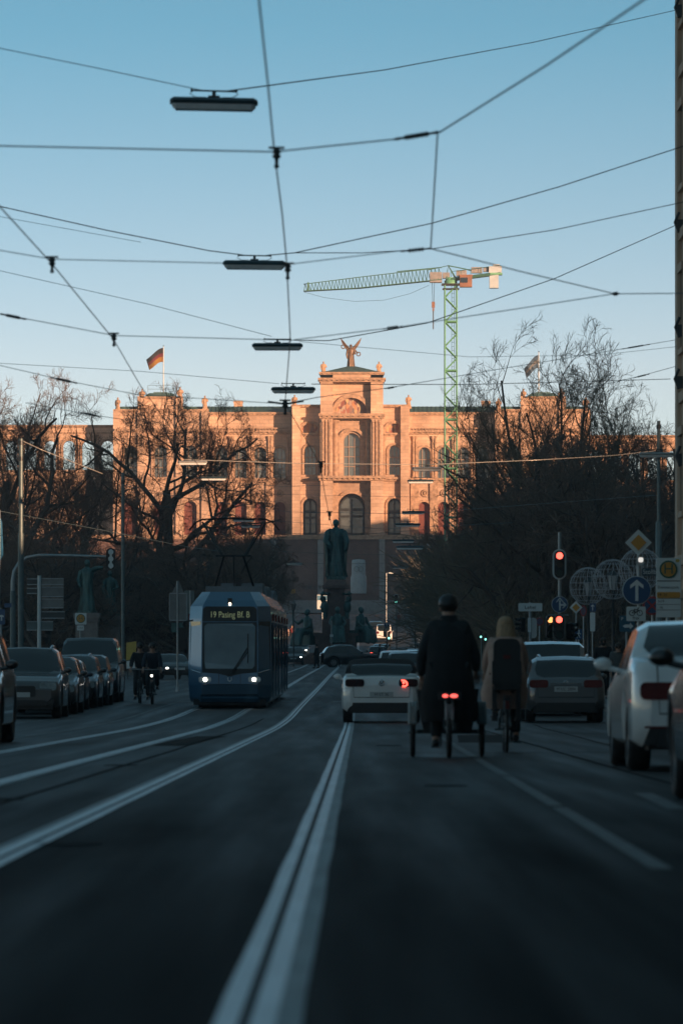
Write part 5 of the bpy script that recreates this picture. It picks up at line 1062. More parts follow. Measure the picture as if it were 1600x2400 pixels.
for s in (-1, 1):
    pn.tube([(s * .60, py, zb_), (s * .27, pyk, zk)], .035, 6)
    pn.tube([(s * .34, pyk, zk), (s * .90, py - .2, zt_ - .05)], .03, 6); pn.tube([(s * .30, pyk + .02, zk), (s * .82, py - .1, zt_ - .05)], .018, 5)
pn.tube([(0, py, zb_), (0, pyk, zk)], .018, 5); pn.tube([(-.5, pyk, zk), (.5, pyk, zk)], .03, 6)
for dy in (-.18, .18): pn.tube([(-1.28, py - .2 + dy, zt_ - .28), (-1.1, py - .2 + dy, zt_ - .06), (-.9, py - .2 + dy, zt_ + .03), (0, py - .2 + dy, zt_ + .06), (.9, py - .2 + dy, zt_ + .03), (1.1, py - .2 + dy, zt_ - .06), (1.28, py - .2 + dy, zt_ - .28)], .022, 6)
pn.box((0, py, zb_ - .0), (1.5, .9, .12)); pn.box((.12, py - .3, zb_ + .2), (.16, .2, .4)); pn.build('pantograph', MT['black'], tr_)
# ------------------------------------------------------------------ bicycles
def wheel(t, c, r, fat=.022, m=None, nspoke=14):
    w_ = MB().torus(c, r - fat, fat, 'X', 28, 8).build('wheel', MT['rubber'], t); b = MB().torus(c, r - fat * 2.3, .011, 'X', 28, 6).tube([(c[0] - .05, c[1], c[2]), (c[0] + .05, c[1], c[2])], .025, 8)
    for i in range(nspoke):
        a = 2 * math.pi * i / nspoke; b.tube([(c[0] + (.03 if i % 2 else -.03), c[1], c[2]), (c[0], c[1] + (r - fat * 2) * math.cos(a), c[2] + (r - fat * 2) * math.sin(a))], .0025, 4, False, False)
    b.build('rim', MT['steel'], w_); return w_
def bicycle(label, loc, rz, front_light=False, childseat=False, rearlight=True, group=None):
    t = thing('bicycle', label, 'bicycle', loc, rz, group); r = .345
    wheel(t, (0, -.53, r), r); wheel(t, (0, .53, r), r)
    b = MB(); bb = (0, -.1, .29); st = (0, -.22, .82); hd = (0, .36, .90); hb = (0, .40, .66)
    for a, c_, q in ((bb, st, .018), (bb, hb, .02), (st, hd, .017)): b.tube([a, c_], q, 7)
    for s in (-.05, .05): b.tube([(s, -.53, r), (s * .6, bb[1], bb[2])], .01, 5); b.tube([(s, -.53, r), (s * .5, st[1], st[2] - .06)], .009, 5); b.tube([(s, .53, r), (s * .9, .43, .70), (0, .40, .74)], .012, 5)
    b.tube([hb, hd, (0, .34, 1.0)], .018, 7); b.build('frame', MT['dsteel'], t)
    MB().tube([(-.29, .18, 1.0), (-.24, .30, 1.03), (0, .36, 1.02), (.24, .30, 1.03), (.29, .18, 1.0)], .014, 7).build('handlebar', MT['steel'], t)
    MB().tube([(0, -.22, .82), (0, -.24, .93)], .014, 6).ell((0, -.26, .95), (.08, .14, .035), 10, 6).build('saddle', MT['black'], t)
    b = MB().tube([(-.14, -.1, .29), (.14, -.1, .29)], .014, 6).tube([(.08, -.1, .29), (.08, -.02, .14)], .012, 5).tube([(-.08, -.1, .29), (-.08, -.18, .44)], .012, 5).box((.15, -.02, .13), (.1, .1, .025)).box((-.15, -.18, .45), (.1, .1, .025)); b.torus((.06, -.1, .29), .09, .008, 'X', 20, 5); b.build('pedals', MT['dsteel'], t)
    b = MB()
    for yc in (-.53, .53):
        for s in (-.03, .03): b.tube([(s, yc + (r + .03) * math.cos(a), r + (r + .03) * math.sin(a)) for a in [R(20 + 15 * i) for i in range(10)]], .012, 5)
    b.build('mudguard', MT['black'], t)
    MB().box((0, -.87, .60), (.05, .04, .10)).build('rear_reflector', MT['redlens'], t)
    if front_light: l = MB().ell((0, .48, .84), (.05, .05, .05), 8, 6).build('front_lamp', MT['black'], t); MB().ell((0, .53, .84), (.035, .02, .035), 8, 6).build('bulb', mat('bicycle lamp glow', (1, .95, .85), .4, emit=3), l)
    if childseat:
        b = MB(); b.prism(rrect(.34, .62, .09, 4, (0, 1.12)), -.62, -.52); b.box((0, -.45, .84), (.32, .34, .1)); 
        for s in (-1, 1): b.box((s * .17, -.5, 1.0), (.03, .24, .3)); b.box((s * .15, -.42, .62), (.06, .1, .44)); b.box((s * .15, -.36, .42), (.08, .2, .05))
        cs_ = b.build('child_seat', MT['black'], t); MB().box((0, -.635, 1.2), (.09, .02, .045)).build('reflector', MT['redlens'], cs_)
    return t
def ride(h=1.72, up=1., lift=0):
    """joints of a rider on the bicycle above, facing +y: left foot up, right foot down"""
    p = dict(pelvis=(0, -.25, .99), waist=(0, -.22, 1.15), chest=(0, -.1, 1.40), neck=(0, -.03, 1.55), head0=(0, .0, 1.62), head=(0, .03, 1.70), crown=(0, .02, 1.77))
    for s, n in ((-1, 'L'), (1, 'R')):
        p['sh' + n] = (s * .185, -.07, 1.47); p['el' + n] = (s * .25, .06, 1.22); p['wr' + n] = (s * .26, .2, 1.06); p['hip' + n] = (s * .1, -.23, .94)
    p['knL'] = (-.13, .17, .86); p['anL'] = (-.14, -.16, .54); p['toL'] = (-.145, -.02, .50); p['knR'] = (.12, .08, .62); p['anR'] = (.14, -.06, .24); p['toR'] = (.145, .09, .18)
    return {k: Vector(v) * 1.0 for k, v in p.items()}
# two oncoming cyclists on the left
for u, Y, l, jm, hm, fl in ((328, 149, 'cyclist in dark clothes with a hood, nearer the parked van', MT['dcloth'], MT['dhair'], False), (357, 147, 'cyclist in dark jacket with sunglasses, on the tram side of the pair', MT['ncloth'], MT['dhair'], True)):
    p_ = gp(u, Y); bicycle('bicycle under the ' + ('hooded cyclist' if not fl else 'cyclist with sunglasses') + ' riding towards the viewer', p_, math.pi, fl, group='bicycles ridden by the oncoming pair')
    human(l, p_, math.pi, ride(), jm, MT['dcloth'], hm, grip=True, k=1.03)
# woman on the bicycle with a child seat
p_ = (gx(1184, 63), 63., 0.)
bicycle('bicycle with a tall black child seat behind the rider', p_, -SL, childseat=True)
human('woman with long fair hair in a beige coat on the bicycle with a child seat', p_, -SL, {k_: v_ * .945 for k_, v_ in ride().items()}, MT['bcloth'], MT['dcloth'], MT['hair'], hair='long', grip=True, k=.97,
      coat=([(.55, -.02, -.12, .26, .17, .06), (.75, -.02, -.16, .285, .2, .05), (.95, 0, -.22, .26, .22, .03), (1.12, 0, -.20, .215, .17, .03), (1.28, 0, -.12, .22, .155, .025), (1.39, 0, -.07, .195, .125, .02), (1.46, 0, -.04, .1, .09, .0)], MT['bcloth']))
# cargo trike and its caped rider
p_ = (gx(1052, 57.4), 57.4, 0.); tk = thing('cargo_trike', 'dark cargo trike with two front wheels and a lit red rear lamp', 'trike', p_, -SL)
wheel(tk, (0, 0, .345), .345, .03)
for s in (-1, 1):
    w_ = wheel(tk, (s * .405, 1.25, .30), .30, .03)
    b = MB()
    for dx in (-.035, 0, .035): b.tube([(s * .405 + dx, 1.25 + .34 * math.cos(a), .30 + .34 * math.sin(a)) for a in [R(15 + 15 * i) for i in range(11)]], .018, 5)
    b.box((s * .405, .92, .5), (.05, .02, .18)); b.build('mudguard', mat('pale mudguard', (.28, .28, .27), .5, 0, .15, 5) if s < 0 else MT['gsteel'], tk)
b = MB(); b.loft([[(s * w_, y, z) for s, y in ((-1, .75), (1, .75), (1, 1.8), (-1, 1.8))] for w_, z in ((.27, .28), (.33, .55), (.36, .80))], smooth=False); b.build('cargo_box', MT['dcloth'], tk)
b = MB().tube([(0, .0, .345), (0, .38, .30), (0, .75, .34)], .03, 8).tube([(0, .38, .30), (0, .22, .85)], .02, 7).tube([(0, .38, .3), (0, .62, .9)], .022, 7).tube([(-.405, 1.25, .3), (.405, 1.25, .3)], .025, 7)
for s in (-.06, .06): b.tube([(s, 0, .345), (s * .5, .25, .75)], .012, 5)
b.build('frame', MT['dsteel'], tk)
MB().tube([(-.36, .45, .98), (-.34, .68, .98), (.34, .68, .98), (.36, .45, .98)], .016, 7).build('handlebar', MT['steel'], tk)
MB().tube([(0, .22, .82), (0, .2, .95)], .014, 6).ell((0, .2, .97), (.1, .14, .04), 10, 6).build('saddle', MT['black'], tk)
MB().tube([(-.15, .38, .3), (.15, .38, .3)], .014, 6).tube([(.09, .38, .3), (.09, .44, .46)], .012, 5).tube([(-.09, .38, .3), (-.09, .32, .14)], .012, 5).box((.15, .44, .47), (.1, .1, .025)).box((-.15, .32, .13), (.1, .1, .025)).build('pedals', MT['dsteel'], tk)
b = MB()
for s in (-.035, .035): b.tube([(s, .38 * math.cos(a), .345 + .38 * math.sin(a)) for a in [R(30 + 15 * i) for i in range(10)]], .018, 5)
b.box((0, -.31, .5), (.075, .02, .24)); b.build('rear_mudguard', mat('worn pale mudguard', (.2, .2, .2), .5, 0, .2, 9), tk)
rl = MB().box((0, -.30, .72), (.26, .05, .09)).box((0, -.1, .74), (.2, .4, .03)).build('rear_lamp_housing', MT['black'], tk); MB().ell((-.05, -.33, .72), (.034, .015, .02), 8, 6).ell((.05, -.33, .72), (.046, .015, .022), 8, 6).build('lens', mat('lit red trike lamp', (1., .11, .09), .4, emit=1.3), rl)
rp = ride(); off = Vector((0, .46, .05))
rp = {k_: v + off for k_, v in rp.items()}
rp['knL'], rp['anL'], rp['toL'] = Vector((-.14, .52, .60)), Vector((-.15, .30, .22)), Vector((-.155, .44, .17)); rp['knR'], rp['anR'], rp['toR'] = Vector((.14, .6, .84)), Vector((.15, .40, .54)), Vector((.155, .54, .5))
rp['elL'], rp['wrL'] = Vector((-.32, .34, 1.14)), Vector((-.31, .46, .93)); rp['elR'], rp['wrR'] = Vector((.31, .36, 1.16)), Vector((.32, .52, 1.0))
cape = [(.42, 0, .24, .29, .16, .10), (.5, .01, .23, .31, .19, .10), (.62, 0, .22, .315, .2, .08), (.75, -.01, .21, .30, .21, .07), (.9, 0, .2, .275, .22, .055), (1.05, 0, .22, .25, .20, .05), (1.2, 0, .25, .245, .19, .045), (1.33, .01, .30, .25, .18, .04), (1.44, 0, .36, .245, .155, .03), (1.52, 0, .40, .20, .13, .02), (1.56, 0, .42, .13, .11, .03), (1.63, 0, .44, .105, .10, .04), (1.655, 0, .45, .085, .085, .02)]
human('rider in a long black coat and dark helmet on the cargo trike', p_, -SL, rp, MT['dcloth'], MT['dcloth'], MT['dhair'], helmet=MT['black'], grip=True, k=1.06, coat=(cape, mat('black coat cloth', (.009, .010, .012), .9, 0, .3, 6, bump=.3)))
# ------------------------------------------------------------------ pedestrians
ped = lambda u, Y, l, top, tro, hm, rz=0, zoff=.12, **k: human(l, (gx(u, Y), Y, g(Y) + zoff), rz, stand(k.pop('h', 1.76), k.pop('stride', .5), k.pop('aL', (.15, .3)), k.pop('aR', (-.15, .3))), top, tro, hm, **k)
ped(1413, 150, 'bearded man in a dark jacket on the pavement behind the estate car', MT['dcloth'], MT['dcloth'], MT['dhair'], math.pi, hair='beard', h=1.85)
ped(1448, 143, 'person with a pale face mask and dark hair near the white saloon', MT['gcloth'], MT['dcloth'], MT['dhair'], math.pi, h=1.68)
ped(1330, 215, 'dark haired pedestrian behind the van roof', MT['ncloth'], MT['dcloth'], MT['dhair'], .4)
ped(742, 372, 'lone person in a long dark coat crossing behind the black estate car', MT['dcloth'], MT['dcloth'], MT['dhair'], 1.2, 0, h=1.8, coat=([(.35, 0, 0, .27, .18, .04), (.8, 0, 0, .27, .19, .03), (1.2, 0, 0, .26, .17, .01), (1.45, 0, 0, .2, .13, 0), (1.52, 0, 0, .1, .09, 0)], MT['dcloth']))
ped(792, 392, 'person with dark hair standing behind the crossing estate car', MT['dcloth'], MT['dcloth'], MT['dhair'], 0, 0)
ped(672, 560, 'pedestrian in a pale coat in the group above the tram flank', MT['bcloth'], MT['dcloth'], MT['dhair'], .2, 0); ped(684, 566, 'pedestrian in red among the group above the tram flank', MT['rcloth'], MT['dcloth'], MT['hair'], -.3, 0); ped(664, 575, 'pedestrian in grey at the edge of the group above the tram flank', MT['gcloth'], MT['dcloth'], MT['dhair'], .3, 0)
ped(904, 420, 'person in a blue coat crossing by the round arrow sign', MT['ncloth'], MT['dcloth'], MT['dhair'], 1.4, 0, h=1.7); ped(890, 424, 'person in black crossing behind the blue coat', MT['dcloth'], MT['dcloth'], MT['dhair'], 1.4, 0); ped(912, 416, 'person in a brown coat at the crossing beside the low signals', MT['bcloth'], MT['dcloth'], MT['dhair'], -1.2, 0)
ped(988, 470, 'pedestrian in olive on the far right pavement', MT['gcloth'], MT['dcloth'], MT['dhair'], 0, .12); ped(998, 455, 'pedestrian in a pale jacket on the far right pavement', MT['bcloth'], MT['dcloth'], MT['hair'], .3, .12); ped(978, 400, 'pedestrian in a red jacket behind the queue of cars', MT['rcloth'], MT['dcloth'], MT['dhair'], 0, .0)
ped(934, 640, 'cyclist-like figure in red on the bridge approach', MT['rcloth'], MT['dcloth'], MT['dhair'], 0, 0)
# tram panel seams
b = MB()
for x in (-.30, .30): b.tube([(x, fy(.7) - .004, .70), (x, fy(.98) - .004, .97)], .006, 4, False)
for z in (.69, .41): b.tube([(-.77, fy(z) - .052, z), (.77, fy(z) - .052, z)], .007, 4, False)
b.build('panel_seam', MT['black'], tr_)
# ------------------------------------------------------------------ traffic signs, signals, poles
class Post:
    """one post and everything bolted to it; coordinates given in photo pixels at its own distance Y"""
    def __init__(s, name, label, cat, u, Y, vtop, r=.045, m=None, zoff=.12, vbot=None, group=None):
        s.u, s.Y, s.k = u, Y, F / Y; s.z0 = g(Y) + zoff; s.t = thing(name, label, cat, (gx(u, Y), Y, s.z0), 0, group)
        if vtop is not None: MB().tube([(0, 0, 0), (0, 0, s.z(vtop))], r, 10).lathe([(r * 1.8, 0), (r * 1.8, .12), (r, .16)], 10).build('post', m or MT['steel'], s.t)
    def z(s, v): return CH + (VH - v) / s.k - s.z0
    def x(s, u): return (u - s.u) / s.k
    def panel(s, name, poly, m, y=-.06, th=.03, parent=None):
        b = MB().prism(poly, y - th, y); return b.build(name, m, parent or s.t)
    def rect(s, name, u0, v0, u1, v1, m, y=-.06, parent=None, r=.03, th=.03):
        return s.panel(name, rrect(abs(u1 - u0) / s.k, abs(v1 - v0) / s.k, min(r, abs(v1 - v0) / s.k * .3), 3, (s.x((u0 + u1) / 2), s.z((v0 + v1) / 2))), m, y, th, parent)
    def disc(s, name, u, v, rp, m, y=-.06, parent=None, th=.03): return s.panel(name, circ(rp / s.k, 28, (s.x(u), s.z(v))), m, y, th, parent)
    def diamond(s, name, u, v, hp, m, y=-.06, parent=None):
        h = hp / s.k; c = (s.x(u), s.z(v)); return s.panel(name, [(c[0] - h, c[1]), (c[0], c[1] - h), (c[0] + h, c[1]), (c[0], c[1] + h)], m, y, .03, parent)
    def text(s, st, u, v, hpx, m, parent, y=-.1, sx=1., align='CENTER'): return text('lettering', st, hpx / s.k, m, parent, (s.x(u), y, s.z(v)), sx=sx, align=align)
    def poly(s, pts): return [(s.x(a), s.z(c)) for a, c in pts]
def signal(b_post, u, v0, v1, wpx, lit=None, y=-.1, rim=None, side=0, arrow=False):
    """three-lamp signal head with visors; lit = (index from the top, material)"""
    s = b_post; h = (v1 - v0) / s.k; w_ = wpx / s.k; xc = s.x(u); zc = s.z((v0 + v1) / 2)
    if rim: o = s.panel('backboard', rrect(w_ * 1.62, h * 1.12, w_ * .8, 6, (xc, zc)), rim, y + .01, .02); s.panel('backboard_face', rrect(w_ * 1.2, h * 1.0, w_ * .58, 6, (xc, zc)), MT['black'], y - .015, .012, o)
    M_ = Matrix.Translation((xc, y, zc)) @ Matrix.Rotation(side, 4, 'Z')
    hd = MB().prism(rrect(w_, h * .96, w_ * .3, 4), -.16, 0, M=M_).build('signal_head', MT['black'], s.t)
    for i in range(3):
        z = h * (.31 - .31 * i); on = lit and lit[0] == i
        MB().prism(circ(w_ * .40, 18, (0, z)), -.175, -.158, M=M_).build('lens', lit[1] if on else mat('unlit lens', ((.05, .012, .01), (.05, .03, .008), (.01, .04, .03))[i], .3), hd)
        vs = MB(); a0 = R(-20); n = 12
        ring0 = [(w_ * .44 * math.cos(R(-15 + 210 * j / n)), -.16, z + w_ * .44 * math.sin(R(-15 + 210 * j / n))) for j in range(n + 1)]; ring1 = [(x, -.33 if zz > z else -.24, zz) for x, _, zz in ring0]
        vs.loft([ring0, ring1], closed=False, cap=False, M=M_); o = vs.build('visor', MT['black'], hd); o.modifiers.new('thickness', 'SOLIDIFY').thickness = .008
    return hd
def arrow(s, u, v, hpx, wpx, parent, y=-.1, th=7):
    p = MB(); k = s.k; x, z = s.x(u), s.z(v); h, w_, t = hpx / k, wpx / k, th / k
    p.prism([(x - t / 2, z - h / 2), (x + t / 2, z - h / 2), (x + t / 2, z + h * .38), (x - t / 2, z + h * .38)], y - .008, y)
    for sg in (-1, 1): q = [(x, z + h / 2), (x, z + h / 2 - t * 1.5), (x + sg * w_ / 2, z + h * .08), (x + sg * w_ / 2, z + h * .08 + t * 1.2)]; p.prism(q, y - .009, y)
    return p.build('arrow', MT['white'], parent)
# right side ------------------------------------------------------
s = Post('signpost', 'grey post carrying the large yellow diamond sign, blue arrow disc and bicycle plate', 'sign', 1497, 112, 1262, .05)
o = s.diamond('priority_sign', 1495, 1272, 31, MT['white']); s.diamond('sign_face', 1495, 1272, 18.5, MT['amber_sign'], -.095, o)
o = s.disc('arrow_sign', 1491, 1384, 34, MT['white']); o2 = s.disc('sign_face', 1491, 1384, 32, MT['blue_sign'], -.095, o); arrow(s, 1491, 1384, 50, 31, o, -.13, 7)
o = s.rect('bicycle_plate', 1467, 1422, 1512, 1456, MT['white']); b = MB()
for du in (-9, 9): b.torus((s.x(1489 + du), -.095, s.z(1437)), 6.2 / s.k, .9 / s.k, 'Y', 16, 5)
for A_, B_2 in (((1480, 1437), (1486, 1429)), ((1486, 1429), (1494, 1429)), ((1494, 1429), (1488, 1437)), ((1480, 1437), (1488, 1437)), ((1488, 1437), (1485, 1427)), ((1498, 1437), (1493, 1426)), ((1493, 1426), (1497, 1425))): b.tube([(s.x(A_[0]), -.095, s.z(A_[1])), (s.x(B_2[0]), -.095, s.z(B_2[1]))], .8 / s.k, 5)
b.build('bicycle_symbol', MT['ink'], o); s.text('frei', 1489, 1449, 11, MT['ink'], o, -.095)
o = s.rect('street_name_sign', 1503, 1332, 1560, 1350, mat('dark street name enamel', (.02, .05, .075), .4)); s.text('Stollbergstr.', 1505, 1341, 15, MT['white'], o, -.095, align='LEFT', sx=.95)
o = s.rect('lamp_housing', 1490, 1305, 1508, 1326, MT['steel']); s.rect('lamp_glass', 1495, 1307, 1506, 1318, mat('sunlit reflector', (.8, .75, .7), .4, emit=.5), -.09, o)  # glass glows by emission to stand in for sunlight on it
for a, c in ((1493, 1502), (1508, 1522)): s.rect('small_plate', a, 1448 + (c - 1502) * .3, c, 1476, MT['white'], .12)
s = Post('stop_sign', 'white tram stop panel with a green H ring and timetable strips beside the ochre house', 'sign', 1565, 106, 1440, .05)
o = s.rect('stop_panel', 1537, 1308, 1594, 1447, MT['white'], -.05, th=.06); s.disc('ring', 1565, 1335, 21, MT['green_sign'], -.115, o); s.disc('disc', 1565, 1335, 17, MT['amber_sign'], -.147, o, .01); s.text('H', 1565, 1335, 34, MT['green_sign'], o, -.165)
s.rect('divider', 1538, 1361, 1593, 1363, MT['ink'], -.112, o, th=.004); s.text('Kammerspiele', 1565, 1377, 8.5, MT['ink'], o, -.113); s.rect('line_strip', 1538, 1388, 1593, 1402, MT['amber_sign'], -.112, o, th=.006); s.text('19  21', 1551, 1395, 9, MT['ink'], o, -.122)
for v, t_ in ((1410, 'N19'), (1424, '16'), (1437, '')):
    s.rect('divider', 1538, v - 7.5, 1593, v - 6.5, MT['ink'], -.112, o, th=.004)
    if t_: s.text(t_, 1548, v, 8, MT['ink'], o, -.113)
s.rect('corner_tag', 1582, 1311, 1591, 1318, MT['yellow'], -.112, o, th=.005)
s = Post('signpost', 'red ringed no stopping sign half hidden behind the tram stop panel', 'sign', 1529, 123, 1395, .04)
o = s.disc('no_stopping_sign', 1527, 1420, 22, MT['red_sign']); s.disc('sign_face', 1527, 1420, 17.5, MT['blue_sign'], -.095, o)
for a in (1, -1): s.panel('cross_bar', [(s.x(1527) + q[0] / s.k, s.z(1420) + a * q[1] / s.k) for q in ((-13.5, -10.5), (-10.5, -13.5), (13.5, 10.5), (10.5, 13.5))], MT['red_sign'], -.128 - .006 * a, .012, o)
s = Post('tram_pole', 'thick tall grey tram pole standing behind the stop panel', 'pole', 1543, 195, 986, .07, MT['gsteel']); MB().tube([(0, 0, 0), (0, 0, s.z(1228)), (0, 0, s.z(1222))], [.12, .12, .075], 12).build('lower_tube', MT['gsteel'], s.t)
for v in (1000, 1072): MB().lathe([(.09, -.08), (.09, .08)], 10, (0, 0, s.z(v))).build('collar', MT['dsteel'], s.t)
s = Post('traffic_light', 'red traffic light in a white rimmed board above a blue two arrow disc', 'traffic light', 1311, 155, 1247, .055, MT['steel'])
signal(s, 1310, 1291, 1355, 20, (0, MT['red_lit']), rim=MT['white'])
o = s.disc('arrow_sign', 1311, 1417, 19.5, MT['white']); s.disc('sign_face', 1311, 1417, 18.3, MT['blue_sign'], -.095, o); q_ = MB()
for pl in ([(1309, 1431), (1313, 1431), (1313, 1407), (1309, 1407)], [(1311, 1400), (1303, 1410), (1303, 1413), (1311, 1404.5), (1319, 1413), (1319, 1410)], [(1313, 1420), (1322, 1420), (1322, 1416), (1313, 1416)], [(1327, 1418), (1319, 1426), (1316, 1426), (1323, 1418), (1316, 1410), (1319, 1410)]): q_.prism(s.poly(pl)[::-1], -.135, -.127)
q_.build('arrows', MT['white'], o)
signal(s, 1309, 1442, 1499, 19, (0, MT['red_lit']), rim=MT['signback']); signal(s, 1286, 1443, 1496, 17, (0, MT['amber_lit']), y=.1, side=.25); signal(s, 1330, 1459, 1500, 15, None, y=.15, side=1.1)
MB().tube([(s.x(1284), .05, s.z(1442)), (s.x(1332), .05, s.z(1442))], .025, 6).build('cross_arm', MT['steel'], s.t)
s = Post('direction_sign', 'white direction sign reading Lehel on a pale post', 'sign', 1242, 165, 1412, .05)
o = s.rect('sign_panel', 1214, 1414, 1270, 1433, MT['white']); s.text('Lehel', 1242, 1424, 11, MT['ink'], o, -.095, sx=1.15)
s.panel('capsule', rrect(18 / s.k, 48 / s.k, 8 / s.k, 5, (s.x(1249), s.z(1472))), MT['white'], .2); s.rect('plate', 1236, 1448, 1244, 1482, MT['white']); signal(s, 1227, 1447, 1482, 11, None, y=.1, side=-.9)
s = Post('signpost', 'small round red ringed sign between the Lehel post and the signals', 'sign', 1264, 172, 1446, .03); o = s.disc('round_sign', 1264, 1457, 9.5, MT['red_sign']); s.disc('sign_face', 1264, 1457, 7.5, mat('violet sign film', (.07, .05, .1), .4), -.095, o)
s = Post('signpost', 'small yellow diamond sign below the first wire globe', 'sign', 1350, 180, 1412, .03); o = s.diamond('priority_sign', 1349, 1424, 15, MT['white']); s.diamond('sign_face', 1349, 1424, 9, MT['amber_sign'], -.095, o)
s = Post('signpost', 'round pink rimmed sign edge on behind the small diamond', 'sign', 1367, 186, 1420, .03); o = s.panel('round_sign', [(s.x(1366) + 8 / s.k * math.cos(a), s.z(1432) + 13 / s.k * math.sin(a)) for a in [2 * math.pi * i / 24 for i in range(24)]], MT['red_sign']); s.panel('sign_face', [(s.x(1366) + 5.5 / s.k * math.cos(a), s.z(1432) + 10 / s.k * math.sin(a)) for a in [2 * math.pi * i / 24 for i in range(24)]], mat('dull violet film', (.12, .09, .13), .4), -.095, .01, o)
s = Post('signpost', 'small blue pedestrian sign on a thin post', 'sign', 1356, 176, 1475, .025); o = s.rect('pedestrian_sign', 1347, 1475, 1364, 1499, MT['blue_sign']); q_ = MB(); q_.ell((s.x(1356), -.1, s.z(1479)), (2.2 / s.k, .01, 2.2 / s.k), 8, 6)
for A_, B_2 in (((1356, 1481), (1355, 1488)), ((1355, 1488), (1351, 1496)), ((1355, 1488), (1359, 1496)), ((1356, 1483), (1360, 1487)), ((1356, 1483), (1351, 1487))): q_.tube([(s.x(A_[0]), -.1, s.z(A_[1])), (s.x(B_2[0]), -.1, s.z(B_2[1]))], 1.1 / s.k, 5)
q_.build('walking_symbol', MT['white'], o)
s = Post('signpost', 'blue parking sign with a white arrow shape behind the bicycle plate', 'sign', 1468, 138, 1442, .04); TEAL = mat('teal blue sign film', (.01, .085, .14), .4); o = s.rect('parking_sign', 1451, 1443, 1486, 1481, TEAL); s.text('P', 1457, 1451, 10, MT['white'], o, -.095)
s.panel('arrow', s.poly([(1458, 1468), (1464, 1464), (1474, 1464), (1476, 1460), (1483, 1468), (1476, 1475), (1474, 1471), (1464, 1472)])[::-1], MT['white'], -.095, .008, o)
hb_ = thing('hoarding', 'dark blue hoarding panel behind the white saloon roof', 'hoarding', gp(1565, 146) + Vector((0, 0, .12))); DBL = mat('dark blue hoarding', (.012, .045, .09), .5, 0, .15, 2)
for i in range(3): MB().prism(rrect(.42, 1.7, .02, 2, (-.45 + .45 * i, .95)), -.02, .02).build('panel', DBL, hb_)
for i in range(4): MB().tube([(-.68 + .45 * i, .03, 0), (-.68 + .45 * i, .03, 1.85)], .02, 6).build('upright', MT['steel'], hb_)
def globe_lantern(u, v, Y, rpx, label, first=None):
    k = F / Y; z0 = g(Y) + .12; zc = CH + (VH - v) / k - z0; rr = rpx / k
    t = thing('street_lantern', label, 'street lantern', (gx(u, Y), Y, z0), u * .1, 'lanterns inside wire globes')
    MB().lathe([(.13, 0), (.13, .5), (.06, .7), (.05, zc - .55), (.09, zc - .5), (.05, zc - .42)], 12).build('post', MT['dsteel'], t)
    MB().lathe([(.13, zc - .38), (.2, zc + .12), (.205, zc + .13)], 6, smooth=False).build('lantern_glass', mat('frosted lantern glass', (.33, .35, .36), .4, 0, .1, 4), t)
    b = MB().lathe([(.23, zc + .13), (.16, zc + .24), (.05, zc + .34), (.02, zc + .44)], 6, smooth=False)
    for i in range(6): a = R(60 * i); b.tube([(.13 * math.cos(a), .13 * math.sin(a), zc - .38), (.205 * math.cos(a), .205 * math.sin(a), zc + .13)], .015, 4)
    b.build('lantern_cap', MT['dsteel'], t)
    r = random.Random(int(u)); b = MB(); n = 26
    for i in range(n):
        a = 2 * math.pi * i / n; p = []
        for j in range(15):
            q = -math.pi / 2 + math.pi * j / 14; j_ = r.uniform(.965, 1.03); p.append((rr * j_ * math.cos(q) * math.cos(a + .06 * math.sin(5 * q + i)), rr * j_ * math.cos(q) * math.sin(a + .06 * math.sin(5 * q + i)), zc + rr * math.sin(q)))
        b.tube(p, .008, 4, False, False)
    for j in range(1, 9): q = -math.pi / 2 + math.pi * j / 9; b.torus((0, 0, zc + rr * math.sin(q)), rr * math.cos(q), .006, 'Z', 30, 4)
    for i in range(220):                                                       # fairy lights twisted onto the wires
        a, q = r.uniform(0, 6.283), math.asin(r.uniform(-1, .95)); d = .05; c = Vector((rr * math.cos(q) * math.cos(a), rr * math.cos(q) * math.sin(a), zc + rr * math.sin(q))); b.tube([c, c + Vector((r.uniform(-d, d), r.uniform(-d, d), r.uniform(-d, d)))], .008, 3, False, False)
    b.build('wire_globe', mat('pale wire', (.42, .43, .45), .5, .2, .15, 6), t); return t
globe_lantern(1378, 1374, 200, 44, 'lantern post inside the lowest wire globe, behind the small diamond sign'); globe_lantern(1436, 1358, 190, 47, 'lantern post inside the middle wire globe'); globe_lantern(1500, 1335, 180, 50, 'lantern post inside the highest wire globe, behind the large diamond sign')
s = Post('signpost', 'narrow white plate under a dark arrow plate on the lantern side', 'sign', 1388, 192, 1412, .03); s.rect('white_plate', 1382, 1436, 1394, 1480, MT['white']); o = s.rect('arrow_plate', 1381, 1414, 1396, 1434, MT['blue_sign']); arrow(s, 1388, 1424, 14, 8, o, -.095, 2)
# left side -------------------------------------------------------
s = Post('signal_mast', 'curved grey mast reaching over the road with a tram signal at its tip', 'signal mast', 30, 190, None); rm = .075
pts = [(0, 0, 0), (0, 0, s.z(1400)), (s.x(30), 0, s.z(1362)), (s.x(34), 0, s.z(1338)), (s.x(46), 0, s.z(1318)), (s.x(64), 0, s.z(1307)), (s.x(90), 0, s.z(1302)), (s.x(160), 0, s.z(1302.5)), (s.x(252), 0, s.z(1305))]
MB().tube(pts, [.11, .085, .08, .078, .075, .07, .065, .06, .05], 12).build('mast', MT['steel'], s.t); MB().tube([(0, 0, 0), (0, 0, s.z(1385))], .105, 12).build('sleeve', MT['gsteel'], s.t)
o = s.panel('signal_board', rrect(22 / s.k, 50 / s.k, 9 / s.k, 5, (s.x(260), s.z(1310))), MT['black']); q_ = MB()
for v in (1294, 1310, 1326): q_.prism(circ(6.2 / s.k, 18, (s.x(260), s.z(v))), -.12, -.088)
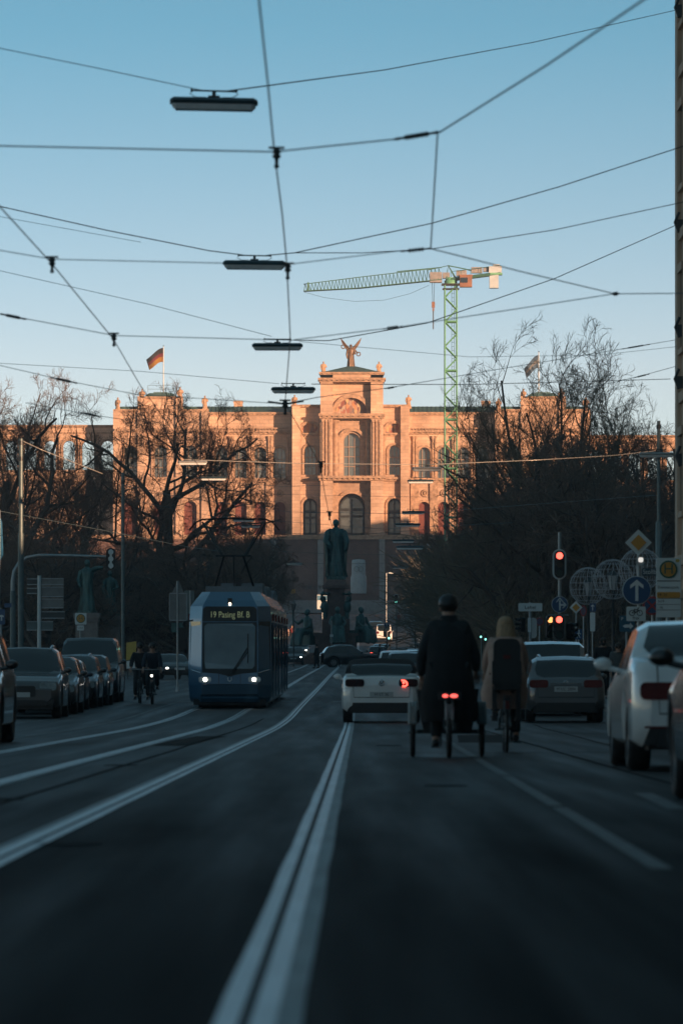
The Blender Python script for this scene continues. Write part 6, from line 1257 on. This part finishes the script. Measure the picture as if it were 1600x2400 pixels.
q_.prism(rrect(5 / s.k, 46 / s.k, 2 / s.k, 3, (s.x(260), s.z(1310))), -.115, -.088); q_.build('signal_back', MT['white'], o)
s = Post('tram_pole', 'tall grey tram pole standing behind the curved signal mast', 'pole', 49, 186, 1028, .085, MT['gsteel']); MB().tube([(0, 0, 0), (0, 0, s.z(1250))], .11, 12).build('lower_tube', MT['gsteel'], s.t)
for v in (1038, 1075): MB().lathe([(.1, -.08), (.1, .08)], 10, (0, 0, s.z(v))).build('collar', MT['dsteel'], s.t)
s = Post('tram_pole', 'thinner dark tram pole in front of the gnarled tree', 'pole', 288, 235, 1108, .085, MT['gsteel']); MB().lathe([(.1, -.08), (.1, .08)], 10, (0, 0, s.z(1130))).build('collar', MT['dsteel'], s.t)
s = Post('direction_sign', 'back of a white post with stacked direction panels above the parked cars', 'sign', 92, 180, 1349, .07, MT['white'])
for u0, v0, u1, v1, m_ in ((97, 1355, 149, 1372, 'signback'), (97, 1375, 149, 1400, 'signback'), (97, 1403, 149, 1426, 'signback'), (97, 1433, 151, 1450, 'dsteel'), (63, 1356, 89, 1371, 'dsteel'), (63, 1378, 89, 1392, 'dsteel'), (62, 1456, 124, 1478, 'gsteel')):
    o = s.rect('sign_panel', u0, v0, u1, v1, MT[m_], .09); b = MB()
    for v in (v0 + 1, v1 - 1): b.box((s.x((u0 + u1) / 2), .04, s.z(v)), ((u1 - u0) / s.k, .04, .03))
    b.build('panel_edge', MT['steel'], o)
s = Post('stop_sign', 'small square tram stop sign with an H ring in front of the pedestal', 'sign', 188, 200, 1436, .03); o = s.rect('stop_panel', 176, 1437, 203, 1464, MT['white']); s.disc('ring', 189.5, 1450, 10.5, MT['green_sign'], -.095, o, .012); s.disc('disc', 189.5, 1450, 8.6, MT['amber_sign'], -.108, o, .01); s.text('H', 189.5, 1450, 15, MT['green_sign'], o, -.122)
o = s.rect('name_plate', 181, 1466, 197, 1478, MT['white']); s.text('Lehel', 189, 1472, 5, MT['ink'], o, -.095)
s = Post('signpost', 'backs of a triangular and a rectangular road sign beside the tram', 'sign', 416, 175, 1362, .035); s.panel('triangle_sign', s.poly([(398, 1398), (434, 1398), (418, 1360)]), MT['signback'], .07, .02); o = s.rect('rectangle_sign', 396, 1389, 438, 1456, MT['signback'], .05); 
b = MB()
for v in (1391, 1454): b.box((s.x(417), .0, s.z(v)), (40 / s.k, .05, .03))
for u in (397, 437): b.box((s.x(u), .0, s.z(1422)), (.025, .05, 64 / s.k))
b.build('panel_edge', MT['steel'], o); s.rect('lower_plate', 401, 1460, 430, 1482, MT['bronze'], .05)
s = Post('signpost', 'back of a tall road sign panel half hidden behind the tram mirror', 'sign', 446, 182, 1384, .035); s.rect('sign_panel', 432, 1384, 455, 1458, MT['gsteel'], .05)
s = Post('signpost', 'blue direction sign with a white arrow cut by the photo edge', 'sign', 2, 178, 1425, .05); o = s.rect('sign_panel', -30, 1428, 12, 1464, MT['blue_sign']); arrow(s, 4, 1448, 14, 10, o, -.095, 3); o = s.rect('name_plate', 10, 1414, 27, 1424, MT['blue_sign'], .02)
yb = thing('advert_board', 'leaning yellow advertising board near the oncoming cyclists', 'board', gp(308, 240) + Vector((0, 0, .3))); b = MB(); b.prism([(-.26, .7), (.2, .78), (.24, 1.62), (-.24, 1.55)], -.03, .03); b.build('board', MT['yellow'], yb); MB().prism([(-.24, .3), (.2, .34), (.2, .72), (-.24, .66)], -.03, .03).build('lower_panel', MT['white'], yb)
b = MB()
for x in (-.18, .15): b.tube([(x, .04, -.2), (x, .04, .8)], .025, 6)
b.build('stand', MT['dsteel'], yb)
# far signals and signs at the monument crossing ------------------
s = Post('signal_mast', 'far mast with two dark signal heads and a lit green arrow above the queue', 'traffic light', 973, 400, 1378, .06, MT['gsteel'], 0); signal(s, 991, 1386, 1416, 9, (2, MT['green_lit']), rim=MT['white']); signal(s, 966, 1387, 1412, 8, None); signal(s, 977, 1388, 1410, 7, None, side=2.6)
MB().tube([(s.x(960), 0, s.z(1384)), (s.x(996), 0, s.z(1384))], .03, 6).build('cross_arm', MT['gsteel'], s.t); MB().prism(circ(2.6 / s.k, 12, (s.x(994), s.z(1420))), -.2, -.1).build('green_lamp', MT['green_lit'], s.t)
s = Post('traffic_light', 'far single traffic light showing green left of the mast with two heads', 'traffic light', 929, 405, 1392, .05, MT['gsteel'], 0); signal(s, 928, 1394, 1416, 8, (2, MT['green_lit']), rim=MT['white'])
s = Post('traffic_light', 'low signal post with a white lamp and a green lamp beside the monument', 'traffic light', 906, 380, 1462, .05, MT['gsteel'], 0); signal(s, 901, 1476, 1494, 6, (0, MT['white'])); signal(s, 911, 1480, 1500, 6, (2, MT['green_lit'])); o = s.disc('round_sign', 906, 1465, 6.5, MT['blue_sign']); arrow(s, 906, 1465, 8, 6, o, -.095, 1.4)
s = Post('signpost', 'round blue sign with a slanting arrow in front of the queue', 'sign', 898, 330, 1524, .04, MT['steel'], 0); o = s.disc('round_sign', 898, 1531, 9, MT['blue_sign']); s.panel('arrow', s.poly([(893, 1525), (900, 1532), (903, 1529), (903, 1537), (895, 1537), (898, 1534), (892, 1528)])[::-1], MT['white'], -.095, .008, o)
s = Post('traffic_light', 'two small green lamps far behind the woman cyclist', 'traffic light', 1128, 260, 1485, .04, MT['gsteel'], .12); signal(s, 1126, 1480, 1496, 6, (2, MT['green_lit'])); signal(s, 1137, 1485, 1502, 6, (2, MT['green_lit']))
s = Post('lamp_post', 'slim lamp post with a short arm beside the terrace strip', 'street lamp', 905, 560, 1343, .06, MT['steel']); MB().tube([(0, 0, s.z(1344)), (s.x(915), 0, s.z(1342))], .04, 6).build('arm', MT['steel'], s.t); MB().box((s.x(916), 0, s.z(1343)), (.5, .25, .14)).build('lamp_head', MT['white'], s.t)
s = Post('lamp_post', 'dark lantern post between the tram flank and the monument', 'street lantern', 688, 400, 1430, .04, MT['dsteel'], 0); MB().lathe([(.12, 0), (.2, .45), (.22, .47), (.05, .7)], 6, (0, 0, s.z(1430)), False).build('lantern', MT['granite'], s.t)
s = Post('info_board', 'blue and white panel behind the monument shaft, tram side', 'board', 755, 560, 1395, .05, MT['steel']); o = s.rect('panel', 743, 1394, 767, 1428, MT['white']); s.rect('blue_field', 744, 1396, 766, 1407, mat('pale blue film', (.08, .2, .3), .5), -.095, o); s.rect('blue_strip', 750, 1420, 767, 1426, MT['blue_sign'], -.095, o)
s = Post('signpost', 'small orange sign high above the tram roof', 'sign', 687, 500, 1380, .05, MT['gsteel']); s.rect('sign_panel', 682, 1381, 692, 1391, MT['amber_sign'])
s = Post('signpost', 'pale thin post standing in front of the monument steps', 'sign', 777, 410, 1455, .06, MT['steel'], 0); s.rect('plate', 773, 1487, 781, 1493, MT['white'])
s = Post('signpost', 'far round pink sign below the green signals', 'sign', 953, 470, 1405, .04, MT['steel']); s.disc('round_sign', 953, 1411, 5, mat('faded pink sign', (.25, .12, .13), .5))
s = Post('banner', 'blue banner on a pole cut by the photo edge', 'banner', -2, 200, 1195, .05, MT['steel']); b = MB(); b.add([(0, 0, s.z(1205)), (.12, .02, s.z(1225)), (.17, -.02, s.z(1300)), (0.02, 0, s.z(1318))], [(0, 1, 2, 3)]); o = b.build('cloth', mat('blue banner cloth', (.01, .10, .2), .8), s.t); o.modifiers.new('thickness', 'SOLIDIFY').thickness = .01
# ------------------------------------------------------------------ overhead wires, insulators and hanging lamps
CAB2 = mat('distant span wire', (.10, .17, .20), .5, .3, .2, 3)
def wire(label, pts, r=.006, m=None, sag=0.0, sub=6, name='span_wire', cat='wire', group='overhead wires'):
    """pts: (u, v, Y); the cable hangs through them in space"""
    q = [P(*p) for p in pts]; out = [q[0]]
    for a, c in zip(q, q[1:]):
        for i in range(1, sub + 1): t = i / sub; p = a.lerp(c, t); p.z -= sag * (c - a).length * 4 * t * (1 - t); out.append(p)
    o = MB().tube(out, r * 1.1, 6, True, True).build(name, m or MT['cable']); return tag(o, label, cat, group)
WG = 'overhead wires'
wire('tram contact wire above the nearer track running down the middle of the sky', [(575, -330, 27), (607, 0, 33.3), (628, 200, 38), (642, 350, 42.7), (661, 500, 48.5), (672, 620, 54.3), (680, 790, 65.6), (668, 945, 80.9), (748, 1085, 104), (772, 1215, 138), (790, 1262, 165), (800, 1330, 240), (806, 1360, 330)], .0065, MT['copper'], name='contact_wire')
wire('tram contact wire over the far track slanting past two hangers to the flag', [(-200, 180, 37.5), (0, 484, 48), (122, 618, 54.5), (266, 795, 66.6), (330, 905, 77), (420, 1030, 96), (545, 1200, 143), (640, 1275, 190), (720, 1330, 270)], .0065, MT['copper'], name='contact_wire')
wire('thin cable from the topmost lamp towards the left of the frame', [(-200, 65, 60), (0, 112, 60), (240, 161, 60), (475, 211, 60)], .005, CAB2); wire('cable from the topmost lamp rising to the top of the ochre house', [(528, 213, 60), (900, 163, 88), (1250, 98, 118), (1586, 22, 146)], .0085)
wire('broad blurred span wire crossing at the level below the topmost lamp', [(-300, 334, 43), (0, 341, 43), (640, 355, 43), (920, 326, 43), (1030, 309, 43)], .0065, CAB2); wire('blurred cable climbing steeply out of the top of the frame', [(1030, 309, 43), (1280, 152, 37), (1505, 0, 33), (1700, -128, 30)], .007, CAB2); wire('upright link cable between two span wires', [(1025, 313, 43), (1009, 582, 54.5)], .0065, CAB2)
wire('pale span wire through the upper hanger of the far track', [(-300, 535, 54.5), (0, 586, 54.5), (122, 607, 54.5), (515, 616, 54.5), (675, 619, 54.5), (930, 588, 54.5), (1009, 582, 54.5)], .005, CAB2); wire('pale cable falling from the upright link to the knot near the tallest tree', [(1009, 582, 54.5), (1225, 637, 58), (1440, 688, 62)], .006, CAB2); wire('short pale cable from the knot to the edge of the frame', [(1440, 688, 62), (1600, 687, 62), (1800, 686, 62)], .006, CAB2)
wire('pale span wire through the lower hanger of the far track up to the knot', [(-200, 690, 66.6), (0, 735, 66.6), (268, 786, 66.6), (680, 797, 66.6), (940, 765, 65), (1440, 688, 62)], .0055, CAB2)
wire('dark cable drooping to the second lamp from the left edge', [(-150, 445, 84), (0, 483, 84), (250, 539, 84), (490, 587, 84), (570, 597, 84)], .0085); wire('dark cable from the second lamp rising across the whole right sky', [(624, 598, 84), (690, 592, 84), (1010, 523, 84), (1310, 437, 84), (1600, 342, 84), (2100, 165, 84)], .0085); wire('flat dark cable branching off beside the second lamp', [(690, 592, 84), (850, 592, 84), (1009, 583, 84), (1300, 538, 84), (1600, 473, 84), (2100, 350, 84)], .007); wire('faint cable just under the drooping dark one', [(-150, 482, 96), (0, 507, 96), (330, 567, 96)], .0045, CAB2)
wire('faint cable sloping down to the third lamp', [(-150, 602, 104), (0, 634, 104), (350, 713, 104), (636, 788, 104)], .0055, CAB2); wire('dark cable curving up from the third lamp to the ochre house', [(690, 797, 104), (770, 798, 109), (1000, 757, 120), (1300, 652, 134), (1586, 526, 146)], .010); wire('faint level cable behind the winged statue', [(700, 800, 125), (830, 812, 125), (1100, 836, 130), (1400, 832, 138), (1586, 812, 146)], .0055, CAB2)
wire('faint level cable running above the left treetops to the fourth lamp', [(-100, 846, 119), (0, 851, 119), (330, 870, 119), (654, 899, 119)], .0055, CAB2); wire('dark level cable from the fourth lamp to the ochre house', [(730, 900, 119), (1100, 901, 130), (1570, 888, 146)], .0095); wire('cable with a long insulator sloping down over the left trees', [(-150, 828, 82), (0, 856, 82), (150, 891, 82), (320, 924, 82), (660, 946, 82)], .0055, CAB2)
wire('cable rising past the central block and the tallest tree to the ochre house', [(672, 945, 82), (743, 931, 90), (915, 908, 104), (1150, 868, 122), (1490, 812, 140), (1584, 796, 146)], .007, CAB2); wire('short cable behind the slim left tree', [(60, 944, 97), (204, 970, 97), (300, 985, 97)], .006, CAB2); wire('short cable with an insulator beside the ochre house', [(1280, 926, 125), (1438, 896, 132), (1504, 880, 138), (1584, 858, 146)], .007, CAB2)
LITW = mat('sunlit tone span wire', (.6, .55, .48), .35, .4, .1, 3)  # lit copy of the span wire: sunlight put into the colour
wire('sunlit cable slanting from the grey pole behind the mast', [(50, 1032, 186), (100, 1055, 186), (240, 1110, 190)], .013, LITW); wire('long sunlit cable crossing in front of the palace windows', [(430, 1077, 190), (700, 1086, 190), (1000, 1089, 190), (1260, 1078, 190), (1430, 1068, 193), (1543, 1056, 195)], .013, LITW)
for l, pts, r in (('grey cable from the dark pole towards the palace doors', [(288, 1136, 235), (420, 1165, 230), (680, 1200, 225), (960, 1204, 220), (1543, 1160, 195)], .009), ('second grey cable below it, starting at the dark pole', [(288, 1168, 235), (500, 1210, 235), (900, 1240, 235), (1200, 1225, 230)], .009), ('cable from the left edge to the tram pantograph', [(0, 1198, 190), (200, 1235, 200), (440, 1282, 215), (520, 1293, 220)], .012), ('pale cable passing behind the pantograph', [(300, 1100, 240), (470, 1140, 240), (620, 1158, 240), (1000, 1165, 240)], .008), ('low cable through the tree twigs above the tram', [(450, 1215, 260), (560, 1232, 260), (680, 1250, 260), (820, 1255, 260), (1010, 1240, 260)], .011), ('cable across the head of the king statue', [(640, 1258, 290), (790, 1268, 290), (960, 1268, 290), (1100, 1255, 290)], .011), ('cable across the cloak of the king statue', [(660, 1292, 330), (800, 1300, 330), (960, 1300, 330)], .012), ('cable at the knees of the king statue', [(650, 1318, 360), (790, 1322, 360), (990, 1318, 360)], .012), ('dark cable behind the second lamp row, palace left wing', [(240, 1072, 260), (500, 1128, 260), (660, 1140, 260), (770, 1137, 260)], .010)): wire(l, pts, r, CAB2 if r < .0105 else MT['gsteel'])
def hanger(u, v, Y, label):
    b = MB(); b.box((0, 0, .05), (.10, .03, .018)); b.lathe([(.008, .05), (.018, .04), (.03, .015), (.018, 0), (.03, -.02), (.012, -.045), (.012, -.09), (.02, -.10), (.008, -.12)], 10); o = b.build('insulator', MT['dsteel']); o.location = P(u, v, Y); s_ = 1.05 if Y < 75 else 1.4; o.scale = (s_ * 1.3, s_, s_); return tag(o, label, 'insulator', 'contact wire hangers')
hanger(648, 360, 42.9, 'hanger on the nearer contact wire at the broad blurred span wire'); hanger(674, 628, 54.4, 'hanger on the nearer contact wire at the end of the second lamp'); hanger(122, 613, 54.4, 'upper hanger on the far track contact wire'); hanger(267, 790, 66.5, 'lower hanger on the far track contact wire, over the flag side'); hanger(668, 948, 81, 'hanger on the nearer contact wire in front of the palace roof'); hanger(752, 1090, 105, 'hanger on the contact wire in front of the tall palace window'); hanger(772, 1205, 136, 'hanger on the contact wire above the statue head')
o = MB().tube([(-.28, 0, .02), (.0, 0, -.02), (.3, 0, .03)], .018, 6).build('cross_clamp', MT['dsteel']); o.location = P(668, 944, 80.6); tag(o, 'short cross clamp on the contact wire in front of the palace roof', 'clamp')
def strain(u0, v0, u1, v1, Y, label, m=None):
    a, c = P(u0, v0, Y), P(u1, v1, Y); d = (c - a); L_ = d.length; b = MB(); pr = [(.006, 0), (.014, .06 * L_), (.010, .2 * L_), (.02, .25 * L_), (.02, .72 * L_), (.010, .78 * L_), (.014, .94 * L_), (.006, L_)]
    if L_ < .35: pr = [(r * .7, z) for r, z in pr]
    M_ = d.to_track_quat('Z', 'Y').to_matrix().to_4x4(); b.lathe(pr, 8, M=M_)
    for q in (.3, .4, .5, .6, .7): b.lathe([(.012, L_ * q - .012), (.028, L_ * q), (.012, L_ * q + .012)], 8, M=M_)
    o = b.build('strain_insulator', m or MT['dsteel']); o.location = a; return tag(o, label, 'insulator', 'strain insulators on the span wires')
strain(922, 326, 1032, 308, 43, 'strain insulator at the top of the upright link cable'); strain(938, 589, 1012, 581, 54.3, 'strain insulator at the foot of the upright link cable'); strain(895, 771, 945, 764, 65, 'strain insulator in the sky above the winged statue'); strain(0, 735, 62, 748, 66.5, 'strain insulator at the left edge over the arcade side'); strain(118, 884, 182, 898, 82, 'strain insulator on the cable over the left trees'); strain(190, 967, 235, 976, 97, 'strain insulator just above the gnarled tree'); strain(900, 911, 930, 906, 104, 'small strain insulator beside the central block'); strain(1455, 818, 1525, 806, 140, 'strain insulator above the tallest tree near the ochre house'); strain(1485, 885, 1522, 876, 138, 'strain insulator on the short cable beside the ochre house'); strain(1432, 689, 1452, 687, 62, 'knot where three pale cables meet')
HOUS = mat('lamp housing', (.05, .085, .10), .45, .2, .15, 4); DIFF = mat('lamp diffuser glass', (.78, .8, .8), .3, 0, .12, 5); LITH = mat('sunlit tone lamp housing', (.42, .42, .40), .4, .2, .1, 4)  # LITH is a lit copy of HOUS, sunlight put into its colour
def lamp(u, v, Y, label, tilt=0., hous=None, wpx=None, group='hanging street lamps'):
    L_ = 1.06 if wpx is None else wpx * Y / F; z = P(u, v, Y); t = thing('hanging_lamp', label, 'street lamp', z, 0, group); t.rotation_euler = (0, tilt, 0); h = L_ / 2
    def sec(x, w_, zt, zb): return [(x, -w_, (zt + zb) / 2), (x, -w_ * .7, zb), (x, w_ * .7, zb), (x, w_, (zt + zb) / 2), (x, w_ * .55, zt), (x, -w_ * .55, zt)]
    MB().loft([sec(-h, .04, .03, -.02), sec(-h * .975, .10, .045, -.015), sec(-h * .9, .15, .062, -.015), sec(h * .9, .15, .062, -.015), sec(h * .975, .10, .045, -.015), sec(h, .04, .03, -.02)], smooth=False).build('housing', hous or HOUS, t)
    MB().loft([[(x, -w_, -.02), (x, -w_ * .8, -dz), (x, w_ * .8, -dz), (x, w_, -.02)] for x, w_, dz in ((-h * .95, .12, .04), (-h * .86, .145, .085), (h * .86, .145, .085), (h * .95, .12, .04))], smooth=False).build('diffuser', DIFF, t)
    b = MB().box((0, 0, .07), (.14, .06, .04)).box((0, 0, .11), (.045, .045, .09)).tube([(-.27, 0, .15), (.27, 0, .145)], .012, 6)
    for s in (-1, 1): b.tube([(s * .26, 0, .148), (s * .29, 0, .11), (s * .22, 0, .07), (s * .1, 0, .07)], .006, 5); b.box((s * .27, 0, .15), (.025, .025, .04))
    b.build('hanger', MT['dsteel'], t); return t
lamp(501, 241, 60, 'largest hanging lamp, topmost in the sky', .02); lamp(596, 619, 84, 'second hanging lamp, its end touching the contact wire', .01); lamp(650, 811, 104, 'third hanging lamp, just left of the winged statue'); lamp(687, 913, 119, 'fourth hanging lamp, in front of the side bay statue')
lamp(451, 1084, 178, 'sunlit pale lamp in front of the gnarled tree', hous=LITH); lamp(500, 1121, 200, 'bluish lamp just under the sunlit one at the gnarled tree'); lamp(571, 1219, 245, 'lamp seen between the pantograph arms'); lamp(588, 1233, 262, 'dark lamp behind the pantograph arm, lowest of that side')
lamp(1000, 1099, 176, 'pale lamp crossing the crane mast foot', hous=LITH); lamp(985, 1128, 200, 'grey lamp just under the pale one at the palace windows'); lamp(968, 1201, 226, 'lamp in front of the red brown palace arch'); lamp(955, 1230, 206, 'lamp a little below the red brown palace arch'); lamp(945, 1268, 235, 'lamp over the palace terrace edge'); lamp(960, 1283, 190, 'lamp just below the terrace edge, nearer the twigs'); lamp(1538, 1065, 150, 'pale lamp beside the thick pole at the ochre house', hous=LITH); lamp(938, 1330, 330, 'small far lamp against the terrace wall'); lamp(690, 1322, 330, 'small far lamp low over the tram roof', hous=LITH)
# light garlands across the far street
for u0, u1, l in ((690, 768, 'string of fairy lights across the street left of the monument'), (872, 985, 'string of fairy lights across the street right of the monument')):
    b = MB(); pts = [P(u0 + (u1 - u0) * i / 12, 1370 + 7 * math.sin(math.pi * i / 12), 520) for i in range(13)]; b.tube(pts, .02, 4); r = random.Random(int(u0))
    for i in range(60): p = pts[0].lerp(pts[-1], r.random()); p.z = pts[6].z + .3 * r.random(); b.tube([p, p - Vector((r.uniform(-.2, .2), 0, r.uniform(.1, .5)))], .02, 3)
    tag(b.build('light_garland', MT['granite']), l, 'garland')
# ------------------------------------------------------------------ evening air
hm = bpy.data.materials.new('evening haze'); hm.use_nodes = True; hn = hm.node_tree
for q in list(hn.nodes):
    if q.type == 'BSDF_PRINCIPLED': hn.nodes.remove(q)
pv = hn.nodes.new('ShaderNodeVolumePrincipled'); pv.inputs['Color'].default_value = (.80, .90, 1., 1); pv.inputs['Density'].default_value = .00019; pv.inputs['Anisotropy'].default_value = .2
hn.links.new(pv.outputs[0], [q for q in hn.nodes if q.type == 'OUTPUT_MATERIAL'][0].inputs['Volume'])
o = MB().box((0, 600, 34), (900, 1900, 76)).build('haze', hm); tag(o, kind='stuff')
